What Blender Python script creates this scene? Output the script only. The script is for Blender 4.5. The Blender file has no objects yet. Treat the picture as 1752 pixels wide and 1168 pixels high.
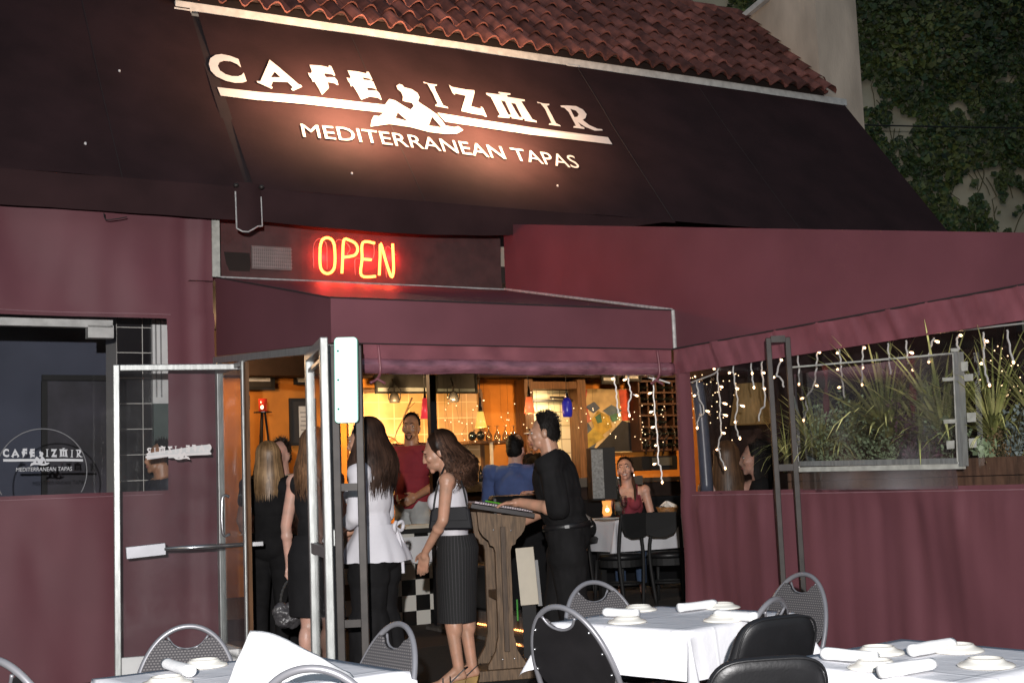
import bpy, bmesh, math, random
from mathutils import Vector, Matrix, Euler, noise
random.seed(7)
PI = math.pi
V3 = Vector
sc = bpy.context.scene
col = sc.collection

# ------------------------------------------------------------------ camera
FPX = 2200.0
CAM = V3((0, 0, 1.3))
PITCH = math.atan(240.8 / FPX)
ROLL = math.radians(-2.3)
RC = (Matrix.Rotation(PI / 2 + PITCH, 3, 'X') @ Matrix.Rotation(ROLL, 3, 'Z'))
cd = bpy.data.cameras.new('camera')
cam = bpy.data.objects.new('camera', cd)
col.objects.link(cam)
cam.location = CAM
cam.rotation_euler = RC.to_euler()
cd.sensor_fit = 'HORIZONTAL'
cd.sensor_width = 36
cd.lens = FPX / 1752 * 36
cd.clip_end = 500
cd.clip_start = 0.05
sc.camera = cam

def ray(px, py):
    return RC @ V3(((px - 876) / FPX, -(py - 584) / FPX, -1))
def at(px, py, Y):
    d = ray(px, py)
    return CAM + d * (Y / d.y)
def atz(px, py, z):
    d = ray(px, py)
    return CAM + d * ((z - CAM.z) / d.z)
def onp(px, py, p, n):
    d = ray(px, py)
    return CAM + d * ((p - CAM).dot(n) / d.dot(n))

# building frame: U runs along the house front, W comes out of it towards the street
TH = math.radians(29.4)
U = V3((math.cos(TH), math.sin(TH), 0))
W = V3((math.sin(TH), -math.cos(TH), 0))
Z = V3((0, 0, 1))
C0 = V3((-0.036, 10.97, 0))
def L(u, v, z=0.0):
    return C0 + U * u + W * v + Z * z
def loc_uvz(p):
    q = p - C0
    return V3((q.dot(U), q.dot(W), q.z))
def on_v(px, py, v):      # pixel onto a plane parallel to the house front
    return loc_uvz(onp(px, py, L(0, v), W))
def on_u(px, py, u):      # pixel onto a plane parallel to the side walls
    return loc_uvz(onp(px, py, L(u, 0), U))

# ------------------------------------------------------------------ materials
def _nodes(name):
    m = bpy.data.materials.new(name)
    m.use_nodes = True
    nt = m.node_tree
    for n in list(nt.nodes):
        nt.nodes.remove(n)
    out = nt.nodes.new('ShaderNodeOutputMaterial')
    return m, nt, out

def mat(name, c, rough=0.6, metal=0.0, var=0.12, scale=8.0, bump=0.0, bscale=60.0, spec=0.5, c2=None, stretch=None,
        coat=0.0, sheen=0.0, island=0.0, emit=None, estr=0.0, detail=4.0, coords='Object'):
    m, nt, out = _nodes(name)
    b = nt.nodes.new('ShaderNodeBsdfPrincipled')
    nt.links.new(b.outputs[0], out.inputs[0])
    b.inputs['Roughness'].default_value = rough
    b.inputs['Metallic'].default_value = metal
    b.inputs['Specular IOR Level'].default_value = spec
    b.inputs['Coat Weight'].default_value = coat
    b.inputs['Sheen Weight'].default_value = sheen
    tc = nt.nodes.new('ShaderNodeTexCoord')
    mp = nt.nodes.new('ShaderNodeMapping')
    if stretch:
        mp.inputs['Scale'].default_value = stretch
    nt.links.new(tc.outputs[coords], mp.inputs[0])
    n1 = nt.nodes.new('ShaderNodeTexNoise')
    n1.inputs['Scale'].default_value = scale
    n1.inputs['Detail'].default_value = detail
    nt.links.new(mp.outputs[0], n1.inputs['Vector'])
    rmp = nt.nodes.new('ShaderNodeValToRGB')
    ca = tuple(max(0, x * (1 - var)) for x in c)
    cb = tuple(min(1, x * (1 + var)) for x in (c2 or c))
    rmp.color_ramp.elements[0].position = 0.33
    rmp.color_ramp.elements[1].position = 0.67
    rmp.color_ramp.elements[0].color = (*ca, 1)
    rmp.color_ramp.elements[1].color = (*cb, 1)
    nt.links.new(n1.outputs['Fac'], rmp.inputs[0])
    csock = rmp.outputs[0]
    if island:
        g = nt.nodes.new('ShaderNodeNewGeometry')
        hv = nt.nodes.new('ShaderNodeHueSaturation')
        mr = nt.nodes.new('ShaderNodeMapRange')
        mr.inputs['To Min'].default_value = 1 - island
        mr.inputs['To Max'].default_value = 1 + island
        nt.links.new(g.outputs['Random Per Island'], mr.inputs[0])
        nt.links.new(mr.outputs[0], hv.inputs['Value'])
        nt.links.new(csock, hv.inputs['Color'])
        csock = hv.outputs[0]
    nt.links.new(csock, b.inputs['Base Color'])
    if bump:
        n2 = nt.nodes.new('ShaderNodeTexNoise')
        n2.inputs['Scale'].default_value = bscale
        n2.inputs['Detail'].default_value = 3
        nt.links.new(mp.outputs[0], n2.inputs['Vector'])
        bp = nt.nodes.new('ShaderNodeBump')
        bp.inputs['Strength'].default_value = bump
        bp.inputs['Distance'].default_value = 0.01
        nt.links.new(n2.outputs['Fac'], bp.inputs['Height'])
        nt.links.new(bp.outputs[0], b.inputs['Normal'])
    if emit:
        b.inputs['Emission Color'].default_value = (*emit, 1)
        b.inputs['Emission Strength'].default_value = estr
    return m

def glow(name, c, s, sample=True):
    m, nt, out = _nodes(name)
    e = nt.nodes.new('ShaderNodeEmission')
    e.inputs[0].default_value = (*c, 1)
    e.inputs[1].default_value = s
    nt.links.new(e.outputs[0], out.inputs[0])
    if not sample:
        m.cycles.emission_sampling = 'NONE'
    return m

def clear(name, refl=0.06, tint=(0.94, 0.95, 0.95), haze=0.03, hazec=(0.5, 0.5, 0.52), rough=0.03, wob=0.0, wscale=6.0):
    m, nt, out = _nodes(name)
    tr = nt.nodes.new('ShaderNodeBsdfTransparent')
    tr.inputs[0].default_value = (*tint, 1)
    gl = nt.nodes.new('ShaderNodeBsdfGlossy')
    gl.inputs['Roughness'].default_value = rough
    df = nt.nodes.new('ShaderNodeBsdfDiffuse')
    df.inputs[0].default_value = (*hazec, 1)
    lw = nt.nodes.new('ShaderNodeLayerWeight')
    lw.inputs[0].default_value = 0.35
    ma = nt.nodes.new('ShaderNodeMath'); ma.operation = 'MULTIPLY_ADD'
    nt.links.new(lw.outputs['Fresnel'], ma.inputs[0])
    ma.inputs[1].default_value = 0.5
    ma.inputs[2].default_value = refl
    m1 = nt.nodes.new('ShaderNodeMixShader')
    m2 = nt.nodes.new('ShaderNodeMixShader')
    tc = nt.nodes.new('ShaderNodeTexCoord')
    nz = nt.nodes.new('ShaderNodeTexNoise')
    nz.inputs['Scale'].default_value = 3.0
    nz.inputs['Detail'].default_value = 6
    nt.links.new(tc.outputs['Object'], nz.inputs['Vector'])
    mh = nt.nodes.new('ShaderNodeMapRange')
    mh.inputs['From Min'].default_value = 0.35
    mh.inputs['From Max'].default_value = 0.75
    mh.inputs['To Min'].default_value = haze * 0.4
    mh.inputs['To Max'].default_value = haze * 1.8
    nt.links.new(nz.outputs['Fac'], mh.inputs[0])
    nt.links.new(mh.outputs[0], m1.inputs[0])
    nt.links.new(tr.outputs[0], m1.inputs[1])
    nt.links.new(df.outputs[0], m1.inputs[2])
    nt.links.new(ma.outputs[0], m2.inputs[0])
    nt.links.new(m1.outputs[0], m2.inputs[1])
    nt.links.new(gl.outputs[0], m2.inputs[2])
    if wob:
        n2 = nt.nodes.new('ShaderNodeTexNoise')
        n2.inputs['Scale'].default_value = wscale
        nt.links.new(tc.outputs['Object'], n2.inputs['Vector'])
        bp = nt.nodes.new('ShaderNodeBump')
        bp.inputs['Strength'].default_value = wob
        bp.inputs['Distance'].default_value = 0.05
        nt.links.new(n2.outputs['Fac'], bp.inputs['Height'])
        nt.links.new(bp.outputs[0], gl.inputs['Normal'])
    nt.links.new(m2.outputs[0], out.inputs[0])
    return m

# ------------------------------------------------------------------ mesh builder
class MB:
    def __init__(s):
        s.v = []; s.f = []
    def add(s, vs, fs):
        n = len(s.v)
        s.v += [V3(p) for p in vs]
        s.f += [tuple(i + n for i in f) for f in fs]
    def quad(s, a, b, c, d):
        s.add([a, b, c, d], [(0, 1, 2, 3)])
    def poly(s, pts):
        s.add(pts, [tuple(range(len(pts)))])
    def frame(s, o, ex, ey, ez):           # box from a corner and three edge vectors
        o = V3(o)
        p = [o, o + ex, o + ex + ey, o + ey]
        p += [q + ez for q in p]
        s.add(p, [(3, 2, 1, 0), (4, 5, 6, 7), (0, 1, 5, 4), (1, 2, 6, 5), (2, 3, 7, 6), (3, 0, 4, 7)])
    def box(s, c, size, rz=0.0, M=None):
        M = M or Matrix.Rotation(rz, 3, 'Z')
        hx, hy, hz = (q / 2 for q in size)
        p = [V3((x, y, z)) for z in (-hz, hz) for x, y in ((-hx, -hy), (hx, -hy), (hx, hy), (-hx, hy))]
        s.add([V3(c) + M @ q for q in p], [(3, 2, 1, 0), (4, 5, 6, 7), (0, 1, 5, 4), (1, 2, 6, 5), (2, 3, 7, 6), (3, 0, 4, 7)])
    def lbox(s, u0, u1, v0, v1, z0, z1):     # box in the building frame
        s.frame(L(u0, v0, z0), U * (u1 - u0), W * (v1 - v0), Z * (z1 - z0))
    def bar(s, a, b, w, d, up=Z):
        a = V3(a); b = V3(b)
        t = (b - a).normalized()
        x = t.cross(up)
        if x.length < 1e-4: x = t.cross(V3((1, 0, 0)))
        x.normalize(); y = x.cross(t).normalized()
        o = a - x * w / 2 - y * d / 2
        s.frame(o, x * w, y * d, b - a)
    def tube(s, pts, r, n=8, closed=False, cap=True):
        pts = [V3(p) for p in pts]
        m = len(pts)
        rs = r if isinstance(r, (list, tuple)) else [r] * m
        prev = None; rings = []
        for i, p in enumerate(pts):
            if closed:
                t = pts[(i + 1) % m] - pts[i - 1]
            else:
                t = pts[min(i + 1, m - 1)] - pts[max(i - 1, 0)]
            if t.length < 1e-9: t = V3((0, 0, 1))
            t.normalize()
            if prev is None:
                x = t.orthogonal().normalized()
            else:
                x = prev - t * prev.dot(t)
                if x.length < 1e-6: x = t.orthogonal()
                x.normalize()
            prev = x
            y = t.cross(x)
            rings.append([p + (x * math.cos(2 * PI * k / n) + y * math.sin(2 * PI * k / n)) * rs[i] for k in range(n)])
        b = len(s.v)
        for rg in rings: s.v += rg
        for i in range(m if closed else m - 1):
            i2 = (i + 1) % m
            for k in range(n):
                s.f.append((b + i * n + k, b + i * n + (k + 1) % n, b + i2 * n + (k + 1) % n, b + i2 * n + k))
        if cap and not closed:
            s.f.append(tuple(b + k for k in reversed(range(n))))
            s.f.append(tuple(b + (m - 1) * n + k for k in range(n)))
    def lathe(s, prof, c=(0, 0, 0), n=20, sx=1, sy=1):
        c = V3(c); b = len(s.v)
        for r, z in prof:
            for k in range(n):
                a = 2 * PI * k / n
                s.v.append(c + V3((r * sx * math.cos(a), r * sy * math.sin(a), z)))
        for i in range(len(prof) - 1):
            for k in range(n):
                s.f.append((b + i * n + k, b + i * n + (k + 1) % n, b + (i + 1) * n + (k + 1) % n, b + (i + 1) * n + k))
        if prof[0][0] > 1e-4: s.f.append(tuple(b + k for k in reversed(range(n))))
        if prof[-1][0] > 1e-4: s.f.append(tuple(b + (len(prof) - 1) * n + k for k in range(n)))
    def ball(s, c, r, n=8, m=6):
        rx, ry, rz = r if isinstance(r, (tuple, list)) else (r, r, r)
        c = V3(c); b = len(s.v)
        for i in range(m + 1):
            t = PI * i / m
            for k in range(n):
                a = 2 * PI * k / n
                s.v.append(c + V3((rx * math.sin(t) * math.cos(a), ry * math.sin(t) * math.sin(a), -rz * math.cos(t))))
        for i in range(m):
            for k in range(n):
                s.f.append((b + i * n + k, b + i * n + (k + 1) % n, b + (i + 1) * n + (k + 1) % n, b + (i + 1) * n + k))
    def grid(s, fn, us, vs, skip=None):
        b = len(s.v); nv = len(vs)
        for u in us:
            for v in vs:
                s.v.append(V3(fn(u, v)))
        for i in range(len(us) - 1):
            for j in range(nv - 1):
                if skip and skip((us[i] + us[i + 1]) / 2, (vs[j] + vs[j + 1]) / 2): continue
                s.f.append((b + i * nv + j, b + (i + 1) * nv + j, b + (i + 1) * nv + j + 1, b + i * nv + j + 1))
    def prism(s, pts, d):                   # flat outline pushed along d
        n = len(pts); d = V3(d)
        a = [V3(p) for p in pts]
        s.add(a + [p + d for p in a], [tuple(reversed(range(n))), tuple(range(n, 2 * n))] +
              [(i, (i + 1) % n, n + (i + 1) % n, n + i) for i in range(n)])
    def build(s, name, m, parent=None, world=False, smooth=False, bevel=0.0, solid=0.0):
        me = bpy.data.meshes.new(name)
        vs = s.v
        if world and parent is not None:
            inv = wmat(parent).inverted()
            vs = [inv @ p for p in vs]
        me.from_pydata([tuple(p) for p in vs], [], s.f)
        bm = bmesh.new(); bm.from_mesh(me)
        if smooth: bmesh.ops.remove_doubles(bm, verts=bm.verts, dist=1e-5)
        bmesh.ops.recalc_face_normals(bm, faces=bm.faces)
        bm.to_mesh(me); bm.free()
        me.update()
        if smooth:
            for p in me.polygons: p.use_smooth = True
        o = bpy.data.objects.new(name, me)
        col.objects.link(o)
        if m is not None:
            for q in (m if isinstance(m, (list, tuple)) else [m]): me.materials.append(q)
        if parent is not None: o.parent = parent
        if solid:
            md = o.modifiers.new('thickness', 'SOLIDIFY'); md.thickness = solid; md.offset = 0
        if bevel:
            md = o.modifiers.new('bevel', 'BEVEL'); md.width = bevel; md.segments = 2; md.limit_method = 'ANGLE'
        return o

def wmat(o):
    m = Matrix.Translation(o.location) @ o.rotation_euler.to_matrix().to_4x4()
    return wmat(o.parent) @ m if o.parent else m

def tag(o, label=None, cat=None, group=None, kind=None):
    if label: o['label'] = label
    if cat: o['category'] = cat
    if group: o['group'] = group
    if kind: o['kind'] = kind
    return o
def thing(name, label, cat, loc=(0, 0, 0), rz=0.0, group=None):
    o = bpy.data.objects.new(name, None)
    col.objects.link(o)
    o.empty_display_size = 0.1
    o.location = loc
    o.rotation_euler = (0, 0, rz)
    return tag(o, label, cat, group)
def copy_tree(o, parent=None):
    kids = [c for c in bpy.data.objects if c.parent == o]
    c = o.copy(); col.objects.link(c); c.parent = parent
    for k in kids: copy_tree(k, c)
    return c
def linspace(a, b, n):
    return [a + (b - a) * i / (n - 1) for i in range(n)]
def fn(x, y=0.0, z=0.0):
    return noise.noise(V3((x, y, z)))
def bez(pts, n=8):                          # Catmull-Rom through points
    pts = [V3(p) for p in pts]
    out = []
    for i in range(len(pts) - 1):
        p0 = pts[max(i - 1, 0)]; p1 = pts[i]; p2 = pts[i + 1]; p3 = pts[min(i + 2, len(pts) - 1)]
        for k in range(n):
            t = k / n
            out.append(0.5 * ((2 * p1) + (p2 - p0) * t + (2 * p0 - 5 * p1 + 4 * p2 - p3) * t * t + (3 * p1 - p0 - 3 * p2 + p3) * t ** 3))
    out.append(pts[-1])
    return out
WORK = bpy.data.scenes.new('workshop')        # a scratch scene: modifiers and text are turned into meshes there
def eval_mesh(o):
    WORK.collection.objects.link(o)
    with bpy.context.temp_override(scene=WORK, view_layer=WORK.view_layers[0]):
        dg = bpy.context.evaluated_depsgraph_get()
    me = bpy.data.meshes.new_from_object(o.evaluated_get(dg))
    WORK.collection.objects.unlink(o)
    return me
def outline(loops, place, name, m, parent=None, lift=0.0):
    """flat filled shape with holes: loops of 2D points, place maps 2D to world"""
    cu = bpy.data.curves.new(name, 'CURVE'); cu.dimensions = '2D'; cu.fill_mode = 'BOTH'
    for lp in loops:
        sp = cu.splines.new('POLY'); sp.points.add(len(lp) - 1)
        for i, p in enumerate(lp): sp.points[i].co = (p[0], p[1], 0, 1)
        sp.use_cyclic_u = True
    o = bpy.data.objects.new(name, cu)
    me = eval_mesh(o)
    bpy.data.objects.remove(o); bpy.data.curves.remove(cu)
    mb = MB()
    mb.add([place(v.co.x, v.co.y) for v in me.vertices], [tuple(p.vertices) for p in me.polygons])
    bpy.data.meshes.remove(me)
    return mb.build(name, m, parent, world=parent is not None)
def text_mesh(txt, bold=0.0, space=1.0):
    cu = bpy.data.curves.new('txt', 'FONT'); cu.body = txt; cu.offset = bold; cu.space_character = space
    cu.resolution_u = 3
    o = bpy.data.objects.new('txt', cu)
    me = eval_mesh(o)
    vs = [(v.co.x, v.co.y) for v in me.vertices]; fs = [tuple(p.vertices) for p in me.polygons]
    bpy.data.objects.remove(o); bpy.data.curves.remove(cu); bpy.data.meshes.remove(me)
    x0 = min(p[0] for p in vs); x1 = max(p[0] for p in vs); y0 = min(p[1] for p in vs); y1 = max(p[1] for p in vs)
    return [((p[0] - x0) / (x1 - x0), (p[1] - y0) / (y1 - y0)) for p in vs], fs
M = {}
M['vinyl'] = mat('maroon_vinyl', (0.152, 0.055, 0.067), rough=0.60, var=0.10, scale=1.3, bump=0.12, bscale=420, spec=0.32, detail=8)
M['vinyl_dark'] = mat('shaded_maroon_vinyl', (0.134, 0.047, 0.058), rough=0.50, var=0.14, scale=1.6, bump=0.14, bscale=380, spec=0.30, detail=8)  # same vinyl, with weaker flash light put into its colour
M['stitch'] = mat('pale_stitching', (0.30, 0.17, 0.19), rough=0.8)
M['channel'] = mat('awning_channel', (0.019, 0.0095, 0.0105), rough=0.9)
M['vinyl_light'] = mat('maroon_vinyl_gathered', (0.195, 0.066, 0.080), rough=0.38, var=0.18, scale=5, bump=0.10, bscale=380)
M['brown'] = mat('brown_awning_cloth', (0.030, 0.0135, 0.0145), rough=0.85, var=0.22, scale=2.2, detail=9, bump=0.35, bscale=9, spec=0.2)
M['seam'] = mat('dark_seam', (0.022, 0.014, 0.015), rough=0.9)
M['dark_panel'] = mat('dark_panel_cloth', (0.075, 0.030, 0.029), rough=0.8, var=0.2)
M['piping'] = mat('grey_piping', (0.42, 0.41, 0.40), rough=0.6, var=0.25, scale=30)
M['letters'] = mat('white_letter_vinyl', (0.70, 0.66, 0.65), rough=0.6, var=0.03)
M['decal'] = mat('white_decal', (0.62, 0.62, 0.64), rough=0.6, var=0.03)
M['trim'] = mat('white_trim', (0.60, 0.60, 0.58), rough=0.6, var=0.15, scale=12)
M['tile'] = mat('clay_tile', (0.185, 0.070, 0.056), rough=0.75, var=0.35, scale=6, island=0.55, bump=0.2, bscale=60, spec=0.3)
M['tile_end'] = mat('dark_mortar', (0.05, 0.03, 0.025), rough=0.9)
M['stucco'] = mat('pale_stucco', (0.62, 0.52, 0.42), rough=0.92, var=0.22, scale=2.6, bump=0.35, bscale=45, spec=0.2, stretch=(1, 1, 0.35))
M['stucco2'] = mat('far_stucco', (0.40, 0.37, 0.28), rough=0.95, var=0.2, scale=1.4, bump=0.2)
M['alu'] = mat('aluminium', (0.33, 0.34, 0.33), rough=0.42, metal=0.55, var=0.18, scale=14, bump=0.05, bscale=120, stretch=(4, 4, 0.6))
M['bronze'] = mat('dark_bronze_steel', (0.034, 0.029, 0.026), rough=0.5, metal=0.3, var=0.25, scale=12)
M['black_metal'] = mat('black_metal', (0.012, 0.012, 0.013), rough=0.35, spec=0.5)
M['glass'] = clear('door_vinyl_glass', refl=0.03, haze=0.05, rough=0.05, wob=0.05, wscale=3)
M['window'] = clear('clear_window_vinyl', refl=0.010, haze=0.006, tint=(0.98, 0.98, 0.98), rough=0.06, wob=0.03, wscale=2)
M['flap'] = clear('clear_flap_vinyl', refl=0.006, haze=0.006, tint=(0.985, 0.985, 0.985), hazec=(0.35, 0.35, 0.35), rough=0.10)
M['hazy'] = clear('scuffed_clear_vinyl', refl=0.02, haze=0.16, rough=0.15, hazec=(0.32, 0.28, 0.26))
M['roll_vinyl'] = mat('rolled_glossy_vinyl', (0.21, 0.088, 0.112), rough=0.22, var=0.35, scale=7, bump=0.8, bscale=16, coat=0.9, spec=0.8, stretch=(1, 1, 2.5))
M['roll'] = clear('rolled_clear_vinyl', refl=0.10, haze=0.10, hazec=(0.45, 0.30, 0.36), rough=0.10, wob=0.9, wscale=14, tint=(0.97, 0.95, 0.96))
M['bottle_glass'] = mat('dark_bottle_glass', (0.012, 0.014, 0.012), rough=0.08, spec=0.8, var=0.1)
M['thin_glass'] = clear('drinking_glass', refl=0.10, haze=0.02, rough=0.02)
M['asphalt'] = mat('dark_paving', (0.030, 0.029, 0.030), rough=0.85, var=0.3, scale=5, bump=0.3, bscale=90)
M['mat_rug'] = mat('black_carpet', (0.010, 0.010, 0.010), rough=0.95, var=0.3, scale=30, bump=0.4, bscale=300)
M['deck'] = mat('grey_deck_boards', (0.10, 0.088, 0.078), rough=0.8, var=0.3, scale=6, stretch=(1, 8, 1))
M['orange'] = mat('orange_plaster', (0.52, 0.185, 0.022), rough=0.85, var=0.22, scale=2.5, bump=0.1)
M['slate'] = mat('dusk_reflection_blue', (0.085, 0.095, 0.135), rough=0.9, var=0.15, scale=1.5)  # blue stands in for dusk sky reflected in the left window
M['darkwall'] = mat('dark_brown_wall', (0.030, 0.016, 0.011), rough=0.9, var=0.2)
M['ceiling'] = mat('dark_ceiling', (0.020, 0.013, 0.010), rough=0.95)
M['wood'] = mat('brown_wood', (0.135, 0.062, 0.024), rough=0.55, var=0.35, scale=6, stretch=(8, 8, 0.8))
M['wood_old'] = mat('weathered_wood', (0.135, 0.085, 0.048), rough=0.62, var=0.42, scale=9, stretch=(9, 9, 0.9), bump=0.15, bscale=20)
M['wood_dark'] = mat('dark_weathered_wood', (0.075, 0.048, 0.030), rough=0.6, var=0.4, scale=9, stretch=(9, 9, 0.9))
M['planter'] = mat('planter_boards', (0.17, 0.090, 0.055), rough=0.8, var=0.4, scale=5, stretch=(6, 6, 1), bump=0.2, bscale=20)
M['cloth'] = mat('white_tablecloth', (0.72, 0.72, 0.75), rough=0.85, var=0.03, scale=3, bump=0.30, bscale=7, spec=0.2)
M['paper'] = mat('white_napkin_paper', (0.84, 0.84, 0.84), rough=0.9, var=0.03, bump=0.1, bscale=80)
M['cloth_lit'] = mat('bright_white_cloth', (0.74, 0.74, 0.75), rough=0.9, var=0.03, bump=0.15, bscale=150)
M['china'] = mat('cream_china', (0.72, 0.70, 0.64), rough=0.25, var=0.03, spec=0.6)
M['chair_metal'] = mat('silver_chair_paint', (0.24, 0.24, 0.26), rough=0.38, metal=0.4, var=0.08)
M['chair_black'] = mat('black_chair_back', (0.012, 0.011, 0.012), rough=0.55, var=0.2, spec=0.4)
M['leather'] = mat('black_vinyl_leather', (0.008, 0.008, 0.009), rough=0.46, var=0.2, bump=0.08, bscale=120, spec=0.55)
M['steel'] = mat('steel', (0.55, 0.55, 0.56), rough=0.25, metal=0.9)
M['white'] = mat('white_paint', (0.75, 0.75, 0.74), rough=0.6, var=0.06)
M['cream'] = mat('cream_board', (0.62, 0.56, 0.45), rough=0.7, var=0.05)
M['grey'] = mat('grey_plastic', (0.25, 0.25, 0.25), rough=0.6)
M['black'] = mat('matt_black', (0.010, 0.010, 0.010), rough=0.7)
M['cable'] = mat('white_cable', (0.85, 0.83, 0.80), rough=0.5, var=0.05)
M['darkcable'] = mat('dark_cable', (0.02, 0.018, 0.016), rough=0.5)
M['bulb'] = glow('fairy_bulb', (1.0, 0.58, 0.30), 8.0, sample=False)
M['reflection_dot'] = glow('reflected_bulb_dot', (1.0, 0.66, 0.36), 3.2, sample=False)  # glowing dots for string lights reflected in clear vinyl
M['rope_bulb'] = glow('rope_light_bulb', (1.0, 0.36, 0.10), 6.0, sample=False)
M['leaf_spike'] = mat('spiky_leaf', (0.44, 0.52, 0.14), rough=0.45, var=0.4, scale=3, island=0.45, c2=(0.75, 0.66, 0.28))
M['leaf_herb'] = mat('herb_leaf', (0.48, 0.62, 0.36), rough=0.6, var=0.3, scale=6, island=0.4)
M['leaf_purple'] = mat('purple_leaf', (0.20, 0.09, 0.12), rough=0.6, var=0.4, island=0.4)
M['leaf_tan'] = mat('dry_seed_head', (0.33, 0.22, 0.11), rough=0.9, var=0.3, island=0.3)
M['leaf_grey'] = mat('grey_blue_leaf', (0.30, 0.37, 0.36), rough=0.5, var=0.2)
M['stem'] = mat('plant_stem', (0.10, 0.09, 0.04), rough=0.8)
M['ivy'] = mat('ivy_leaf', (0.055, 0.095, 0.024), rough=0.5, var=0.5, scale=0.9, island=0.6, c2=(0.075, 0.088, 0.022))
M['ivy_dark'] = mat('dark_ivy_leaf', (0.030, 0.060, 0.020), rough=0.55, var=0.4, island=0.6)
M['red_ribbon'] = mat('dark_red_ribbon', (0.16, 0.008, 0.015), rough=0.7)
M['red'] = mat('red_paint', (0.42, 0.03, 0.02), rough=0.7)
M['tape'] = mat('grey_tape', (0.40, 0.40, 0.36), rough=0.55, var=0.2, scale=20)
M['ivory'] = mat('ivory_plastic', (0.62, 0.54, 0.40), rough=0.5)
M['green_edge'] = mat('dark_green_metal', (0.01, 0.10, 0.07), rough=0.5)

def checker_mat(name, a, b, size):
    m, nt, out = _nodes(name)
    bs = nt.nodes.new('ShaderNodeBsdfPrincipled'); bs.inputs['Roughness'].default_value = 0.3
    tc = nt.nodes.new('ShaderNodeTexCoord'); ck = nt.nodes.new('ShaderNodeTexChecker')
    ck.inputs['Scale'].default_value = 1.0 / size
    ck.inputs['Color1'].default_value = (*a, 1); ck.inputs['Color2'].default_value = (*b, 1)
    mp = nt.nodes.new('ShaderNodeMapping'); mp.inputs['Location'].default_value = (0.003, 0.0031, 0.0029)
    nt.links.new(tc.outputs['Object'], mp.inputs[0]); nt.links.new(mp.outputs[0], ck.inputs['Vector'])
    nt.links.new(ck.outputs[0], bs.inputs['Base Color']); nt.links.new(bs.outputs[0], out.inputs[0])
    return m
def cloth_mat(name, c):
    """pressed table linen: soft mottling and ironed fold lines across it"""
    m, nt, out = _nodes(name)
    bs = nt.nodes.new('ShaderNodeBsdfPrincipled'); bs.inputs['Roughness'].default_value = 0.85; bs.inputs['Specular IOR Level'].default_value = 0.2
    bs.inputs['Base Color'].default_value = (*c, 1)
    tc = nt.nodes.new('ShaderNodeTexCoord'); sp = nt.nodes.new('ShaderNodeSeparateXYZ'); nt.links.new(tc.outputs['Object'], sp.inputs[0])
    def mth(op, a, b=None):
        n = nt.nodes.new('ShaderNodeMath'); n.operation = op
        for i, q in enumerate((a, b)):
            if q is None: continue
            if isinstance(q, (int, float)): n.inputs[i].default_value = q
            else: nt.links.new(q, n.inputs[i])
        return n.outputs[0]
    def crease(s, off):
        f = mth('ABSOLUTE', mth('SUBTRACT', mth('FRACT', mth('ADD', mth('MULTIPLY', s, 3.1), off)), 0.5))
        return mth('MAXIMUM', mth('SUBTRACT', 1.0, mth('MULTIPLY', f, 26.0)), 0.0)
    nz = nt.nodes.new('ShaderNodeTexNoise'); nz.inputs['Scale'].default_value = 9; nz.inputs['Detail'].default_value = 5; nt.links.new(tc.outputs['Object'], nz.inputs['Vector'])
    hgt = mth('ADD', mth('MULTIPLY', nz.outputs['Fac'], 1.3), mth('ADD', mth('MULTIPLY', crease(sp.outputs[0], 0.1), 0.35), mth('MULTIPLY', crease(sp.outputs[1], 0.35), 0.35)))
    bp = nt.nodes.new('ShaderNodeBump'); bp.inputs['Strength'].default_value = 0.35; bp.inputs['Distance'].default_value = 0.012
    nt.links.new(hgt, bp.inputs['Height']); nt.links.new(bp.outputs[0], bs.inputs['Normal']); nt.links.new(bs.outputs[0], out.inputs[0])
    return m
M['cloth'] = cloth_mat('pressed_white_linen', (0.72, 0.72, 0.75))
def dotted_mat(name, base, dot, sx, sy):
    """woven upholstery: rows of small light dashes on grey cloth (object X and Z)"""
    m, nt, out = _nodes(name)
    bs = nt.nodes.new('ShaderNodeBsdfPrincipled'); bs.inputs['Roughness'].default_value = 0.9
    tc = nt.nodes.new('ShaderNodeTexCoord'); sp = nt.nodes.new('ShaderNodeSeparateXYZ')
    nt.links.new(tc.outputs['Object'], sp.inputs[0])
    def mth(op, a, b=None):
        n = nt.nodes.new('ShaderNodeMath'); n.operation = op
        for i, q in enumerate((a, b)):
            if q is None: continue
            if isinstance(q, (int, float)): n.inputs[i].default_value = q
            else: nt.links.new(q, n.inputs[i])
        return n.outputs[0]
    z = mth('MULTIPLY', sp.outputs[2], 1.0 / sy)
    row = mth('FLOOR', z)
    odd = mth('MULTIPLY', mth('MODULO', mth('ABSOLUTE', row), 2.0), 0.5)
    x = mth('ADD', mth('MULTIPLY', sp.outputs[0], 1.0 / sx), odd)
    fx = mth('ABSOLUTE', mth('SUBTRACT', mth('FRACT', x), 0.5))
    fz = mth('ABSOLUTE', mth('SUBTRACT', mth('FRACT', z), 0.5))
    hit = mth('MULTIPLY', mth('LESS_THAN', fx, 0.30), mth('LESS_THAN', fz, 0.24))
    mx = nt.nodes.new('ShaderNodeMixRGB')
    mx.inputs[1].default_value = (*base, 1); mx.inputs[2].default_value = (*dot, 1)
    nt.links.new(hit, mx.inputs[0]); nt.links.new(mx.outputs[0], bs.inputs['Base Color'])
    nt.links.new(bs.outputs[0], out.inputs[0])
    return m
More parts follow.
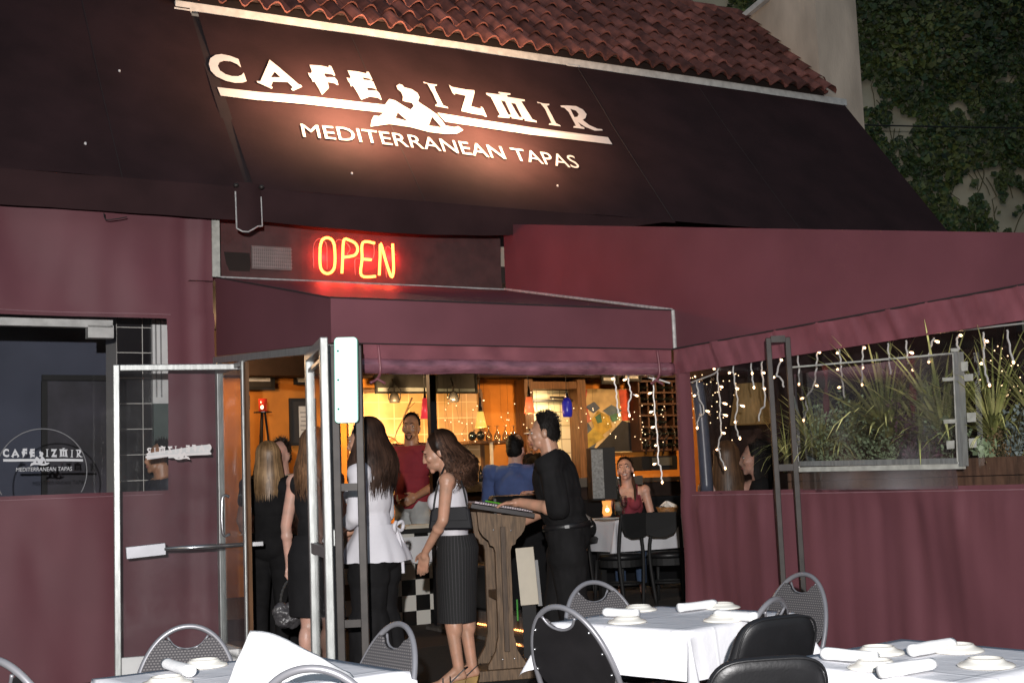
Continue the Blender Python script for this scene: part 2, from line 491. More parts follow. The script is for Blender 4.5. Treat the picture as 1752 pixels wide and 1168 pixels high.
def stripe_mat(name, base, line, n, w=0.12, rough=0.85):
    """pinstripes running down the cloth, spaced by angle round the object's axis"""
    m, nt, out = _nodes(name)
    bs = nt.nodes.new('ShaderNodeBsdfPrincipled'); bs.inputs['Roughness'].default_value = rough
    tc = nt.nodes.new('ShaderNodeTexCoord'); gr = nt.nodes.new('ShaderNodeTexGradient'); gr.gradient_type = 'RADIAL'
    nt.links.new(tc.outputs['Object'], gr.inputs[0])
    a = nt.nodes.new('ShaderNodeMath'); a.operation = 'MULTIPLY'; a.inputs[1].default_value = n
    f = nt.nodes.new('ShaderNodeMath'); f.operation = 'FRACT'
    l = nt.nodes.new('ShaderNodeMath'); l.operation = 'LESS_THAN'; l.inputs[1].default_value = w
    mx = nt.nodes.new('ShaderNodeMixRGB'); mx.inputs[1].default_value = (*base, 1); mx.inputs[2].default_value = (*line, 1)
    nt.links.new(gr.outputs[1], a.inputs[0]); nt.links.new(a.outputs[0], f.inputs[0]); nt.links.new(f.outputs[0], l.inputs[0])
    nt.links.new(l.outputs[0], mx.inputs[0]); nt.links.new(mx.outputs[0], bs.inputs['Base Color']); nt.links.new(bs.outputs[0], out.inputs[0])
    return m
def tiled_mat(name, c, line, size, var=0.3, c2=None, glaze=0.35, lw=0.03):
    """square wall tiles with grout, in the object's X (along) and Z"""
    m, nt, out = _nodes(name)
    bs = nt.nodes.new('ShaderNodeBsdfPrincipled'); bs.inputs['Roughness'].default_value = glaze
    tc = nt.nodes.new('ShaderNodeTexCoord')
    mp = nt.nodes.new('ShaderNodeMapping'); mp.inputs['Rotation'].default_value = (PI / 2, 0, 0)
    nt.links.new(tc.outputs['Object'], mp.inputs[0])
    br = nt.nodes.new('ShaderNodeTexBrick'); br.offset = 0.0
    br.inputs['Scale'].default_value = 1.0
    br.inputs['Brick Width'].default_value = size; br.inputs['Row Height'].default_value = size
    br.inputs['Mortar Size'].default_value = size * lw
    nz = nt.nodes.new('ShaderNodeTexNoise'); nz.inputs['Scale'].default_value = 1.7; nz.inputs['Detail'].default_value = 5
    nt.links.new(tc.outputs['Object'], nz.inputs['Vector'])
    rp = nt.nodes.new('ShaderNodeValToRGB')
    rp.color_ramp.elements[0].position = 0.35; rp.color_ramp.elements[1].position = 0.65
    rp.color_ramp.elements[0].color = (*[q * (1 - var) for q in c], 1); rp.color_ramp.elements[1].color = (*(c2 or c), 1)
    nt.links.new(nz.outputs['Fac'], rp.inputs[0])
    nt.links.new(rp.outputs[0], br.inputs['Color1']); nt.links.new(rp.outputs[0], br.inputs['Color2'])
    br.inputs['Mortar'].default_value = (*line, 1)
    nt.links.new(mp.outputs[0], br.inputs['Vector']); nt.links.new(br.outputs['Color'], bs.inputs['Base Color'])
    nt.links.new(bs.outputs[0], out.inputs[0])
    return m
M['checker'] = checker_mat('black_white_tiles', (0.66, 0.64, 0.58), (0.008, 0.008, 0.008), 0.145)
M['weave'] = dotted_mat('grey_dash_upholstery', (0.050, 0.048, 0.052), (0.145, 0.135, 0.135), 0.0135, 0.0105)
M['mural'] = tiled_mat('painted_tile_mural', (0.60, 0.32, 0.12), (0.75, 0.50, 0.26), 0.19, var=0.30, c2=(0.70, 0.46, 0.22))
M['kitchen_tile'] = tiled_mat('pale_kitchen_tile', (0.62, 0.54, 0.36), (0.22, 0.18, 0.11), 0.17, var=0.06)
M['column_tile'] = tiled_mat('black_column_tile', (0.010, 0.009, 0.011), (0.62, 0.60, 0.56), 0.205, var=0.1, glaze=0.25, lw=0.016)
# ------------------------------------------------------------------ ground and sky-side setting
VW = 2.38                                   # how far the entrance porch stands out from the house
UW = -2.54                                  # its left side
g = MB(); g.add([(-120, -60, 0), (120, -60, 0), (120, 160, 0), (-120, 160, 0)], [(0, 1, 2, 3)])
tag(g.build('ground', M['asphalt']), kind='structure')
r = MB(); r.lbox(UW + 0.03, -0.02, -1.5, 2.6, 0.004, 0.010)
tag(r.build('carpet', M['mat_rug']), 'black carpet running in through the entrance porch', 'carpet')
f = MB(); f.lbox(-7.5, 0.06, -4.6, -0.02, 0.004, 0.012)
tag(f.build('indoor_floor', M['darkwall']), kind='structure')
DK = 0.17
d = MB(); d.lbox(0.06, 6.5, -4.55, 6.55, 0.004, DK); d.lbox(-0.30, 0.055, -1.2, 2.3, 0.011, 0.04)
tag(d.build('raised_deck', M['deck']), kind='structure')

# interior shell
VB = -4.2
bw = MB(); bw.lbox(-3.6, 6.6, VB - 0.15, VB, 0, 4.0)
tag(bw.build('back_wall', M['orange']), kind='structure')
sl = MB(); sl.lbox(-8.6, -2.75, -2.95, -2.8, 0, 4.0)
tag(sl.build('reflection_blue_wall', M['slate']), kind='structure')  # backdrop giving the left window its reflected dusk blue
ce = MB(); ce.lbox(-8.6, 6.6, VB, -0.25, 3.05, 3.2)
tag(ce.build('ceiling', M['ceiling']), kind='structure')
rw = MB(); rw.lbox(6.5, 6.6, VB, -0.05, 0, 3.05); rw.lbox(6.5, 6.6, -0.05, 6.6, 0, 2.05); rw.lbox(-8.75, -8.6, -4.3, -0.1, 0, 4.0)
tag(rw.build('side_wall', M['darkwall']), kind='structure')
ew = MB(); ew.lbox(0.02, 6.5, 6.62, 6.7, 0, 2.0)
tag(ew.build('end_wall', M['darkwall']), kind='structure')

pw = MB(); pw.lbox(1.25, 1.30, 0.95, 6.5, DK + 0.001, 2.1)  # added dark backdrop hiding the lit back wall from the right window
tag(pw.build('dark_backdrop', mat('dark_red_backdrop', (0.030, 0.012, 0.010), rough=0.9)), kind='structure')
# soffit above the bar
so = MB(); so.lbox(-3.4, 6.5, VB + 0.003, VB + 0.35, 2.56, 3.04)
tag(so.build('soffit', M['darkwall']), kind='structure')

# ------------------------------------------------------------------ curtains of the house front (v = 0)
zt = on_v(200, 366, 0.0).z
w0 = on_v(288, 838, 0.0); w1 = on_v(284, 545, 0.0)
WUL = w0.x; WZ0 = w0.z; WZ1 = w1.z
def folds(a, z, seed, amp, freq=1.9):
    s = fn(a * freq + seed + z * 0.5, z * 0.45, seed) * 0.8 + fn(a * freq * 2.3 + seed * 3 - z * 0.4, z * 0.7, 2.0) * 0.22
    return amp * s
ULEFT = -7.4
t = thing('left_curtain_wall', 'maroon vinyl curtain wall with large clear window left of the doors', 'curtain', L(-4.6, 0, 0))
us = sorted(set(linspace(ULEFT, UW - 0.005, 150) + [WUL, WUL + 0.03]))
zs = sorted(set(linspace(0.02, WZ0, 26) + linspace(WZ0, WZ1, 14) + linspace(WZ1, zt + 0.25, 16)))
mb = MB()
def leftfold(u, z):
    k = 0.070 + 0.050 * math.exp(-((z - WZ0 + 0.25) / 0.35) ** 2) + 0.050 * math.exp(-((z - WZ1 - 0.35) / 0.35) ** 2)
    diag = 0.075 * fn(u * 0.9 + z * 0.9, z * 0.25, 9) if z < WZ0 else 0
    edge = min(1, abs(z - WZ1) / 0.05, 1)
    e2 = 0.02 * math.exp(-((u - UW + 0.10) / 0.05) ** 2) - 0.015 * math.exp(-((u - UW + 0.22) / 0.05) ** 2)
    return folds(u, z, 3.0, k * (0.35 + 0.65 * edge)) + diag + e2
mb.grid(lambda u, z: L(u, leftfold(u, z), z), us, zs, skip=lambda u, z: u < WUL and WZ0 < z < WZ1)
mb.build('curtain_fabric', M['vinyl'], t, world=True, smooth=True)
for z_, ua, ub in ((WZ0 - 0.028, ULEFT, WUL + 0.03), (WZ1 + 0.030, ULEFT, WUL + 0.03)):
    mb = MB(); mb.tube([L(u, leftfold(u, z_) + 0.003, z_) for u in linspace(ua, ub, 160)], 0.0022, 4); mb.build('stitching', M['stitch'], t, world=True)
mb = MB(); mb.quad(L(ULEFT, 0.004, WZ0 - 0.02), L(WUL + 0.02, 0.004, WZ0 - 0.02), L(WUL + 0.02, 0.004, WZ1 + 0.02), L(ULEFT, 0.004, WZ1 + 0.02))
mb.build('window_pane', M['window'], t, world=True)

# logo outlines, traced on the awning slope and used again on the window decal
AV0, AV1 = 0.16, -1.36
AZ0 = on_v(440, 322, AV0).z
AZ1 = (on_v(310, 7, AV1).z + on_v(1415, 180, AV1).z) / 2
A0 = L(0, AV0, AZ0); AT = (L(0, AV1, AZ1) - A0); ALEN = AT.length; AT = AT.normalized(); AN = U.cross(AT).normalized()
if AN.dot(W) < 0: AN = -AN
def on_awning(px, py):
    q = onp(px, py, A0, AN) - A0
    return (q.dot(U), q.dot(AT))
def aw(s, tt, lift=0.0):
    return A0 + U * s + AT * tt + AN * lift
def z1(pts): return [on_awning(340 + x / 4.867, 70 + y / 4.867) for x, y in pts]
def z2(pts): return [on_awning(660 + x / 4.38, 110 + y / 4.38) for x, y in pts]
def z3(pts): return [on_awning(300 + x / 2.19, 50 + y / 2.19) for x, y in pts]
LOGO = [
    [z1([(332, 148), (355, 217), (322, 190), (268, 165), (212, 159), (175, 170), (163, 198), (180, 235), (225, 265), (280, 283), (330, 286), (360, 277), (377, 258), (403, 328), (370, 338), (310, 338), (230, 318), (150, 280), (105, 235), (87, 180), (100, 135), (140, 110), (190, 104), (260, 120)])],
    [z1([(590, 158), (672, 225), (830, 362), (850, 370), (862, 385), (788, 416), (768, 402), (785, 388), (742, 344), (618, 338), (604, 372), (618, 384), (610, 396), (490, 340), (486, 328), (515, 330), (570, 205)]), z1([(632, 258), (602, 302), (682, 304)])],
    [z1([(920, 208), (1010, 216), (1078, 232), (1080, 217), (1100, 222), (1134, 298), (1122, 302), (1108, 290), (1050, 280), (1042, 292), (1060, 312), (1128, 314), (1150, 340), (1160, 378), (1145, 374), (1130, 362), (1070, 350), (1082, 398), (1026, 454), (990, 385), (962, 342), (950, 350), (940, 325), (920, 300), (908, 270), (930, 278), (942, 262)])],
    [z1([(1235, 257), (1330, 268), (1392, 282), (1394, 266), (1412, 268), (1445, 335), (1430, 335), (1415, 325), (1360, 315), (1370, 335), (1430, 340), (1450, 350), (1478, 420), (1460, 410), (1440, 404), (1395, 402), (1405, 425), (1480, 428), (1500, 450), (1520, 505), (1505, 500), (1490, 488), (1420, 478), (1350, 502), (1310, 430), (1280, 385), (1265, 392), (1255, 365), (1240, 345), (1228, 318), (1255, 325), (1262, 315)])],
    [z2([(277, 135), (330, 150), (382, 155), (380, 165), (362, 168), (375, 205), (430, 312), (462, 322), (468, 333), (370, 318), (372, 308), (388, 300), (350, 220), (310, 150), (285, 147)])],
    [z2([(473, 157), (500, 172), (600, 188), (665, 192), (668, 210), (640, 310), (700, 325), (718, 325), (715, 312), (730, 318), (762, 385), (750, 386), (735, 375), (650, 365), (568, 350), (570, 335), (600, 235), (520, 218), (518, 230), (500, 215)])],
    [z2([(752, 210), (868, 222), (846, 210), (848, 202), (937, 212), (938, 222), (912, 224), (915, 238), (1046, 257), (1046, 268), (1020, 270), (1105, 402), (1135, 413), (1138, 426), (1048, 411), (1048, 400), (1030, 393), (1032, 405), (950, 392), (952, 382), (930, 378), (935, 392), (845, 386), (848, 374), (862, 370), (790, 240), (757, 222)]), z2([(866, 264), (898, 272), (946, 368), (924, 366)]), z2([(942, 282), (975, 287), (1028, 385), (1006, 384)])],
    [z2([(1136, 272), (1185, 285), (1230, 288), (1231, 297), (1212, 302), (1235, 345), (1282, 432), (1310, 445), (1318, 456), (1228, 443), (1230, 432), (1248, 430), (1200, 330), (1165, 285), (1142, 282)])],
    [z2([(1312, 302), (1360, 303), (1430, 310), (1480, 335), (1508, 370), (1500, 398), (1478, 410), (1530, 450), (1590, 478), (1622, 482), (1630, 492), (1570, 492), (1500, 462), (1445, 425), (1468, 455), (1492, 465), (1494, 478), (1410, 466), (1412, 456), (1430, 452), (1375, 350), (1340, 318), (1318, 314)]), z2([(1386, 328), (1428, 342), (1450, 368), (1440, 386), (1418, 388)])],
    [z1([(160, 368), (500, 415), (900, 462), (1545, 545), (1545, 610), (900, 530), (480, 480), (188, 438)])],
    [z2([(385, 368), (700, 408), (1080, 457), (1668, 543), (1700, 597), (1100, 515), (560, 447), (445, 432)])],
    [z3([(827, 216), (838, 209), (851, 213), (855, 221), (885, 228), (906, 242), (914, 258), (908, 273), (918, 282), (950, 302), (980, 322), (1000, 345), (1012, 362), (1045, 368), (1060, 364), (1079, 378), (1055, 391), (1010, 394), (950, 388), (880, 370), (800, 360), (730, 370), (735, 345), (743, 330), (762, 332), (780, 318), (778, 300), (790, 280), (800, 267), (822, 272), (858, 294), (880, 305), (893, 292), (885, 280), (862, 276), (850, 272), (852, 258), (845, 240), (832, 230)]),
     z3([(823, 337), (831, 316), (871, 349)]), z3([(961, 329), (998, 370), (948, 364)])],
]
tp, tf = text_mesh('MEDITERRANEAN TAPAS', bold=0.0)
TA = on_awning(519, 234); TB = on_awning(994, 286.5); TC = on_awning(514, 211.5); TD = on_awning(986, 264)
def tagline(a, b):
    return (TA[0] + (TB[0] - TA[0]) * a + (TC[0] - TA[0]) * b, (TA[1] * (1 - a) + TB[1] * a) * (1 - b) + (TC[1] * (1 - a) + TD[1] * a) * b)
lx = [p[0] for lp in LOGO for q in lp for p in q] + [tagline(a, b)[0] for a in (0, 1) for b in (0, 1)]
ly = [p[1] for lp in LOGO for q in lp for p in q] + [tagline(a, b)[1] for a in (0, 1) for b in (0, 1)]
LB = (min(lx), max(lx), min(ly), max(ly))
def logo_on(place, parent, m):
    for lp in LOGO[:9]: outline(lp, place, 'letter', m, parent)
    for lp in LOGO[9:11]: outline(lp, place, 'underline_bar', m, parent)
    outline(LOGO[11], lambda a, b: place(a, b), 'reclining_figure_emblem', m, parent)
    mb = MB(); mb.add([place(*tagline(a, b)) for a, b in tp], tf)
    mb.build('tagline_lettering', m, parent, world=True)

# circular decal on the left window: ring, logo
dc = on_v(72, 800, 0.010)
t2 = thing('window_decal', 'round outline decal with white cafe lettering on left window', 'decal', L(dc.x, 0.010, dc.z))
RR = 0.305
ra = math.asin((WZ0 + 0.01 - dc.z + 0.03) / RR)
mb = MB(); mb.tube([L(dc.x + RR * math.cos(a), 0.0105, dc.z - 0.03 + RR * math.sin(a)) for a in linspace(ra, PI - ra, 49)], 0.0045, 5)
mb.build('ring', mat('pale_ring', (0.16, 0.16, 0.17), rough=0.5), t2, world=True)
dl = on_v(5, 780, 0.012); dr = on_v(142, 778, 0.012)
sx = (dr.x - dl.x) / (LB[1] - LB[0]); sy = sx * 1.05
zc = on_v(72, 786, 0.012).z
logo_on(lambda a, b: L(dl.x + (a - LB[0]) * sx, 0.012, zc + (b - (LB[2] + LB[3]) / 2) * sy), t2, M['decal'])

# ------------------------------------------------------------------ brown awning
UE0 = on_v(318, 7, AV1).x
aR = onp(1612, 392, A0, AN); AR = loc_uvz(aR).x
aR2 = loc_uvz(onp(1456, 186, A0, AN)).x
AR = (AR + aR2) / 2
S1 = loc_uvz(on_awning and A0 + U * on_awning(434, 330)[0]).x
aw_t = thing('brown_awning', 'big dark brown sloping awning carrying the white cafe sign', 'awning', L(0, 0, AZ0))
sS = on_awning(436, 322)[0]; sS_top = on_awning(320, 15)[0]; sM = on_awning(1155, 383)[0]; sM_top = on_awning(995, 122)[0]
def sag(s, tt):
    return -0.035 * math.sin(PI * min(1, max(0, tt / ALEN))) * (0.5 + 0.5 * math.sin(s * 1.9)) + 0.008 * fn(s * 1.5, tt * 1.5, 4) + 0.003 * fn(s * 4 + tt * 3, tt * 2, 4)
uM = AR
def panel(sa, sb, name, parent, top=-0.02):
    mb = MB()
    mb.grid(lambda s, tt: aw(s, tt, sag(s, tt)), linspace(sa, sb, 40), linspace(0, ALEN + top, 16))
    return mb.build(name, M['brown'], parent, world=True, smooth=True)
panel(-7.6, sS - 0.065, 'left_panel', aw_t, 0.9)
panel(sS, AR, 'sign_panel', aw_t)
mb = MB(); mb.grid(lambda s, tt: aw(s, tt, -0.03), [sS - 0.08, sS + 0.015], linspace(0, ALEN - 0.05, 4)); mb.build('seam_channel', M['channel'], aw_t, world=True)
for s_, l_, r_ in ((sM, 0.004, 0.005), (sS + 1.45, 0.001, 0.003), (sS - 1.0, 0.001, 0.003), (sM + 1.55, 0.001, 0.003)):
    mb = MB(); mb.tube([aw(s_, x, sag(s_, x) + l_) for x in linspace(0, ALEN - 0.03, 14)], r_, 5); mb.build('stitched_seam', M['seam'], aw_t, world=True)
# hanging valances
VZ = on_v(440, 379, AV0).z
def val(sa, sb, name, drop):
    mb = MB(); n = 60
    def P(s, k):
        dr = drop(s) * k
        return L(s, AV0 + 0.03 * fn(s * 3.0, k * 1.2, 7) * k + 0.01 * k, AZ0 - dr)
    mb.grid(P, linspace(sa, sb, n), linspace(0, 1, 6))
    return mb.build(name, M['brown'], aw_t, world=True, smooth=True)
H0 = AZ0 - VZ
val(-7.6, sS - 0.065, 'valance', lambda s: H0 + 0.01 * fn(s * 1.3))
val(sS, sM + 0.02, 'valance', lambda s: max(0.02, H0 * (1 - ((s - sS) / (sM - sS)) ** 2.2) + 0.05 * math.sin(PI * (s - sS) / (sM - sS))))
# loose flap at the seam with grey binding
fl = MB()
fp = lambda a, b: L(sS - 0.17 + 0.20 * a, AV0 + 0.05 + 0.03 * math.sin(a * PI) + 0.02 * b, AZ0 + 0.02 - b * (0.36 + 0.03 * math.sin(a * 5)))
fl.grid(fp, linspace(0, 1, 8), linspace(0, 1, 6))
fo = fl.build('loose_flap', M['brown'], aw_t, world=True, smooth=True)
fl = MB(); fl.tube([fp(0, x) for x in linspace(0.2, 1, 5)] + [fp(x, 1) for x in linspace(0, 1, 6)] + [fp(1, x) for x in linspace(1, 0.3, 5)], 0.006, 5)
fl.build('binding', M['piping'], fo, world=True)
for k in (0, 1):
    cl = MB(); cl.ball(fp(k, 0.08) + W * 0.02, (0.022, 0.02, 0.018)); cl.build('clip', M['bronze'], fo, world=True, smooth=True)
mb = MB(); mb.poly([aw(AR, 0), aw(AR, ALEN), L(AR, AV1, AZ0)]); mb.build('end_panel', M['brown'], aw_t, world=True)
for px, py in ((146, 246), (602, 297), (955, 316), (205, 118)):
    q = on_awning(px, py); mb = MB(); mb.ball(aw(q[0], q[1], sag(*q) + 0.002), (0.010, 0.008, 0.014), 7, 5); mb.build('white_speck', M['letters'], aw_t, world=True)
ties = MB()
q = on_v(185, 372, AV0 + 0.02); ties.tube(bez([L(q.x - 0.03, AV0 + .02, q.z + 0.03), L(q.x - 0.02, AV0 + .04, q.z - 0.02), L(q.x + 0.06, AV0 + .04, q.z - 0.01), L(q.x + 0.13, AV0 + .03, q.z + 0.01)], 4), 0.004, 5)
ties.build('tie_cord', M['black'], aw_t, world=True)
logo_on(lambda a, b: aw(a, b, sag(a, b) + 0.014), aw_t, M['letters'])

# ------------------------------------------------------------------ tiled roof, parapet, neighbouring wall
rf = thing('tiled_roof', 'red clay barrel tile roof above the brown awning', 'roof', L(1, AV1, AZ1))
mb = MB(); mb.lbox(sS_top - 0.1, AR2 if False else aR2, AV1 - 0.06, AV1 - 0.015, AZ1 - 0.005, AZ1 + 0.075)
mb.build('eave_board', M['trim'], rf, world=True, bevel=0.004)
for px, py in ((985, 118), (318, 12)):
    q = on_v(px, py, AV1 + 0.02); mb = MB(); mb.lbox(q.x - 0.10, q.x + 0.05, AV1 - 0.01, AV1 + 0.012, AZ1 - 0.07, AZ1 - 0.004); mb.build('eave_bracket', M['trim'], rf, world=True)
RK = loc_uvz(onp(1412, 178, L(0, AV1, 0), W)).x
topq = on_v(1268, 30, AV1 - 1.5)
RZ = topq.z
RV = AV1 - 1.5
E0 = L(0, AV1 + 0.02, AZ1 + 0.09); ET = L(0, RV, RZ) - E0; EL = ET.length; ET = ET.normalized(); EN = U.cross(ET).normalized()
if EN.dot(W) < 0: EN = -EN
PER = 0.205; NROW = 7; CL = EL / NROW
mb = MB(); ends = MB()
ncol = int((RK + 2.6) / PER)
for i in range(ncol):
    s0 = RK - (i + 1) * PER
    for j in range(NROW):
        t0 = j * CL - 0.02; t1 = (j + 1) * CL + 0.05
        jit = random.uniform(-.007, .007); lf = random.uniform(0, 0.007)
        b = len(mb.v); n = 9
        for tt, lift in ((t0, 0.045), (t1, 0.0)):
            for k in range(n):
                x = k / (n - 1)
                h = 0.058 * math.sin(PI * min(1, x / 0.68)) if x < 0.68 else -0.028 * math.sin(PI * (x - 0.68) / 0.32)
                mb.v.append(E0 + U * (s0 + x * PER * 1.03 + jit) + ET * tt + EN * (h + lift + lf))
        for k in range(n): mb.v.append(mb.v[b + k] - EN * 0.018)
        for k in range(n - 1):
            mb.f.append((b + k, b + k + 1, b + n + k + 1, b + n + k))
            mb.f.append((b + k, b + 2 * n + k, b + 2 * n + k + 1, b + k + 1))
    ends.poly([E0 + U * (s0 + PER * x) + ET * 0.03 + EN * (0.045 + 0.05 * math.sin(PI * x / 0.68)) for x in linspace(0, 0.68, 7)])
mb.build('clay_tiles', M['tile'], rf, world=True, smooth=False)
ends.build('tile_mortar', M['tile_end'], rf, world=True)
mb = MB()
def captile(a, b, up):
    ax = (b - a).normalized(); sd = ax.cross(up).normalized(); bb = len(mb.v); n = 7
    for p, rr in ((a, 0.095), (b, 0.080)):
        for k in range(n):
            an = PI * k / (n - 1); mb.v.append(p + sd * math.cos(an) * rr + up * math.sin(an) * rr)
    for k in range(n - 1): mb.f.append((bb + k, bb + k + 1, bb + n + k + 1, bb + n + k))
for i in range(24):
    a = E0 + U * (RK - i * 0.36) + ET * (EL + 0.02) + EN * 0.0
    captile(a, a - U * 0.40, EN)
for j in range(9):
    a = E0 + U * (RK + 0.03) + ET * (j * EL / 9 - 0.02); captile(a + EN * 0.03, a + ET * (EL / 9 + 0.06) + EN * 0.01, EN)
mb.build('ridge_tiles', M['tile'], rf, world=True, smooth=True)
mb = MB(); mb.quad(E0 - U * 2.6 - EN * 0.03, E0 + U * RK - EN * 0.03, E0 + U * RK + ET * EL - EN * 0.03, E0 - U * 2.6 + ET * EL - EN * 0.03)
mb.poly([E0 + U * RK, E0 + U * RK + ET * EL, L(RK, RV, AZ1)])
mb.build('roof_boarding', M['tile_end'], rf, world=True)

hb = MB(); hb.lbox(-8, aR2, AV1 - 0.35, AV1 - 0.10, 3.21, AZ1 + 0.02)
tag(hb.build('house_wall', M['stucco']), kind='structure')
pv = AV1 - 0.10
pc = on_v(1402, 120, pv).x; pe = on_v(1473, 130, pv).x
pp = thing('stucco_parapet', 'pale stained stucco pier and parapet wall beside tiled roof', 'wall', L(pc, pv, 3.2))
mb = MB(); mb.lbox(pc, pe, pv - 0.6, pv, 3.2, 10); mb.build('pier', M['stucco'], pp, world=True)
bk = on_u(1262, 45, pc); bf = on_u(1316, 2, pc)
mb = MB()
prof = [(pv - 0.602, 3.2), (bk.y, 3.2), (bk.y, bk.z), (bf.y, bf.z), (bf.y + 0.0, 10), (pv - 0.602, 10)]
mb.prism([L(pc + 0.005, v, z) for v, z in prof], U * 0.2); mb.build('parapet', M['stucco'], pp, world=True)
mb = MB(); mb.bar(L(pc + 0.09, bk.y - 0.06, bk.z + 0.02), L(pc + 0.09, bf.y, bf.z + 0.045), 0.30, 0.07); mb.build('metal_coping', M['trim'], pp, world=True)

# neighbouring wall with climbing ivy
NY = 22.0
nb = MB(); nb.add([(-2, NY, 0), (22, NY - 2.0, 0), (22, NY - 2.0, 16), (-2, NY, 16)], [(0, 1, 2, 3)])
nb.add([(-2, NY, 0), (-2, NY + 6, 0), (-2, NY + 6, 16), (-2, NY, 16)], [(0, 1, 2, 3)])
tag(nb.build('neighbouring_building', M['stucco2']), 'tall pale wall of the building behind, overgrown with ivy', 'building')
iv = thing('climbing_ivy', 'dense green ivy covering the tall pale wall behind', 'ivy', (8, NY - 1.0, 0))
rnd = random.Random(5)
mbs = [MB(), MB()]
wn = V3((-2.0, -24.0, 0)).normalized()
wd = V3((24, -2.0, 0)).normalized()
def ivy_patch(x0, x1, z0, z1, n, thr):
    k = 0; tries = 0
    while k < n and tries < n * 6:
        tries += 1
        x = rnd.uniform(x0, x1); z = rnd.uniform(z0, z1)
        dns = fn(x * 0.55, z * 0.40, 3) + 0.55 * fn(x * 1.7, z * 1.3, 8) + 0.35 * fn(x * 5, z * 5, 2)
        if z < 6.2 + 0.4 * fn(x) : dns -= 0.25
        if dns < thr: continue
        bulge = 0.05 + 0.30 * max(0, dns + 0.3) * rnd.random()
        p = V3((-2, NY, 0)) + wd * (x + 2) + Z * z + wn * (0.03 + bulge)
        s = rnd.uniform(0.025, 0.062) * (1.6 if rnd.random() < 0.15 else 1)
        nrm = (wn + V3((rnd.uniform(-.9, .9), rnd.uniform(-.5, .5), rnd.uniform(-.3, 1.0)))).normalized()
        a = nrm.orthogonal().normalized(); b2 = nrm.cross(a)
        an = rnd.uniform(0, 2 * PI); a, b2 = a * math.cos(an) + b2 * math.sin(an), b2 * math.cos(an) - a * math.sin(an)
        m_ = mbs[0 if rnd.random() < 0.62 + 0.35 * fn(x * 0.8, z * 0.8, 11) else 1]
        m_.add([p - a * s, p + b2 * s * 0.75 - a * s * 0.2, p + a * s * 1.1, p - b2 * s * 0.75 - a * s * 0.2], [(0, 1, 2, 3)])
        k += 1
ivy_patch(4.0, 11.5, 4.6, 12.0, 60000, -0.42)
for i, m_ in enumerate(mbs):
    m_.build('foliage', (M['ivy'], M['ivy_dark'])[i], iv, world=True)
vs_ = MB()
for i in range(120):
    x = rnd.uniform(5, 11); z = rnd.uniform(4.5, 7.5); pts = []
    for k in range(7):
        pts.append(V3((-2, NY, 0)) + wd * (x + 2) + Z * z + wn * 0.03); x += rnd.uniform(-.14, .14); z += rnd.uniform(0.05, 0.25)
    vs_.tube(pts, 0.008, 4, cap=False)
vs_.build('vine_stems', M['stem'], iv, world=True)
tr = thing('distant_tree', 'dark leafy tree top showing above the roof ridge', 'tree', (3.2, 27, 0))
mb = MB(); mb.tube([(0, 0, 0), (0.1, 0, 5), (0, 0.1, 9.5)], [0.25, 0.2, 0.08], 8); mb.tube([(0.05, 0, 6), (1.2, 0, 8.6)], [0.1, 0.04], 6); mb.tube([(0.05, 0, 6.4), (-1.2, 0.3, 9)], [0.1, 0.04], 6)
mb.build('trunk', M['stem'], tr)
mb = MB()
for i in range(5200):
    c = V3((rnd.gauss(0, 1.2), rnd.gauss(0, 0.9), 9.6 + rnd.gauss(0, 0.9)))
    if fn(c.x * 1.3, c.y * 1.3, c.z * 1.3) < -0.12: continue
    s = rnd.uniform(.06, .12); a = V3((rnd.uniform(-1, 1), rnd.uniform(-1, 1), rnd.uniform(-1, 1))).normalized(); b2 = a.orthogonal().normalized()
    mb.add([c - a * s, c + b2 * s * .6, c + a * s, c - b2 * s * .6], [(0, 1, 2, 3)])
mb.build('crown', M['ivy_dark'], tr)
wr = MB(); wr.tube([at(1470, 214, 19), at(1600, 217, 19), at(1760, 219.5, 19), at(1900, 222, 19)], 0.012, 5)
tag(wr.build('utility_wire', M['black']), 'thin dark wire stretched across the ivy wall', 'wire')

# ------------------------------------------------------------------ right patio enclosure (u = 0)
ga = on_u(885, 384, 0.0); gb = on_u(1752, 398, 0.0)
slope = (gb.z - ga.z) / (gb.y - ga.y)
VEND = 6.6
def gtop(v): return ga.z + (v - ga.y) * slope
ZB = on_u(1165, 596, 0.0).z
vb = on_u(1155, 596, 0.0).y
CZ0 = on_v(600, 482, 0.0).z; CZ1 = on_v(860, 522, VW).z
CZF = 2.445; CZH = 2.95
def cz(v): return CZH + (CZF - CZH) * v / VW
pr = thing('patio_enclosure', 'maroon vinyl patio enclosure with long clear window on the right', 'enclosure', L(0, 4, 0))
def rfold(v, z, k=1.0): return k * (0.010 * fn(v * 1.2 + 4, z * 0.5, 1) + 0.004 * fn(v * 5, z * 1.0, 6))
mb = MB()
mb.grid(lambda v, k: L(rfold(v, k), v, (cz(v) - 0.01) * (1 - k) + gtop(v) * k if v < VW else ZB * (1 - k) + gtop(v) * k), linspace(0.0, VW, 24), linspace(0, 1, 8))
mb.grid(lambda v, k: L(rfold(v, k), v, ZB * (1 - k) + gtop(v) * k), linspace(VW, VEND, 40), linspace(0, 1, 10))
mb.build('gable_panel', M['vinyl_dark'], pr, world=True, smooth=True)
rw0 = on_u(1192, 840, 0.0); rw1 = on_u(1750, 828, 0.0); rt0 = on_u(1188, 632, 0.0); rt1 = on_u(1750, 545, 0.0)
WV0 = rw0.y; RZ0 = (rw0.z + rw1.z) / 2; RZ1 = (rt0.z + rt1.z) / 2
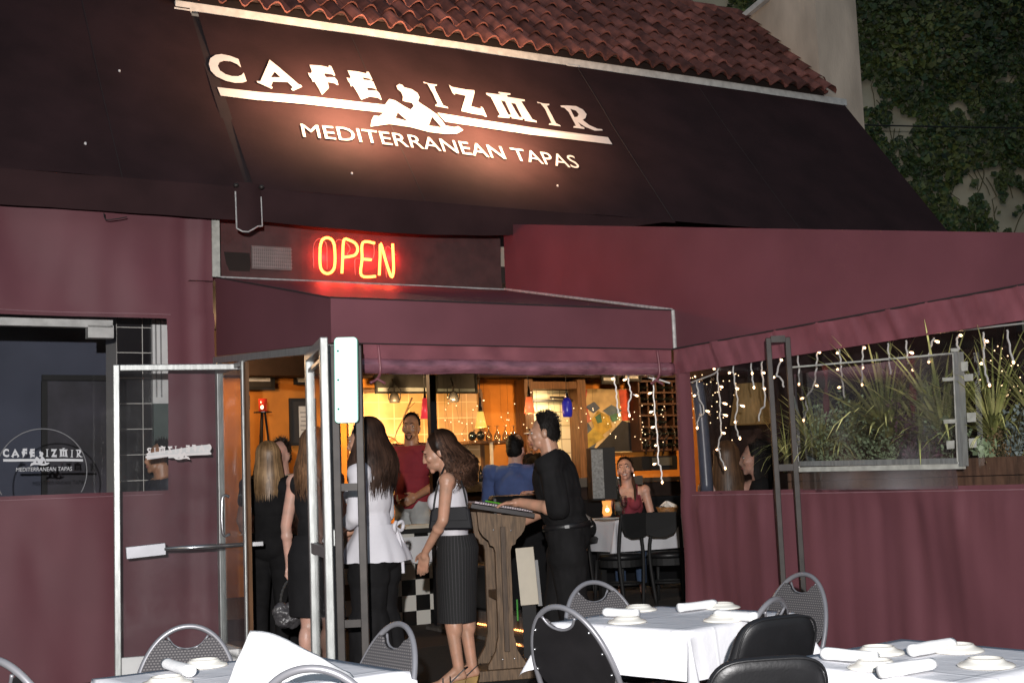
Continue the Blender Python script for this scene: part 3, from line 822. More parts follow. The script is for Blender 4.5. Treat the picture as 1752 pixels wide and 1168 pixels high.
def curt(v, z):
    low = max(0, (RZ0 - z))
    a = 0.030 + 0.05 * math.exp(-((z - RZ0 + 0.1) / 0.12) ** 2) * 0.6
    d_ = 0.055 * fn(v * 1.9 + 0.8 * z, z * 0.6, 5) + a * (fn(v * 6.5, z * 0.4, 2) * 0.6 + fn(v * 15, z * 0.7, 4) * 0.2)
    e = 0.022 * math.exp(-((v - VW - 0.04) / 0.05) ** 2)
    return -d_ * min(1, 0.25 + low * 6) - e
mb = MB()
vs2 = sorted(set(linspace(VW - 0.005, VEND, 190) + [WV0]))
zs2 = sorted(set(linspace(0.02, RZ0, 26) + linspace(RZ0, RZ1, 12) + [RZ1 + 0.02]))
mb.grid(lambda v, z: L(curt(v, z), v, z), vs2, zs2, skip=lambda v, z: v > WV0 and RZ0 < z < RZ1)
mb.build('curtain_fabric', M['vinyl'], pr, world=True, smooth=True)
for z_ in (RZ0 - 0.026,):
    mb = MB(); mb.tube([L(curt(v, z_) - 0.003, v, z_) for v in linspace(WV0 - 0.04, VEND, 200)], 0.0022, 4); mb.build('stitching', M['stitch'], pr, world=True)
for v_ in (5.25,):
    mb = MB(); mb.tube([L(curt(v_, z) - 0.003, v_, z) for z in linspace(0.05, RZ0 - 0.03, 30)], 0.0030, 4); mb.build('panel_seam', M['seam'], pr, world=True)
mb = MB()      # gathered strip over the window
mb.grid(lambda v, z: L(-0.02 - 0.014 * fn(v * 9 + (z - RZ1) * 6, z * 2, 3) - 0.01 * fn(v * 22 + (z - RZ1) * 9, 0, 3), v, z), linspace(VW, VEND, 240), linspace(RZ1 - 0.012, ZB + 0.004, 6))
mb.build('gathered_strip', M['vinyl_light'], pr, world=True, smooth=True)
mb = MB(); mb.tube([L(-0.022, v, ZB + 0.003) for v in linspace(VW, VEND, 12)], 0.006, 5)
mb.build('hem_seam', M['seam'], pr, world=True)
mb = MB(); mb.quad(L(0.004, WV0 - 0.02, RZ0 - 0.02), L(0.004, VEND, RZ0 - 0.02), L(0.004, VEND, RZ1 + 0.02), L(0.004, WV0 - 0.02, RZ1 + 0.02))
mb.build('window_pane', M['window'], pr, world=True)
mb = MB(); mb.quad(L(0.03, -0.05, gtop(-0.05)), L(0.03, VEND, gtop(VEND)), L(AR - 0.05, VEND, gtop(VEND)), L(AR - 0.05, -0.05, gtop(-0.05)))
mb.build('sloping_roof', M['brown'], pr, world=True)

# ------------------------------------------------------------------ entrance porch
po = thing('entrance_porch', 'maroon vinyl entrance porch canopy with rolled-up front curtain', 'porch', L(UW / 2, 1.2, 0))
mb = MB()
mb.grid(lambda u, v: L(u, v, cz(v) - 0.035 * math.sin(PI * v / VW) * abs(math.sin(u * 2.2 + 0.4)) + 0.006 * fn(u * 2, v * 2)), linspace(UW, -0.01, 30), linspace(0, VW, 14))
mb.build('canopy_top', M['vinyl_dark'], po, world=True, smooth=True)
mb = MB()
mb.grid(lambda u, z: L(u, VW + 0.006 * fn(u * 2.4, z * 3, 5), z), linspace(UW, -0.005, 40), linspace(ZB, CZF, 6))
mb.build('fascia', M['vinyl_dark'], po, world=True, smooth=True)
mb = MB()
def zh(v): return ZB + (VW - v) / VW * 0.17
mb.grid(lambda v, k: L(UW + 0.008 * fn(v * 1.5, k * 2, 8), v, zh(v) * (1 - k) + cz(v) * k), linspace(0.0, VW, 24), linspace(0, 1, 6))
mb.build('side_panel', M['vinyl'], po, world=True, smooth=True)
mb = MB()
mb.tube([L(-0.012, v, cz(v) + 0.004) for v in linspace(0, VW, 12)], 0.011, 6); mb.tube([L(-0.012, VW + 0.012, CZF), L(-0.012, VW + 0.012, ZB)], 0.013, 6)
mb.tube([L(u, 0.01, CZH) for u in linspace(UW, 0, 8)], 0.008, 5)
mb.build('edge_piping', M['piping'], po, world=True)
mb = MB(); mb.tube([L(u, VW + 0.004, CZF + 0.002) for u in linspace(UW, 0, 30)], 0.005, 5); mb.tube([L(UW, v, cz(v)) for v in linspace(0, VW, 10)], 0.006, 5)
mb.tube([L(u, VW + 0.006, ZB) for u in linspace(UW, 0, 30)], 0.004, 5)
mb.build('edge_seam', M['seam'], po, world=True)
# gathered strip and rolled clear curtain
uL = on_v(622, 600, VW).x
z_r = on_v(880, 622, VW).z; z_r2 = on_v(880, 641, VW).z
mb = MB(); mb.grid(lambda u, z: L(u, VW - 0.008 + 0.014 * fn(u * 7 + (z) * 8, z * 3, 3), z), linspace(uL, -0.03, 90), linspace(z_r - 0.02, ZB, 5))
mb.build('gathered_strip', M['vinyl_light'], po, world=True, smooth=True)
rr = (z_r - z_r2) / 2 + 0.012
mb = MB(); pts = [L(u, VW - 0.005 + 0.006 * fn(u * 3), (z_r + z_r2) / 2 + 0.012 + 0.006 * fn(u * 2.2, 3)) for u in linspace(uL - 0.1, -0.04, 60)]
mb.tube(pts, [rr * (1 + 0.10 * fn(p.x * 9, 2)) for p in pts], 14)
ro = mb.build('rolled_curtain', M['roll_vinyl'], po, world=True, smooth=True)
for k_, (dz, dv) in enumerate(((0.55, 0.62), (-0.35, 0.80), (-0.85, 0.35))):
    mb = MB(); mb.tube([p + W * rr * dv + Z * (rr * dz + 0.006 * fn(p.x * 5, k_)) for p in pts], [0.006 + 0.003 * fn(p.x * 11, k_) for p in pts], 6); mb.build('sheet_edge', M['roll_vinyl'], ro, world=True, smooth=True)
for px in (645, 1122):
    q = on_v(px, 640, VW).x; mb = MB()
    mb.tube(bez([L(q, VW + 0.03, ZB - 0.01), L(q + 0.005, VW + 0.04, z_r2 + 0.02), L(q, VW - 0.0, z_r2 - 0.03), L(q - 0.05, VW + 0.01, z_r2 - 0.055)], 5), 0.009, 6)
    mb.tube(bez([L(q, VW - 0.0, z_r2 - 0.03), L(q + 0.05, VW + 0.01, z_r2 - 0.06)], 4), 0.008, 6); mb.build('tie_strap', M['vinyl_light'], po, world=True, smooth=True)
# porch frame: header bar and corner pole
mb = MB(); mb.bar(L(UW, -0.02, zh(0) - 0.03), L(UW, VW - 0.02, zh(VW) - 0.03), 0.05, 0.05); mb.build('header_bar', M['alu'], po, world=True, bevel=0.003)
for v in (0.03, VW - 0.04):
    mb = MB(); mb.lbox(UW - 0.018, UW + 0.03, v - 0.025, v + 0.025, 0, zh(v) - 0.06); mb.build('corner_pole', M['alu'], po, world=True, bevel=0.003)

# transom strip with the neon sign: clear sheet in front, dark cloth behind
ts = thing('transom_strip', 'clear vinyl strip with dark backing above the porch canopy', 'window strip', L(UW / 2, 0, CZH))
mb = MB(); mb.quad(L(UW, 0.0, CZH), L(-0.005, 0.0, CZH), L(-0.005, 0.0, AZ0 - 0.05), L(UW, 0.0, AZ0 - 0.05)); mb.build('clear_sheet', M['window'], ts, world=True)
mb = MB(); mb.grid(lambda u, z: L(u, -0.24 + 0.02 * fn(u * 2, z * 2), z), linspace(UW - 0.2, 0.1, 30), linspace(CZH - 0.03, AZ0 + 0.2, 6)); mb.quad(L(UW - .2, -0.24, CZH - 0.03), L(0.1, -0.24, CZH - 0.03), L(0.1, 0.0, CZH - 0.03), L(UW - .2, 0.0, CZH - 0.03))
mb.build('backing_cloth', M['dark_panel'], ts, world=True)
q0 = on_v(369, 420, 0.012).x
mb = MB(); mb.lbox(q0 - 0.03, q0 + 0.03, 0.006, 0.02, CZH, AZ0 - 0.1); mb.build('edge_post', M['tape'], ts, world=True)
q0 = on_v(882, 440, 0.015).x
mb = MB(); mb.lbox(q0 - 0.012, q0 + 0.012, 0.002, 0.014, CZH, AZ0 - 0.18); mb.build('edge_strip', M['seam'], ts, world=True)
a_ = on_v(430, 420, -0.19); b_ = on_v(499, 463, -0.19)
vg = thing('wall_vent', 'pale louvred vent behind the clear strip beside neon sign', 'vent', L((a_.x + b_.x) / 2, -0.2, b_.z))
mb = MB(); mb.lbox(a_.x, b_.x, -0.20, -0.185, b_.z, a_.z); mb.build('vent_plate', mat('dim_vent', (0.20, 0.15, 0.14)), vg, world=True)
mb = MB()
for x in linspace(a_.x + 0.01, b_.x - 0.01, 20): mb.lbox(x - 0.003, x + 0.003, -0.185, -0.175, b_.z + 0.01, a_.z - 0.01)
for z in linspace(b_.z + 0.02, a_.z - 0.02, 6): mb.lbox(a_.x, b_.x, -0.174, -0.170, z - 0.003, z + 0.003)
mb.build('vent_louvres', mat('vent_slat', (0.30, 0.24, 0.23)), vg, world=True)
# neon sign
def nz(pts): return [(340 + x / 4.171, 360 + y / 4.171) for x, y in pts]
NV = -0.10
def neo(pts, r_, name, m, par, v=NV, close=False):
    w_ = [onp(x, y, L(0, v), W) for x, y in nz(pts)]
    sm = bez(w_ + ([w_[0]] if close else []), 5)
    if close: sm = sm[:-1]
    mb = MB(); mb.tube(sm, r_, 7, closed=close); return mb.build(name, m, par, world=True, smooth=True)
M['neon'] = glow('neon_red', (1.0, 0.14, 0.028), 13.0)
M['neon_reflection'] = mat('pale_reflection', (0.42, 0.20, 0.20), rough=0.3)  # pale tone standing in for the neon letters' reflection
ns = thing('neon_open_sign', 'glowing neon sign reading OPEN behind the clear strip', 'neon sign', onp(610, 470, L(0, NV), W))
neo([(866, 265), (882, 212), (916, 195), (952, 212), (970, 265), (972, 385), (952, 435), (916, 450), (882, 432), (866, 385)], 0.0115, 'letter_tube', M['neon'], ns, close=True)
neo([(1022, 448), (1028, 330), (1036, 213), (1080, 214), (1122, 240), (1134, 282), (1110, 320), (1036, 334)], 0.0115, 'letter_tube', M['neon'], ns)
e1 = neo([(1256, 234), (1172, 229), (1166, 345), (1162, 464), (1262, 470)], 0.0115, 'letter_tube', M['neon'], ns)
neo([(1166, 347), (1232, 352)], 0.0115, 'middle_bar', M['neon'], e1)
neo([(1288, 462), (1294, 340), (1298, 236), (1335, 360), (1374, 472), (1390, 430), (1388, 330), (1384, 238)], 0.0115, 'letter_tube', M['neon'], ns)
for pts in ([(820, 410), (818, 260), (850, 205), (890, 212), (914, 260), (916, 420)], [(975, 430), (978, 225), (1040, 222), (1080, 270), (1060, 310)], [(1118, 462), (1116, 352), (1160, 345), (1240, 350), (1246, 240), (1180, 232)], [(1340, 480), (1338, 260), (1410, 320)]):
    neo(pts, 0.004, 'letter_reflection', M['neon_reflection'], ns, v=NV - 0.06)  # reflected outlines of the letters, built as thin tubes
# ------------------------------------------------------------------ inside the cafe
def lthing(name, label, cat, u, v, z=0.0, group=None):    # local x runs along U, local y runs into the building
    return thing(name, label, cat, L(u, v, z), TH, group)
def wall_rect(x0, y0, x1, y1, v):
    a = on_v(x0, y1, v); b = on_v(x1, y0, v)
    return a.x, a.z, b.x, b.z
bf_ = MB(); bf_.lbox(-3.4, 0.0, VB + 0.01, -1.80, 0.013, 0.19); tag(bf_.build('bar_floor', M['darkwall']), kind='structure')

# tiled mural
u0, z0, u1, z1_ = wall_rect(600, 672, 818, 860, VB + 0.05)
mu = lthing('tiled_mural', 'sandy tiled mural lit by spotlights behind the bar', 'mural', u0, VB + 0.05, z0)
mb = MB(); mb.box(((u1 - u0) / 2, 0.02, (z1_ - z0) / 2), (u1 - u0, 0.04, z1_ - z0)); mb.build('tile_panel', M['mural'], mu)
def mur(px, py): q = on_v(px, py, VB + 0.056); return L(q.x, q.y, q.z)
BRP = mat('branch_paint', (0.13, 0.075, 0.03))
for pts, r0 in (([(705, 680), (694, 705), (688, 720), (680, 735), (675, 750)], 0.012), ([(636, 740), (660, 745), (676, 752), (688, 768)], 0.010), ([(812, 735), (806, 750), (800, 765)], 0.010), ([(694, 705), (702, 696), (710, 688)], 0.007)):
    w_ = bez([mur(*p) for p in pts], 4); mb = MB(); mb.tube(w_, [r0 * (1 - 0.6 * i / len(w_)) for i in range(len(w_))], 5); mb.build('painted_branch', BRP, mu, world=True)
mb = MB(); rnd = random.Random(3)
for i in range(26):
    px = rnd.uniform(640, 690); py = 745 + (px - 640) * 0.35 + rnd.uniform(-6, 34); a = rnd.uniform(0, PI); s = rnd.uniform(4, 9)
    mb.poly([mur(px + math.cos(a) * s, py + math.sin(a) * s), mur(px + math.cos(a + 1.7) * s * .4, py + math.sin(a + 1.7) * s * .4), mur(px - math.cos(a) * s, py - math.sin(a) * s), mur(px - math.cos(a + 1.7) * s * .4, py - math.sin(a + 1.7) * s * .4)])
mb.build('painted_leaves', mat('leaf_paint', (0.50, 0.16, 0.05), var=0.4, island=0.4), mu, world=True)
mb = MB(); mb.box(((u1 - u0) / 2, -0.01, z1_ - z0 + 0.02), (u1 - u0 + 0.06, 0.06, 0.04)); mb.box((u1 - u0 + 0.02, -0.01, (z1_ - z0) / 2), (0.04, 0.06, z1_ - z0)); mb.build('wooden_edge', M['wood'], mu)

# spotlights on the mural
for k, (px, py, lab) in enumerate(((675, 684, 'dark track spotlight hanging over the brightest part of mural'), (776, 683, 'tilted silver track spotlight nearer the yellow pendant'))):
    p = at(px, py, 14.3)
    sp_ = thing('track_spotlight', lab, 'spotlight', p, TH, 'spotlights over the mural')
    mb = MB(); mb.lathe([(0.028, 0.09), (0.05, 0.05), (0.062, 0.0), (0.058, -0.03)], n=14); mb.build('lamp_head', M['bronze'] if k == 0 else M['steel'], sp_, smooth=True)
    mb = MB(); mb.lathe([(0.0, -0.020), (0.05, -0.022)], n=12); mb.build('bulb_face', glow('spot_face', (1, 0.75, 0.45), 1.2, False), sp_)
    mb = MB(); mb.tube([(0, 0, 0.08), (0, 0, 0.16), (0, 0.05, 0.24)], 0.010, 6); mb.tube([(0.07, 0, 0.0), (0.075, 0, 0.12), (0, 0, 0.17), (-0.075, 0, 0.12), (-0.07, 0, 0.0)], 0.006, 5); mb.build('bracket', M['black_metal'], sp_)

# wall pictures
def picture(name, label, cat, x0, y0, x1, y1, v, rim, inner, mats, group=None):
    a, b, c, d_ = wall_rect(x0, y0, x1, y1, v)
    t_ = lthing(name, label, cat, a, v, b, group)
    w_, h_ = c - a, d_ - b
    mb = MB()
    for bx in (((w_ / 2, 0, rim / 2), (w_, 0.03, rim)), ((w_ / 2, 0, h_ - rim / 2), (w_, 0.03, rim)), ((rim / 2, 0, h_ / 2), (rim, 0.03, h_ - 2 * rim)), ((w_ - rim / 2, 0, h_ / 2), (rim, 0.03, h_ - 2 * rim))): mb.box(*bx)
    mb.build('frame', M['black'], t_)
    mb = MB(); mb.box((w_ / 2, 0.008, h_ / 2), (w_ - 2 * rim, 0.008, h_ - 2 * rim)); mb.build('mount', mats[0], t_)
    mb = MB(); mb.box((w_ * inner[0], 0.002, h_ * inner[1]), (w_ * inner[2], 0.004, h_ * inner[3])); sh = mb.build('sheet', mats[1], t_)
    mb = MB()
    for i in range(5):
        mb.box((w_ * (inner[0] - 0.03), -0.002, h_ * (inner[1] + inner[3] * (0.3 - 0.14 * i))), (w_ * inner[2] * (0.72 - 0.07 * (i % 3)), 0.002, h_ * inner[3] * 0.035))
    mb.build('print_lines', M['grey'], sh)
    return t_
dm = mat('dark_mount', (0.03, 0.028, 0.028)); shw = mat('paper_sheet', (0.60, 0.60, 0.58))
picture('framed_notice', 'black framed notice at the upper left of the orange wall', 'picture', 418, 622, 469, 667, VB + 0.06, 0.035, (0.5, 0.55, 0.72, 0.45), (dm, shw), 'framed sheets on the orange wall')
picture('framed_notice', 'small black framed white certificate high beside the door', 'picture', 503, 618, 535, 658, VB + 0.06, 0.03, (0.5, 0.5, 0.8, 0.8), (dm, shw), 'framed sheets on the orange wall')
picture('framed_notice', 'tall black framed sheet lowest of the wall frames', 'picture', 496, 681, 540, 762, VB + 0.06, 0.03, (0.62, 0.5, 0.52, 0.66), (dm, shw), 'framed sheets on the orange wall')
VSO = VB + 0.37
picture('soffit_picture', 'wide dark framed picture strip on the soffit over the mural', 'picture', 642, 632, 736, 673, VSO, 0.02, (0.5, 0.16, 0.9, 0.16), (dm, mat('pale_strip', (0.35, 0.36, 0.35))))
picture('soffit_picture', 'dark framed picture on the soffit above the right spotlight', 'picture', 745, 632, 815, 673, VSO, 0.02, (0.5, 0.14, 0.9, 0.12), (dm, mat('pale_strip2', (0.22, 0.26, 0.26))))
picture('soffit_picture', 'small black frame with white bars left above the painting', 'picture', 1029, 640, 1057, 657, VSO, 0.02, (0.5, 0.5, 0.7, 0.3), (dm, shw), 'small frames on the soffit')
picture('soffit_picture', 'small black frame with white bars nearest the wine rack', 'picture', 1066, 638, 1096, 652, VSO, 0.02, (0.5, 0.5, 0.7, 0.3), (dm, shw), 'small frames on the soffit')

# iron candle stand
p = at(450, 705, 13.3); base = V3((p.x, p.y, 0.012))
cs = thing('candle_stand', 'tall thin iron candle stand with red glass by orange wall', 'candle stand', base)
h = p.z - base.z
mb = MB(); mb.lathe([(0.0, h - 0.008), (0.095, h - 0.004), (0.095, h + 0.004), (0.0, h + 0.006)], n=16); mb.build('dish', M['black_metal'], cs)
for a in (0.4, 2.5, 4.6):
    mb = MB(); mb.tube([(0.02 * math.cos(a), 0.02 * math.sin(a), h), (0.24 * math.cos(a), 0.24 * math.sin(a), 0)], 0.012, 6); mb.build('leg', M['black_metal'], cs)
mb = MB(); mb.lathe([(0.045, h + 0.008), (0.045, h + 0.14), (0.040, h + 0.14), (0.040, h + 0.012)], n=14); cg = mb.build('candle_glass', mat('red_glass', (0.25, 0.012, 0.008), rough=0.15, emit=(1, 0.08, 0.02), estr=0.25), cs, smooth=True)
mb = MB(); mb.ball((0, -0.047, h + 0.05), (0.015, 0.012, 0.02)); mb.build('flame', glow('candle_flame', (1, 0.55, 0.3), 7, False), cg)

# pendants
def pendant(px, ytop, y0, y1, w0, w1, Y, c, e, lab, kind):
    p = at(px, y1, Y)
    t_ = thing('pendant_lamp', lab, 'pendant lamp', p, 0, 'glass pendant lamps over the bar')
    k = Y / FPX
    h1 = (y1 - y0) * k; h2 = (y1 - ytop) * k
    sm = mat('pendant_glass_' + kind, c, rough=0.3, emit=e[0], estr=e[1], var=0.05)
    mb = MB()
    if kind == 'blue': prof = [(w1 * k * 0.43, 0), (w1 * k * 0.52, h1 * 0.3), (w1 * k * 0.5, h1 * 0.75), (w0 * k * 0.4, h1)]
    else: prof = [(w1 * k / 2, 0), (w0 * k / 2 + (w1 - w0) * k * 0.25, h1 * 0.5), (w0 * k / 2, h1)]
    mb.lathe(prof, n=18); mb.build('shade', sm, t_, smooth=True)
    mb = MB(); mb.lathe([(w0 * k * 0.34, h1 + 0.002), (w0 * k * 0.16, h2), (0.006, h2 + 0.03)], n=12); mb.build('cap', M['steel'] if kind == 'blue' else M['black_metal'], t_, smooth=True)
    mb = MB(); mb.tube([(0, 0, h2 + 0.02), (0, 0, 3.04 - p.z)], 0.004, 5); mb.build('cord', M['black_metal'], t_)
    return p
PEND = []
PEND.append(pendant(823, 683, 704, 731, 10, 20, 12.6, (0.75, 0.60, 0.18), ((1.0, 0.62, 0.10), 0.75), 'glowing yellow cone pendant lamp over the bar', 'yellow'))
PEND.append(pendant(906, 665, 679, 707, 10, 19, 12.6, (0.75, 0.25, 0.12), ((1.0, 0.18, 0.05), 0.95), 'glowing orange red cone pendant before the kitchen window', 'orange'))
PEND.append(pendant(971, 671, 681, 713, 12, 17, 12.6, (0.03, 0.03, 0.25), ((0.05, 0.04, 0.8), 0.16), 'dark blue bottle shaped pendant lamp', 'blue'))
PEND.append(pendant(728, 668, 681, 716, 8, 17, 12.9, (0.60, 0.04, 0.06), ((1.0, 0.05, 0.06), 0.55), 'rosy red pendant lamp half behind the black post', 'red'))
p = at(739, 700, 11.9); mb = MB(); mb.box((p.x, p.y, 1.53), (0.065, 0.065, 3.0), TH)
tag(mb.build('steel_post', mat('black_post', (0.012, 0.012, 0.014), rough=0.4)), 'black square post holding up the ceiling by red pendant', 'post')

# kitchen pass window
a, b, c, d_ = wall_rect(902, 668, 972, 800, VB + 0.02)
kw = lthing('kitchen_window', 'brightly lit kitchen pass window framed by brown wooden posts', 'window', a, VB + 0.02, b)
w_, h_ = c - a, d_ - b
mb = MB(); mb.box((w_ / 2, 0.005, h_ / 2), (w_, 0.02, h_)); mb.build('tiled_back', M['kitchen_tile'], kw)
for x in (-0.06, w_ + 0.06):
    mb = MB(); mb.box((x, -0.10, 2.56 / 2 - b + 0.0), (0.12, 0.24, 2.54)); mb.build('post', M['wood'], kw)
mb = MB(); mb.box((w_ / 2, -0.10, h_ + 0.05), (w_, 0.22, 0.09)); mb.build('lintel', M['wood'], kw)
mb = MB(); mb.box((w_ / 2, -0.06, h_ - 0.13), (w_, 0.10, 0.025)); mb.tube([(0.3, -0.12, h_ - 0.09), (0.5, -0.12, h_ - 0.10)], 0.016, 6); mb.build('utensil_shelf', M['bronze'], kw)

# painting
a, b, c, d_ = wall_rect(984, 665, 1077, 776, VB + 0.06)
pt = lthing('abstract_painting', 'large abstract painting of red, cream, yellow and black shapes', 'painting', a, VB + 0.06, b)
w_, h_ = c - a, d_ - b
mb = MB(); mb.box((w_ / 2, 0.015, h_ / 2), (w_, 0.03, h_)); mb.build('canvas', mat('cream_canvas', (0.40, 0.29, 0.14), var=0.3, scale=5), pt)
LAY = [((0.02, 0.62, 0.02, 0.99, 0.26, 0.99, 0.22, 0.80, 0.26, 0.62), (0.42, 0.07, 0.05)), ((0.84, 0.50, 0.80, 0.99, 0.99, 0.99, 0.99, 0.50), (0.50, 0.06, 0.02)),
       ((0.02, 0.02, 0.02, 0.46, 0.24, 0.48, 0.40, 0.22, 0.30, 0.02), (0.05, 0.065, 0.085)), ((0.30, 0.02, 0.62, 0.30, 0.84, 0.50, 0.99, 0.46, 0.99, 0.02), (0.008, 0.008, 0.010)),
       ((0.10, 0.20, 0.36, 0.42, 0.52, 0.24, 0.22, 0.08), (0.30, 0.21, 0.03)), ((0.30, 0.52, 0.42, 0.66, 0.60, 0.58, 0.66, 0.40, 0.48, 0.28, 0.36, 0.36), (0.32, 0.20, 0.02)),
       ((0.20, 0.72, 0.36, 0.80, 0.46, 0.70, 0.34, 0.62), (0.05, 0.07, 0.12)), ((0.50, 0.66, 0.66, 0.75, 0.84, 0.66, 0.66, 0.55), (0.06, 0.09, 0.12)),
       ((0.36, 0.56, 0.46, 0.62, 0.48, 0.48, 0.40, 0.46), (0.03, 0.10, 0.05)), ((0.62, 0.58, 0.74, 0.62, 0.78, 0.52, 0.66, 0.48), (0.04, 0.12, 0.06)),
       ((0.06, 0.52, 0.24, 0.66, 0.30, 0.50, 0.14, 0.44), (0.36, 0.10, 0.05))]
for i, (pl, cc) in enumerate(LAY):
    mb = MB(); mb.poly([(pl[k] * w_, -0.0015 - 0.0012 * i, pl[k + 1] * h_) for k in range(0, len(pl), 2)])
    mb.build('paint_patch', mat('paint_%d' % i, cc, var=0.35, scale=9, bump=0.2), pt)
a, b, c, d_ = wall_rect(1082, 703, 1094, 716, VB + 0.03)
mb = MB(); mb.lbox(a, c, VB + 0.002, VB + 0.03, b, d_); sw = mb.build('thermostat', M['ivory'], bevel=0.004); tag(sw, 'small ivory wall thermostat right of the painting', 'thermostat')
mb = MB(); mb.lbox(a + 0.03, a + 0.055, VB + 0.031, VB + 0.036, b + 0.02, d_ - 0.03); mb.build('dial', M['grey'], sw)

# glass shelf
q0 = on_v(801, 754, -3.55); q1 = on_v(893, 752, -3.55)
gs = lthing('glass_shelf', 'wooden shelf of upturned glasses on the orange wall', 'shelf', q0.x, -3.55, q0.z)
sw_ = q1.x - q0.x
mb = MB(); mb.box((sw_ / 2, 0.3, -0.015), (sw_, 0.62, 0.03)); mb.build('board', M['wood'], gs)
mb = MB(); mb.bar((sw_ * 0.42, 0.0, -0.02), (sw_ * 0.42, 0.0, -0.65), 0.03, 0.03); mb.build('support', M['ivory'], gs)
wg = []
for i in range(11):
    x = 0.08 + i * (sw_ - 0.16) / 10
    t_ = thing('wine_glass', 'upturned wine glass standing in the row on the wall shelf', 'glass', L(q0.x + x, -3.60 + 0.1 * (i % 2), q0.z + 0.002), 0, 'upturned glasses on the wall shelf')
    if i == 0 or i == 1:
        mb = MB(); mb.ball((0, 0, 0.055), (0.05, 0.05, 0.055), 12, 8); mb.build('bowl', M['bottle_glass'], t_, smooth=True)
        t_['label'] = ('dark round glass at the left end of the wall shelf', 'second dark round glass from the left on the wall shelf')[i]
    else:
        mb = MB(); mb.lathe([(0.036, 0.0), (0.04, 0.05), (0.012, 0.10), (0.006, 0.12), (0.006, 0.16), (0.034, 0.165)], n=12); mb.build('bowl', M['thin_glass'], t_, smooth=True)

# checkered bar front and things on it
q0 = on_v(588, 1000, -1.6).x; q1 = on_v(748, 1000, -1.6).x
bc = lthing('checkered_bar', 'bar counter fronted with black and white checkered tiles', 'bar', q0, -1.6)
bwid = q1 - q0
mb = MB(); mb.box((bwid / 2, 0.2, 0.435), (bwid, 0.4, 0.85)); mb.build('tiled_front', M['checker'], bc)
mb = MB(); mb.box((bwid / 2, 0.18, 0.885), (bwid + 0.06, 0.50, 0.045)); mb.build('counter_top', M['black'], bc, bevel=0.006)
mb = MB(); mb.grid(lambda x, z: (x, -0.03 - 0.008 * fn(x * 9, z), z), linspace(0.25, bwid - 0.02, 30), linspace(0.585, 0.83, 5)); mb.build('cloth_front', M['cloth_lit'], bc)
mb = MB(); mb.box((bwid * 0.78, 0.0, 0.918), (0.30, 0.22, 0.02)); mb.box((bwid * 0.76, 0.01, 0.936), (0.24, 0.2, 0.014), 0.2); mb.build('stack_of_magazines', M['cream'], bc)
# back counter with bottles
q0 = on_v(795, 830, -2.4); q1 = on_v(1100, 826, -2.4)
cb = lthing('back_counter', 'grey topped bar counter with bottles behind the black booths', 'bar', q0.x, -2.4)
cw = q1.x - q0.x; ctz = q0.z
mb = MB(); mb.box((cw / 2, 0.25, ctz - 0.02), (cw, 0.5, 0.10)); mb.build('counter_top', mat('grey_counter', (0.13, 0.115, 0.095)), cb)
mb = MB(); mb.box((cw / 2, 0.27, (ctz - 0.07) / 2), (cw - 0.1, 0.4, ctz - 0.075)); mb.build('counter_body', M['darkwall'], cb)
def bottle(name, label, loc, h, r, m, cap=None, group=None):
    t_ = thing(name, label, 'bottle', loc, 0, group)
    mb = MB(); mb.lathe([(r * 0.9, 0), (r, 0.01), (r, h * 0.58), (r * 0.75, h * 0.68), (r * 0.36, h * 0.76), (r * 0.33, h * 0.95), (r * 0.4, h * 0.96), (r * 0.4, h), (0, h)], n=16)
    mb.build('glass_body', m, t_, smooth=True)
    mb = MB(); mb.lathe([(r * 1.015, h * 0.16), (r * 1.015, h * 0.46)], n=16); mb.build('paper_label', cap or M['cream'], t_, smooth=True)
    return t_
redsauce = mat('red_sauce', (0.40, 0.015, 0.01), rough=0.15)
for i, (px, lab, m_) in enumerate(((806, 'clear red sauce bottle on the back counter', redsauce), (814, 'dark bottle right beside the red sauce bottle', M['bottle_glass']), (823, 'dark brown bottle in the middle of back counter', M['bottle_glass']), (837, 'dark bottle farthest right of those on the back counter', M['bottle_glass']))):
    p = onp(px, 822, L(0, -2.55), W); bottle('counter_bottle', lab, (p.x, p.y, ctz + 0.031), 0.17, 0.026 if i else 0.032, m_, dm if i else redsauce, 'bottles on the back counter')

# black booths
def booth(u0, u1, v, z, lab):
    t_ = lthing('booth_seat', lab, 'booth', u0, v, DK)
    w_ = u1 - u0
    mb = MB(); mb.box((w_ / 2, 0, (z - DK) / 2), (w_, 0.12, z - DK)); mb.build('backrest', M['leather'], t_, bevel=0.03)
    mb = MB(); mb.box((w_ / 2, 0.30, 0.2), (w_, 0.46, 0.42)); mb.build('seat', M['leather'], t_, bevel=0.03)
    return t_
booth(0.10, 0.78, -0.62, 1.19, 'black vinyl booth behind the menu stand')
booth(1.55, 3.6, -1.75, 1.10, 'long black vinyl booth behind the smiling woman')
p = at(1010, 825, 12.45)
t_ = thing('speaker_box', 'upright box speaker with grey front on the booth back', 'speaker', (p.x + 0.08, p.y + 0.05, 1.10), TH - 0.35)
mb = MB(); mb.box((0.05, 0.06, 0.25), (0.24, 0.2, 0.50)); mb.build('cabinet', M['black'], t_)
mb = MB(); mb.box((-0.012, -0.045, 0.25), (0.115, 0.012, 0.47)); mb.build('grille', mat('grey_grille', (0.20, 0.21, 0.21), rough=0.6, scale=50, var=0.3), t_)

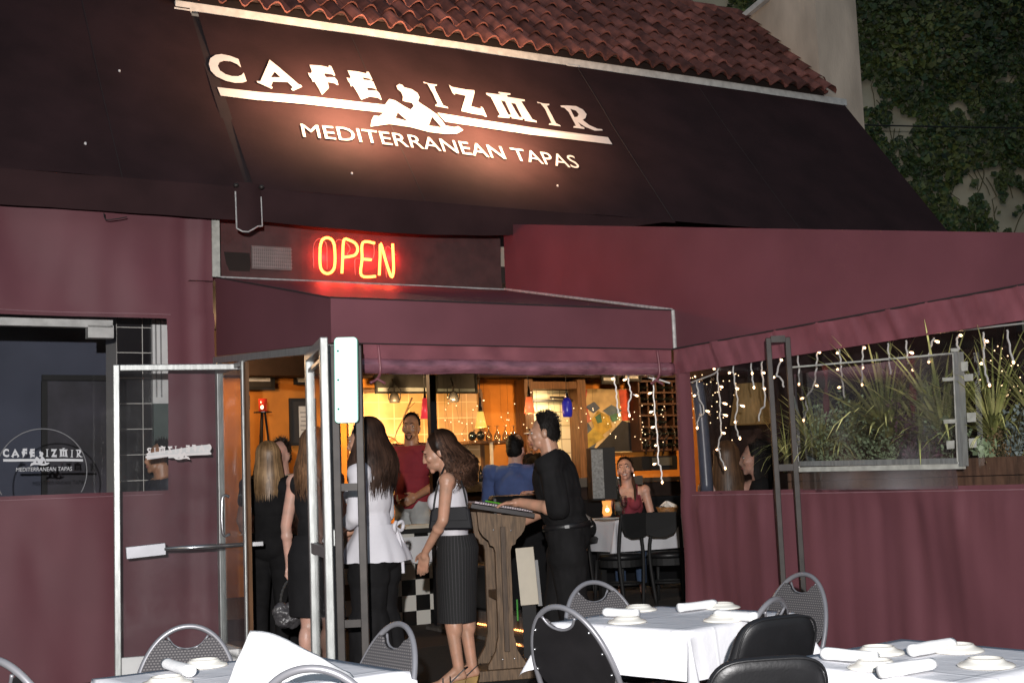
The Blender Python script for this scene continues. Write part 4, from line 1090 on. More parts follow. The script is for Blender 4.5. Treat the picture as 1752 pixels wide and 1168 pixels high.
# wine rack and clutter to the right
a, b, c, d_ = wall_rect(1100, 652, 1165, 770, VB + 0.3)
wr_ = lthing('wine_rack', 'dark wooden wine rack full of bottles near the curtain', 'wine rack', a, VB + 0.3, b)
w_, h_ = c - a, d_ - b
mb = MB()
for z in linspace(0, h_, 7): mb.box((w_ / 2, 0.14, z), (w_, 0.28, 0.025))
for x in linspace(0, w_, 6): mb.box((x, 0.15, h_ / 2), (0.025, 0.26, h_))
mb.build('lattice', mat('rack_wood', (0.06, 0.025, 0.012)), wr_)
rnd = random.Random(2)
for i in range(5):
    for j in range(6):
        if rnd.random() < 0.25: continue
        x = (i + 0.5) * w_ / 5; z = (j + 0.25) * h_ / 6 + 0.02
        mb = MB(); mb.tube([(x, -0.07, z), (x, 0.0, z), (x, 0.04, z), (x, 0.25, z)], [0.016, 0.016, 0.036, 0.036], 10); mb.build('bottle', M['bottle_glass'], wr_, smooth=True)
a, b, c, d_ = wall_rect(1092, 775, 1165, 812, -2.9)
sh_ = lthing('music_system', 'dark audio equipment with cables under the wine rack', 'audio equipment', a, -2.9, b)
w_, h_ = c - a, d_ - b
mb = MB(); mb.box((w_ / 2, 0.15, h_ * 0.55), (w_ * 0.8, 0.3, h_ * 0.7)); mb.build('cabinet', M['black'], sh_)
mb = MB(); mb.box((w_ * 0.55, -0.005, h_ * 0.62), (w_ * 0.45, 0.008, h_ * 0.4)); mb.build('display', mat('dim_display', (0.12, 0.11, 0.08)), sh_)
for k in range(4):
    mb = MB(); mb.tube(bez([(w_ * (0.2 + 0.2 * k), 0, h_), (w_ * (0.15 + 0.2 * k), -0.06, h_ * 1.5), (w_ * (0.35 + 0.16 * k), -0.05, h_ * 2.0), (w_ * (0.3 + 0.2 * k), 0.1, h_ * 2.4)], 5), 0.008, 5); mb.build('cable', M['darkcable'], sh_, smooth=True)
mb = MB(); mb.box((w_ / 2, 0.1, -0.06), (w_ * 1.1, 0.5, 0.05)); mb.build('stand_top', mat('stand_wood', (0.10, 0.07, 0.045)), sh_)
mb = MB(); mb.box((w_ / 2, 0.1, (-0.085 - (b - DK)) / 2), (w_ * 0.9, 0.4, b - DK - 0.09)); mb.build('stand', M['darkwall'], sh_)

# table of the smiling woman
tz = 0.925
tp_ = atz(1085, 884, tz)
tb = thing('dining_table', 'wooden edged table inside under a white cloth', 'table', (tp_.x, tp_.y, DK), TH)
mb = MB(); mb.box((0.15, 0.03, tz - DK - 0.02), (1.15, 0.66, 0.03)); mb.build('tabletop', M['wood'], tb)
for sx_ in (-0.36, 0.6):
    mb = MB(); mb.box((sx_, 0.05, (tz - DK) / 2 - 0.02), (0.06, 0.06, tz - DK - 0.04)); mb.build('leg', M['black'], tb)
def cloth_mesh(ax, ay, dx, n=44, seed=1, corner=0.42, fold=0.012, drop=None, lift=0.004):
    drop = drop or dx
    def f(s, q):
        x = s; y = q
        ox = max(0, abs(x) - ax); oy = max(0, abs(y) - ay)
        sx_ = math.copysign(1, x); sy_ = math.copysign(1, y)
        wr = 0.003 * fn(x * 4 + seed, y * 4, seed)
        if ox <= 0 and oy <= 0: return V3((x, y, lift + wr * 0.5))
        if ox > 0 and oy <= 0: return V3((sx_ * (ax + 0.004 + 0.10 * ox + fold * fn(y * 5, seed) * ox / dx * 2), y, lift - ox * 0.99))
        if oy > 0 and ox <= 0: return V3((x, sy_ * (ay + 0.004 + 0.10 * oy + fold * fn(x * 5, seed, 4) * oy / dx * 2), lift - oy * 0.99))
        r_ = math.hypot(ox, oy); ph = math.atan2(oy, ox)
        k = 0.10 + corner * math.sin(2 * ph) ** 2
        h_ = r_ * k
        return V3((sx_ * (ax + 0.004 + h_ * math.cos(ph) + 0.3 * h_ * 0), sy_ * (ay + 0.004 + h_ * math.sin(ph)), lift - r_ * math.sqrt(max(0.05, 1 - k * k)) * 0.98))
    mb = MB()
    gx = sorted(set(linspace(-ax - dx, -ax, 12) + linspace(-ax, ax, 16) + linspace(ax, ax + dx, 12)))
    gy = sorted(set(linspace(-ay - dx, -ay, 12) + linspace(-ay, ay, 16) + linspace(ay, ay + dx, 12)))
    mb.grid(f, gx, gy)
    return mb
mb = cloth_mesh(0.55, 0.32, 0.30, seed=9)
o = mb.build('tablecloth', M['cloth'], smooth=True); o.location = tb.matrix_basis @ V3((0.12, 0.0, tz - DK - 0.004)); o.rotation_euler = (0, 0, TH)
tag(o, 'white cloth on the inside table of the smiling woman', 'tablecloth')
T_ = lambda px, py: atz(px, py, tz + 0.006)
p = T_(1059, 882); b_ = bottle('wine_bottle', 'dark red wine bottle on the table before the smiling woman', p, 0.30, 0.038, M['bottle_glass'], mat('grey_label', (0.12, 0.12, 0.11)))
p = T_(1068, 883.5)
t_ = thing('wine_glass', 'stemmed glass of red wine beside the wine bottle', 'glass', p)
mb = MB(); mb.lathe([(0.032, 0.0), (0.005, 0.008), (0.005, 0.09)], n=14); mb.build('stem', M['thin_glass'], t_, smooth=True)
mb = MB(); mb.lathe([(0.005, 0.09), (0.03, 0.105), (0.040, 0.14), (0.038, 0.18), (0.032, 0.20)], n=16); mb.build('bowl', M['thin_glass'], t_, smooth=True)
mb = MB(); mb.lathe([(0.004, 0.094), (0.028, 0.107), (0.037, 0.138), (0.0, 0.140)], n=16); mb.build('wine', mat('red_wine', (0.06, 0.003, 0.012), rough=0.1), t_, smooth=True)
p = T_(1039, 882)
t_ = thing('candle_holder', 'amber glass candle holder glowing on the inside table', 'candle holder', p)
mb = MB(); mb.lathe([(0.035, 0.0), (0.05, 0.03), (0.044, 0.08), (0.040, 0.10), (0.048, 0.15)], n=18); mb.build('glass_cup', mat('amber_glass', (0.5, 0.22, 0.06), rough=0.2, emit=(1.0, 0.42, 0.10), estr=0.9), t_, smooth=True)
mb = MB(); mb.ball((0, -0.05, 0.06), (0.02, 0.01, 0.022)); mb.build('flame', glow('amber_flame', (1, 0.75, 0.35), 5, False), t_)
p = T_(1142, 880)
t_ = thing('bread_basket', 'woven brown bread basket lined with white napkin', 'basket', p)
mb = MB(); mb.lathe([(0.08, 0), (0.11, 0.075), (0.105, 0.075), (0.076, 0.006), (0, 0.006)], n=20); mb.build('basket', mat('wicker', (0.25, 0.12, 0.04), scale=60, var=0.4), t_, smooth=True)
mb = MB(); mb.grid(lambda a, b: (0.10 * b * math.cos(a), 0.10 * b * math.sin(a), 0.12 - 0.05 * b + 0.02 * math.sin(a * 3 + b * 2)), linspace(0, 2 * PI, 24), linspace(0.05, 1, 6)); mb.build('napkin', M['paper'], t_, smooth=True)
t_ = thing('dinner_plate', 'white plate on the inside table before the bottle', 'plate', T_(1042, 889))
mb = MB(); mb.lathe([(0, 0.004), (0.07, 0.004), (0.13, 0.018), (0.132, 0.022), (0.07, 0.010), (0, 0.009)], n=28); mb.build('dish', M['china'], t_, smooth=True)

# black bistro chairs at that table
def bistro(loc, rz, lab):
    t_ = thing('bistro_chair', lab, 'chair', loc, rz, 'black bistro chairs inside')
    mb = MB(); mb.lathe([(0.0, 0.425), (0.19, 0.425), (0.21, 0.445), (0.20, 0.475), (0.0, 0.485)], n=24); mb.build('seat', M['leather'], t_, smooth=True)
    mb = MB(); mb.lathe([(0.205, 0.36), (0.205, 0.424), (0.19, 0.424), (0.19, 0.36)], n=24); mb.build('seat_rim', M['black'], t_)
    for x in (-1, 1):
        mb = MB(); mb.tube([(x * 0.155, -0.17, 0.42), (x * 0.175, -0.20, 0.0)], [0.018, 0.014], 8); mb.build('leg', M['black'], t_, smooth=True)
        mb = MB(); mb.tube(bez([(x * 0.19, 0.26, 0.0), (x * 0.185, 0.20, 0.42), (x * 0.19, 0.23, 0.66), (x * 0.20, 0.285, 0.86)], 4), 0.017, 8); mb.build('leg', M['black'], t_, smooth=True)
    mb = MB(); mb.tube([(0.16 * math.cos(a), 0.02 + 0.17 * math.sin(a), 0.20) for a in linspace(0, 2 * PI, 21)[:-1]], 0.011, 6, closed=True); mb.build('ring_stretcher', M['black'], t_)
    mb = MB()
    pts = [(-0.20, 0.86), (0.20, 0.86), (0.19, 0.74), (0.14, 0.66), (0.06, 0.625), (-0.06, 0.625), (-0.14, 0.66), (-0.19, 0.74)]
    mb.prism([(x, 0.22 + 0.30 * (z - 0.62) ** 1.0 * 0.9 + 0.02 - 0.6 * x * x, z) for x, z in pts], (0, 0.018, 0)); mb.build('backrest', M['black'], t_, bevel=0.006); t_.scale = (0.96, 0.96, 0.95)
    return t_
p = atz(1066, 1034, DK); bistro(p, PI + TH + 0.1, 'black bistro chair with rounded back left of the two at inside table')
p = atz(1148, 1030, DK); bistro(p, PI + TH - 0.9, 'black bistro chair at inside table half hidden by curtain')

# tiny glowing dots standing in for string lights reflected in the vinyl
fl_ = thing('reflection_dot_net', 'net of tiny warm fairy lights hung inside before the orange wall', 'string lights', L(1.2, -3.4, 3.0), TH)
rnd = random.Random(11); pts = []
for i in range(98):
    px = rnd.choice([rnd.uniform(745, 830), rnd.uniform(850, 1085), rnd.uniform(830, 1085), rnd.uniform(1085, 1140)]); py = rnd.uniform(684, 760) - (20 if rnd.random() < 0.15 else 0)
    pts.append(at(px, py, 13.7 + (px - 876) * 0.0008 * 6))
proto = None
for i, p in enumerate(pts):
    if proto is None:
        mb = MB(); mb.ball((0, 0, 0), 0.0062, 6, 4); proto = mb.build('bulb', M['reflection_dot'], fl_); o = proto
    else:
        o = proto.copy(); col.objects.link(o)
    o.location = wmat(fl_).inverted() @ p
mb = MB()
pts.sort(key=lambda p: p.x)
for i in range(0, len(pts) - 3, 4):
    grp = sorted(pts[i:i + 4], key=lambda p: -p.z)
    mb.tube([V3((grp[0].x, grp[0].y, 2.9))] + grp, 0.0012, 3, cap=False)
mb.build('dot_net_thread', M['darkcable'], fl_, world=True)  # thread added between the reflection dots

# side room seen through the left window
q0 = on_v(200, 690, -0.9).x; q1 = on_v(264, 690, -0.9).x
ct_ = lthing('tiled_column', 'black tiled column with pale grout behind left window', 'column', q0, -0.9)
mb = MB(); mb.box(((q1 - q0) / 2, 0.2, 1.52), (q1 - q0, 0.4, 3.0)); mb.build('tiled_shaft', M['column_tile'], ct_)
q0 = on_v(262, 690, -0.85).x; q1 = on_v(292, 690, -0.85).x; zb_ = on_v(280, 690, -0.85).z
cp_ = lthing('white_pillar', 'white painted pillar with grey base behind left window', 'pillar', q0, -0.85)
mb = MB(); mb.box(((q1 - q0) / 2, 0.1, (zb_ + 3.0) / 2), (q1 - q0, 0.2, 3.0 - zb_)); mb.build('upper_shaft', M['white'], cp_)
mb = MB(); mb.box(((q1 - q0) / 2, 0.1, zb_ / 2 + 0.006), (q1 - q0 - 0.01, 0.19, zb_ - 0.014)); mb.build('lower_shaft', mat('grey_green_paint', (0.07, 0.10, 0.09)), cp_)
for x in (0.02, 0.06):
    mb = MB(); mb.tube([(x, -0.02, 2.95), (x + 0.004, -0.02, zb_ + 0.05)], 0.006, 5); mb.build('conduit', M['grey'], cp_)
mb = MB(); q = on_v(100, 552, -0.4); q2 = on_v(192, 556, -0.4); mb.lbox(-7.0, q2.x, -0.45, -0.38, q.z - 0.03, q.z + 0.035); bo = mb.build('white_beam', M['trim'])
tag(bo, 'white painted beam along the top of left window', 'beam')
q = on_v(173, 567, -0.4); mb = MB(); mb.lbox(q.x - 0.10, q.x + 0.09, -0.48, -0.38, q.z - 0.05, q.z + 0.045); tag(mb.build('junction_box', M['trim']), 'small white junction box under the beam', 'junction box')
mb = MB(); q = on_v(265, 545, -0.35); mb.tube(bez([L(q.x, -0.35, q.z), L(q.x + 0.10, -0.35, q.z - 0.02), L(q.x + 0.16, -0.35, q.z - 0.12), L(q.x + 0.19, -0.35, q.z - 0.3)], 6), 0.008, 5)
tag(mb.build('loose_cable', M['darkcable']), 'loose black cable hanging over the white pillar', 'cable')
q = on_v(140, 735, -2.7)
pf = lthing('framed_poster', 'dark framed poster on the slate wall behind left window', 'picture', q.x - 0.35, -2.7, q.z - 0.7)
mb = MB()
for bx in (((0.4, 0, 0.02), (0.8, 0.04, 0.05)), ((0.4, 0, 1.18), (0.8, 0.04, 0.05)), ((0.02, 0, 0.6), (0.05, 0.04, 1.1)), ((0.78, 0, 0.6), (0.05, 0.04, 1.1))): mb.box(*bx)
mb.build('frame', M['black'], pf); mb = MB(); mb.box((0.4, 0.01, 0.6), (0.72, 0.01, 1.1)); mb.build('print', mat('dark_print', (0.03, 0.028, 0.04), var=0.6, scale=3), pf)

# rope lights along the steps
def rope(label, a, b, n, gaps):
    t_ = thing('rope_light', label, 'rope light', a, 0, 'rope lights along the steps')
    mb = MB(); mb.tube([a, b], 0.008, 6); mb.build('clear_tube', M['roll'], t_, world=True)
    pr_ = None
    for i in range(n):
        f_ = (i + 0.5) / n
        if any(g0 < f_ < g1 for g0, g1 in gaps): continue
        p = V3(a).lerp(V3(b), f_) + V3((0, -0.004, 0.004))
        if pr_ is None: mb = MB(); mb.ball((0, 0, 0), 0.0095, 6, 4); pr_ = mb.build('bulb', M['rope_bulb'], t_); o = pr_
        else: o = pr_.copy(); col.objects.link(o)
        o.location = wmat(t_).inverted() @ p
rope('amber rope light along the upper step behind menu stand', L(0.045, -0.85, 0.055), L(0.045, 0.60, 0.055), 34, [(0.25, 0.29), (0.58, 0.66)])
rope('amber rope light along the lower step behind menu stand', L(-0.312, 0.2, 0.024), L(-0.312, 1.5, 0.024), 28, [(0.28, 0.36), (0.62, 0.7)])
a_ = atz(930, 1146, 0.02); b_ = atz(1112, 1158, 0.02)
rope('amber rope light on the paving under the centre table', a_, b_, 26, [(0.6, 0.68)])
# ------------------------------------------------------------------ open glass doors, posts, light box
def door(label, pl, pr, z0, z1, w_, name='glass_door', m_=None):
    """framed leaf between two plan points"""
    pl = V3((pl.x, pl.y, 0)); pr = V3((pr.x, pr.y, 0))
    d = (pr - pl); ln = d.length; a = math.atan2(d.y, d.x)
    t_ = thing(name, label, 'door', pl, a)
    for x, nm in ((w_ / 2, 'stile'), (ln - w_ / 2, 'stile')):
        mb = MB(); mb.box((x, 0, (z0 + z1) / 2), (w_, 0.045, z1 - z0)); mb.build(nm, m_ or M['alu'], t_, bevel=0.006)
    mb = MB(); mb.box((ln / 2, 0, z1 - w_ / 2), (ln - 2 * w_, 0.043, w_)); mb.build('top_rail', m_ or M['alu'], t_, bevel=0.006)
    mb = MB(); mb.box((ln / 2, 0, z0 + 0.09), (ln - 2 * w_, 0.043, 0.18)); mb.build('bottom_rail', M['white'], t_, bevel=0.006)
    mb = MB(); mb.quad((w_, 0.005, z0 + 0.18), (ln - w_, 0.005, z0 + 0.18), (ln - w_, 0.005, z1 - w_), (w_, 0.005, z1 - w_)); mb.build('glass_pane', M['glass'], t_)
    return t_, ln, a
ZD = 2.235
pL = atz(193, 624, ZD); pR = atz(424, 622, ZD)
d1, l1, a1 = door('open glass door standing wide on the left with push bar', pL, pR, 0.03, ZD, 0.045)
n1 = V3((math.sin(a1), -math.cos(a1), 0))
def d1xz(px, py, off=0.0):
    p = onp(px, py, V3(d1.location) + n1 * off, n1); q = wmat(d1).inverted() @ p
    return q.x, q.z
x0, zb0 = d1xz(215, 945); x1, zb1 = d1xz(283, 938)
mb = MB(); mb.box(((x0 + x1) / 2, -0.045, (zb0 + zb1) / 2), (x1 - x0, 0.03, 0.085), M=Matrix.Rotation(-0.06, 3, 'Y') @ Matrix.Identity(3)); pb = mb.build('push_bar_housing', M['chair_metal'], d1, bevel=0.004)
x2, zb2 = d1xz(445, 929)
mb = MB(); mb.tube([(x1 - 0.01, -0.05, zb1), (x1 + 0.2, -0.055, zb1 + (zb2 - zb1) * 0.35), (x2, -0.06, zb2)], [0.014, 0.019, 0.014], 10); mb.build('push_bar', M['steel'], d1, smooth=True)
mb = MB(); mb.box((x2 - 0.03, -0.06, zb2), (0.09, 0.035, 0.035)); mb.build('latch', M['steel'], d1, bevel=0.004)
for z in (0.35, 1.15, 1.95):
    mb = MB(); mb.tube([(l1 - 0.004, -0.03, z - 0.05), (l1 - 0.004, -0.03, z + 0.05)], 0.011, 8); mb.build('hinge', M['steel'], d1)
# reversed white sign lettering stuck on the door glass, seen from behind
ax_, az_ = d1xz(249, 785); bx_, bz_ = d1xz(362, 780)
kx = (bx_ - ax_) / (LB[1] - LB[0])
mwd = wmat(d1)
def dplace(a, b): return mwd @ V3((bx_ - (a - LB[0]) * kx, -0.004, az_ + (bz_ - az_) * 0.5 + 0.02 + (b - (LB[2] + LB[3]) / 2) * kx * 1.05))
st = thing('door_sticker', 'white cafe lettering sticker seen reversed on the open door', 'sticker', dplace((LB[0] + LB[1]) / 2, (LB[2] + LB[3]) / 2))
for lp in LOGO[:9]: outline(lp, dplace, 'letter', M['letters'], st)
for lp in LOGO[9:11]: outline(lp, dplace, 'underline_bar', M['letters'], st)
outline(LOGO[11], dplace, 'emblem', M['letters'], st)
mb = MB(); yb = mwd @ V3((0, 0.0, 0))
def dp2(a, b): return dplace(a, b) + (mwd.to_3x3() @ V3((0, 0.003, 0)))
sx0, sx1, sy0, sy1 = LB
mb.poly([dp2(sx0 + (sx1 - sx0) * fx, sy0 + (sy1 - sy0) * fy) for fx, fy in ((0.02, 0.98), (0.02, 0.52), (0.38, 0.50), (0.45, 0.36), (0.66, 0.36), (0.66, 0.42), (0.98, 0.30), (0.98, 0.62), (0.7, 0.74), (0.45, 0.82), (0.25, 0.92))])
mb.build('backing', mat('sticker_backing', (0.62, 0.62, 0.62)), st, world=True)
# fixed sidelight in the doorway behind it
sd1, ls, as_ = door('narrow fixed glass sidelight between curtain and open door', L(UW - 0.004, 0.05), L(UW - 0.004, 0.70), 0.03, 2.24, 0.04, 'glass_sidelight')
mb = MB(); mb.tube(bez([(ls * 0.45, -0.02, 1.28), (ls * 0.45, -0.07, 1.27), (ls * 0.45, -0.07, 1.02), (ls * 0.45, -0.02, 1.01)], 5), 0.011, 8); mb.build('pull_handle', M['steel'], sd1, smooth=True)
mb = MB(); mb.lbox(UW - 0.02, UW + 0.005, 0.725, 0.765, 0.0, zh(0.8) - 0.06); tag(mb.build('door_jamb', M['wood']), 'brown wooden jamb where the open left door hangs', 'door jamb')

# second leaf, nearly edge on
pA = at(529, 700, 7.82); pB = at(557, 700, 7.02)
d2, l2, a2 = door('glass door leaf seen almost edge on beside lit sign', pA, pB, 0.03, 2.135, 0.06)
mb = MB(); mb.tube([(0.03, 0.06, 1.02), (l2 * 0.5, 0.065, 1.03), (l2 - 0.05, 0.06, 1.04)], 0.018, 10); mb.build('push_bar', M['steel'], d2, smooth=True)
mb = MB(); mb.box((l2 - 0.12, 0.055, 1.04), (0.16, 0.05, 0.09)); mb.build('push_bar_housing', M['alu'], d2, bevel=0.004)
mb = MB(); mb.box((l2 / 2, 0.0, 0.96), (l2 - 0.12, 0.03, 0.06)); mb.build('middle_rail', M['alu'], d2)
mb = MB(); mb.box((l2 / 2, 0.0, 2.02), (l2 - 0.12, 0.02, 0.02)); mb.build('glazing_bar', M['alu'], d2)

# ladder-like steel posts
def ladder(label, xl, xr, ytop, Y, bars, wpx):
    a = at(xl, ytop, Y); b = at(xr, ytop, Y)
    t_ = thing('ladder_post', label, 'post', (a.x, a.y, 0), 0, 'twin bar steel posts')
    wd_ = wpx * Y / FPX
    dx = b.x - a.x
    for x in (0, dx):
        mb = MB(); mb.box((x, 0, a.z / 2), (wd_, wd_, a.z)); mb.build('upright', M['bronze'], t_, bevel=0.004)
    for y in bars:
        z = at((xl + xr) / 2, y, Y).z
        mb = MB(); mb.box((dx / 2, 0, z), (dx - wd_, wd_ * 0.8, 0.04)); mb.build('crossbar', M['bronze'], t_)
    return t_
ladder('dark twin bar steel post behind the lit green white sign', 572, 612, 592, 7.05, (598, 833, 1066), 13)
ladder('dark twin bar steel post in front of right clear window', 1314, 1347, 578, 7.75, (580, 800), 9)
# light box sign
a = at(569, 578, 6.93); b = at(613, 722, 6.93)
lb = thing('light_box_sign', 'upright glowing mint white light box sign on the post', 'sign', ((a.x + b.x) / 2, a.y, b.z))
hw = (b.x - a.x) / 2 - 0.004; hh = a.z - b.z
def rrect(hw, h, r, n=5):
    pts = []
    for cx, cz_, a0 in ((hw - r, r, -PI / 2), (hw - r, h - r, 0), (-hw + r, h - r, PI / 2), (-hw + r, r, PI)):
        pts += [(cx + r * math.cos(a0 + i * PI / 2 / n), cz_ + r * math.sin(a0 + i * PI / 2 / n)) for i in range(n + 1)]
    return pts
rotl = Matrix.Rotation(0.016, 3, 'Y')
mb = MB(); mb.prism([rotl @ V3((x, -0.006, z)) for x, z in rrect(hw, hh, 0.018)], (0, 0.012, 0)); mb.build('lit_face', glow('mint_glow', (0.64, 1.0, 0.88), 1.7), lb)
mb = MB(); mb.prism([rotl @ V3((x, 0.008, z)) for x, z in rrect(hw + 0.006, hh, 0.02)], (0, 0.045, 0)); mb.build('casing', M['green_edge'], lb)
for k in (0.16, 0.5, 0.84):
    mb = MB(); mb.ball(rotl @ V3((-hw + 0.018, -0.008, hh * k)), 0.006, 6, 4); mb.build('screw', M['green_edge'], lb)

# clear flap in a taped metal frame on the right window
uF = -0.055
def fw(px, py, u=uF): return onp(px, py, L(u, 0), U)
ff = thing('window_flap', 'clear vinyl flap in a grey metal frame taped to right window', 'window flap', fw(1500, 800))
mb = MB(); mb.quad(fw(1358, 640, uF - 0.004), fw(1640, 602, uF - 0.004), fw(1648, 795, uF - 0.004), fw(1366, 797, uF - 0.004)); mb.build('clear_sheet', M['flap'], ff, world=True)
mb = MB(); mb.bar(fw(1364, 793), fw(1640, 788), 0.03, 0.03); mb.build('bottom_bar', M['alu'], ff, world=True)
mb = MB(); mb.bar(fw(1364, 803), fw(1650, 797), 0.02, 0.028); mb.build('lower_bar', M['tape'], ff, world=True)
mb = MB(); mb.bar(fw(1640, 602), fw(1649, 797), 0.025, 0.045, up=U); mb.build('side_bar', M['alu'], ff, world=True)
mb = MB(); mb.bar(fw(1633, 604), fw(1641, 790), 0.012, 0.02, up=U); mb.build('inner_bar', M['tape'], ff, world=True)
mb = MB(); mb.bar(fw(1353, 685), fw(1366, 803), 0.012, 0.014, up=U); mb.build('thin_side_bar', M['white'], ff, world=True)
mb = MB(); mb.bar(fw(1356, 628), fw(1636, 604), 0.004, 0.010); mb.build('top_edge', M['tape'], ff, world=True)
for px, py, w_, h_ in ((1650, 626, 12, 16), (1657, 645, 16, 12), (1662, 713, 16, 16), (1664, 757, 14, 16), (1622, 648, 20, 6), (1624, 720, 20, 7), (1626, 760, 14, 14), (1633, 598, 14, 6)):
    mb = MB(); mb.poly([fw(px - w_ / 2, py - h_ / 2 + 1, uF - 0.018), fw(px + w_ / 2, py - h_ / 2, uF - 0.018), fw(px + w_ / 2, py + h_ / 2, uF - 0.018), fw(px - w_ / 2 + 1, py + h_ / 2 + 1, uF - 0.018)]); mb.build('tape_tab', M['tape'], ff, world=True)
mb = MB(); mb.quad(fw(1372, 808, -0.03), fw(1636, 800, -0.03), fw(1640, 836, -0.03), fw(1374, 838, -0.03)); mb.build('patch_sheet', M['hazy'], ff, world=True)
# ------------------------------------------------------------------ terrace tables, chairs and tableware
TZ = 0.74
def table(label, clabel, px, py, half, rz, over, seed):
    c = atz(px, py, TZ)
    t_ = thing('cafe_table', label, 'table', (c.x, c.y, 0), rz, 'terrace tables')
    mb = MB(); mb.box((0, 0, TZ - 0.018), (2 * half - 0.01, 2 * half - 0.01, 0.028)); mb.build('tabletop', M['wood'], t_)
    mb = MB(); mb.tube([(0, 0, 0.03), (0, 0, TZ - 0.032)], 0.035, 12); mb.build('pedestal', M['black_metal'], t_)
    mb = MB(); mb.lathe([(0.24, 0.0), (0.24, 0.012), (0.04, 0.03), (0, 0.03)], n=24); mb.build('base', M['black_metal'], t_)
    o = cloth_mesh(half, half, over, seed=seed).build('tablecloth', M['cloth'], smooth=True)
    o.location = (c.x, c.y, TZ - 0.003); o.rotation_euler = (0, 0, rz)
    tag(o, clabel, 'tablecloth', 'white terrace tablecloths')
    return c
c1 = table('small square terrace table at the lower left', 'white tablecloth on the lower left table under raised sheet', 425, 1155, 0.36, math.radians(38), 0.24, 1)
c2 = table('square terrace table in the middle by the porch', 'white tablecloth with hanging front corner on the middle table', 1150, 1056, 0.345, math.radians(45), 0.175, 2)
c3 = table('square terrace table at the lower right corner', 'white tablecloth on the lower right table with four plates', 1590, 1128, 0.335, math.radians(38), 0.20, 3)
pl_me = None
def plate(px, py, lab, s=1.0):
    global pl_me
    p = atz(px, py, TZ + 0.012)
    if pl_me is None:
        mb = MB()
        mb.lathe([(0.076, 0.0), (0.078, 0.003), (0.072, 0.008), (0.056, 0.013), (0.049, 0.019), (0.047, 0.0225), (0.043, 0.0225), (0.041, 0.017), (0.0, 0.015)], n=40)
        o = mb.build('side_plate', M['china'], smooth=True); pl_me = o
    else:
        o = pl_me.copy(); col.objects.link(o)
    o.location = (p.x, p.y, TZ + 0.003); o.rotation_euler = (0, 0, random.uniform(0, 6)); o.scale = (s, s, s)
    tag(o, lab, 'plate', 'upturned side plates')
nap_me = None
def napkin(x0, y0, x1, y1, lab):
    global nap_me
    a = atz(x0, y0, TZ + 0.03); b = atz(x1, y1, TZ + 0.03)
    d = b - a; d.z = 0
    ln = d.length
    mb = MB()
    n = 14; m_ = 14
    rs = random.Random(int(x0)); ph = rs.uniform(0, 6)
    b0 = 0
    for i in range(m_):
        f_ = i / (m_ - 1); R_ = 0.0185 * (1 + 0.06 * math.sin(f_ * 5 + ph)) 
        for k in range(n):
            an = 2 * PI * k / n
            rr_ = R_ * (1 + 0.05 * fn(f_ * 6 + ph, math.cos(an) * 1.4, math.sin(an) * 1.4))
            mb.v.append(V3((f_ * ln - ln / 2, rr_ * math.cos(an) * 1.12, 0.0185 + rr_ * math.sin(an) * 0.95)))
    for i in range(m_ - 1):
        for k in range(n): mb.f.append((i * n + k, i * n + (k + 1) % n, (i + 1) * n + (k + 1) % n, (i + 1) * n + k))
    # rolled spiral ends
    for e, i in ((-1, 0), (1, m_ - 1)):
        cidx = len(mb.v); mb.v.append(V3((e * (ln / 2 + 0.001), 0, 0.0185)))
        for k in range(n): mb.f.append((cidx, i * n + k, i * n + (k + 1) % n))
    o = mb.build('rolled_napkin', M['paper'], smooth=True)
    o.location = ((a.x + b.x) / 2, (a.y + b.y) / 2, TZ + 0.004); o.rotation_euler = (0, 0, math.atan2(d.y, d.x))
    tag(o, lab, 'napkin', 'rolled white napkins')
# middle table
plate(1093, 1040, 'upturned side plate at the back left of middle table')
plate(1235, 1036, 'upturned side plate at the back right of middle table')
plate(1073, 1060, 'upturned side plate at the front left of middle table')
plate(1237, 1057, 'upturned side plate at the front right of middle table')
napkin(1036, 1043, 1090, 1046, 'rolled napkin lying left on the middle table')
napkin(1162, 1036, 1222, 1029, 'rolled napkin at the back of the middle table')
napkin(1226, 1046, 1292, 1052, 'rolled napkin lying right on the middle table')
# right table
plate(1503, 1112, 'upturned side plate at the back left of right table')
plate(1638, 1108, 'upturned side plate at the back right of right table')
plate(1497, 1136, 'upturned side plate at the front left of right table')
plate(1687, 1133, 'upturned side plate at the front right of right table')
napkin(1410, 1112, 1498, 1120, 'rolled napkin lying at the left edge of right table')
napkin(1560, 1108, 1628, 1095, 'rolled napkin lying at the back of right table')
napkin(1507, 1143, 1594, 1130, 'rolled napkin lying across the front of right table')
# left table
plate(349, 1134, 'upturned side plate at the back of left table')
plate(285, 1164, 'upturned side plate at the front of left table, half cropped')
napkin(285, 1130, 325, 1143, 'rolled napkin pointing at the viewer on the left table')
# loose raised white sheet on the left table
ps = [at(428, 1079, 4.02), at(600, 1143, 3.98), at(640, 1185, 3.86), at(380, 1195, 3.84)]
def shf(a, b):
    p = (ps[0] * (1 - a) + ps[1] * a) * (1 - b) + (ps[3] * (1 - a) + ps[2] * a) * b
    return p + V3((0, -0.015 * math.sin(PI * b) * (0.6 + 0.4 * a) + 0.02 * math.sin(a * 4), 0.012 * math.sin(a * PI * 1.5) * (1 - b) + 0.008 * fn(a * 3, b * 3)))
mb = MB(); mb.grid(shf, linspace(0, 1, 24), linspace(0, 1, 18))
o = mb.build('raised_cloth', M['cloth_lit'], smooth=True); tag(o, 'stiff white sheet standing up on the lower left table', 'cloth')
md = o.modifiers.new('t', 'SOLIDIFY'); md.thickness = 0.003

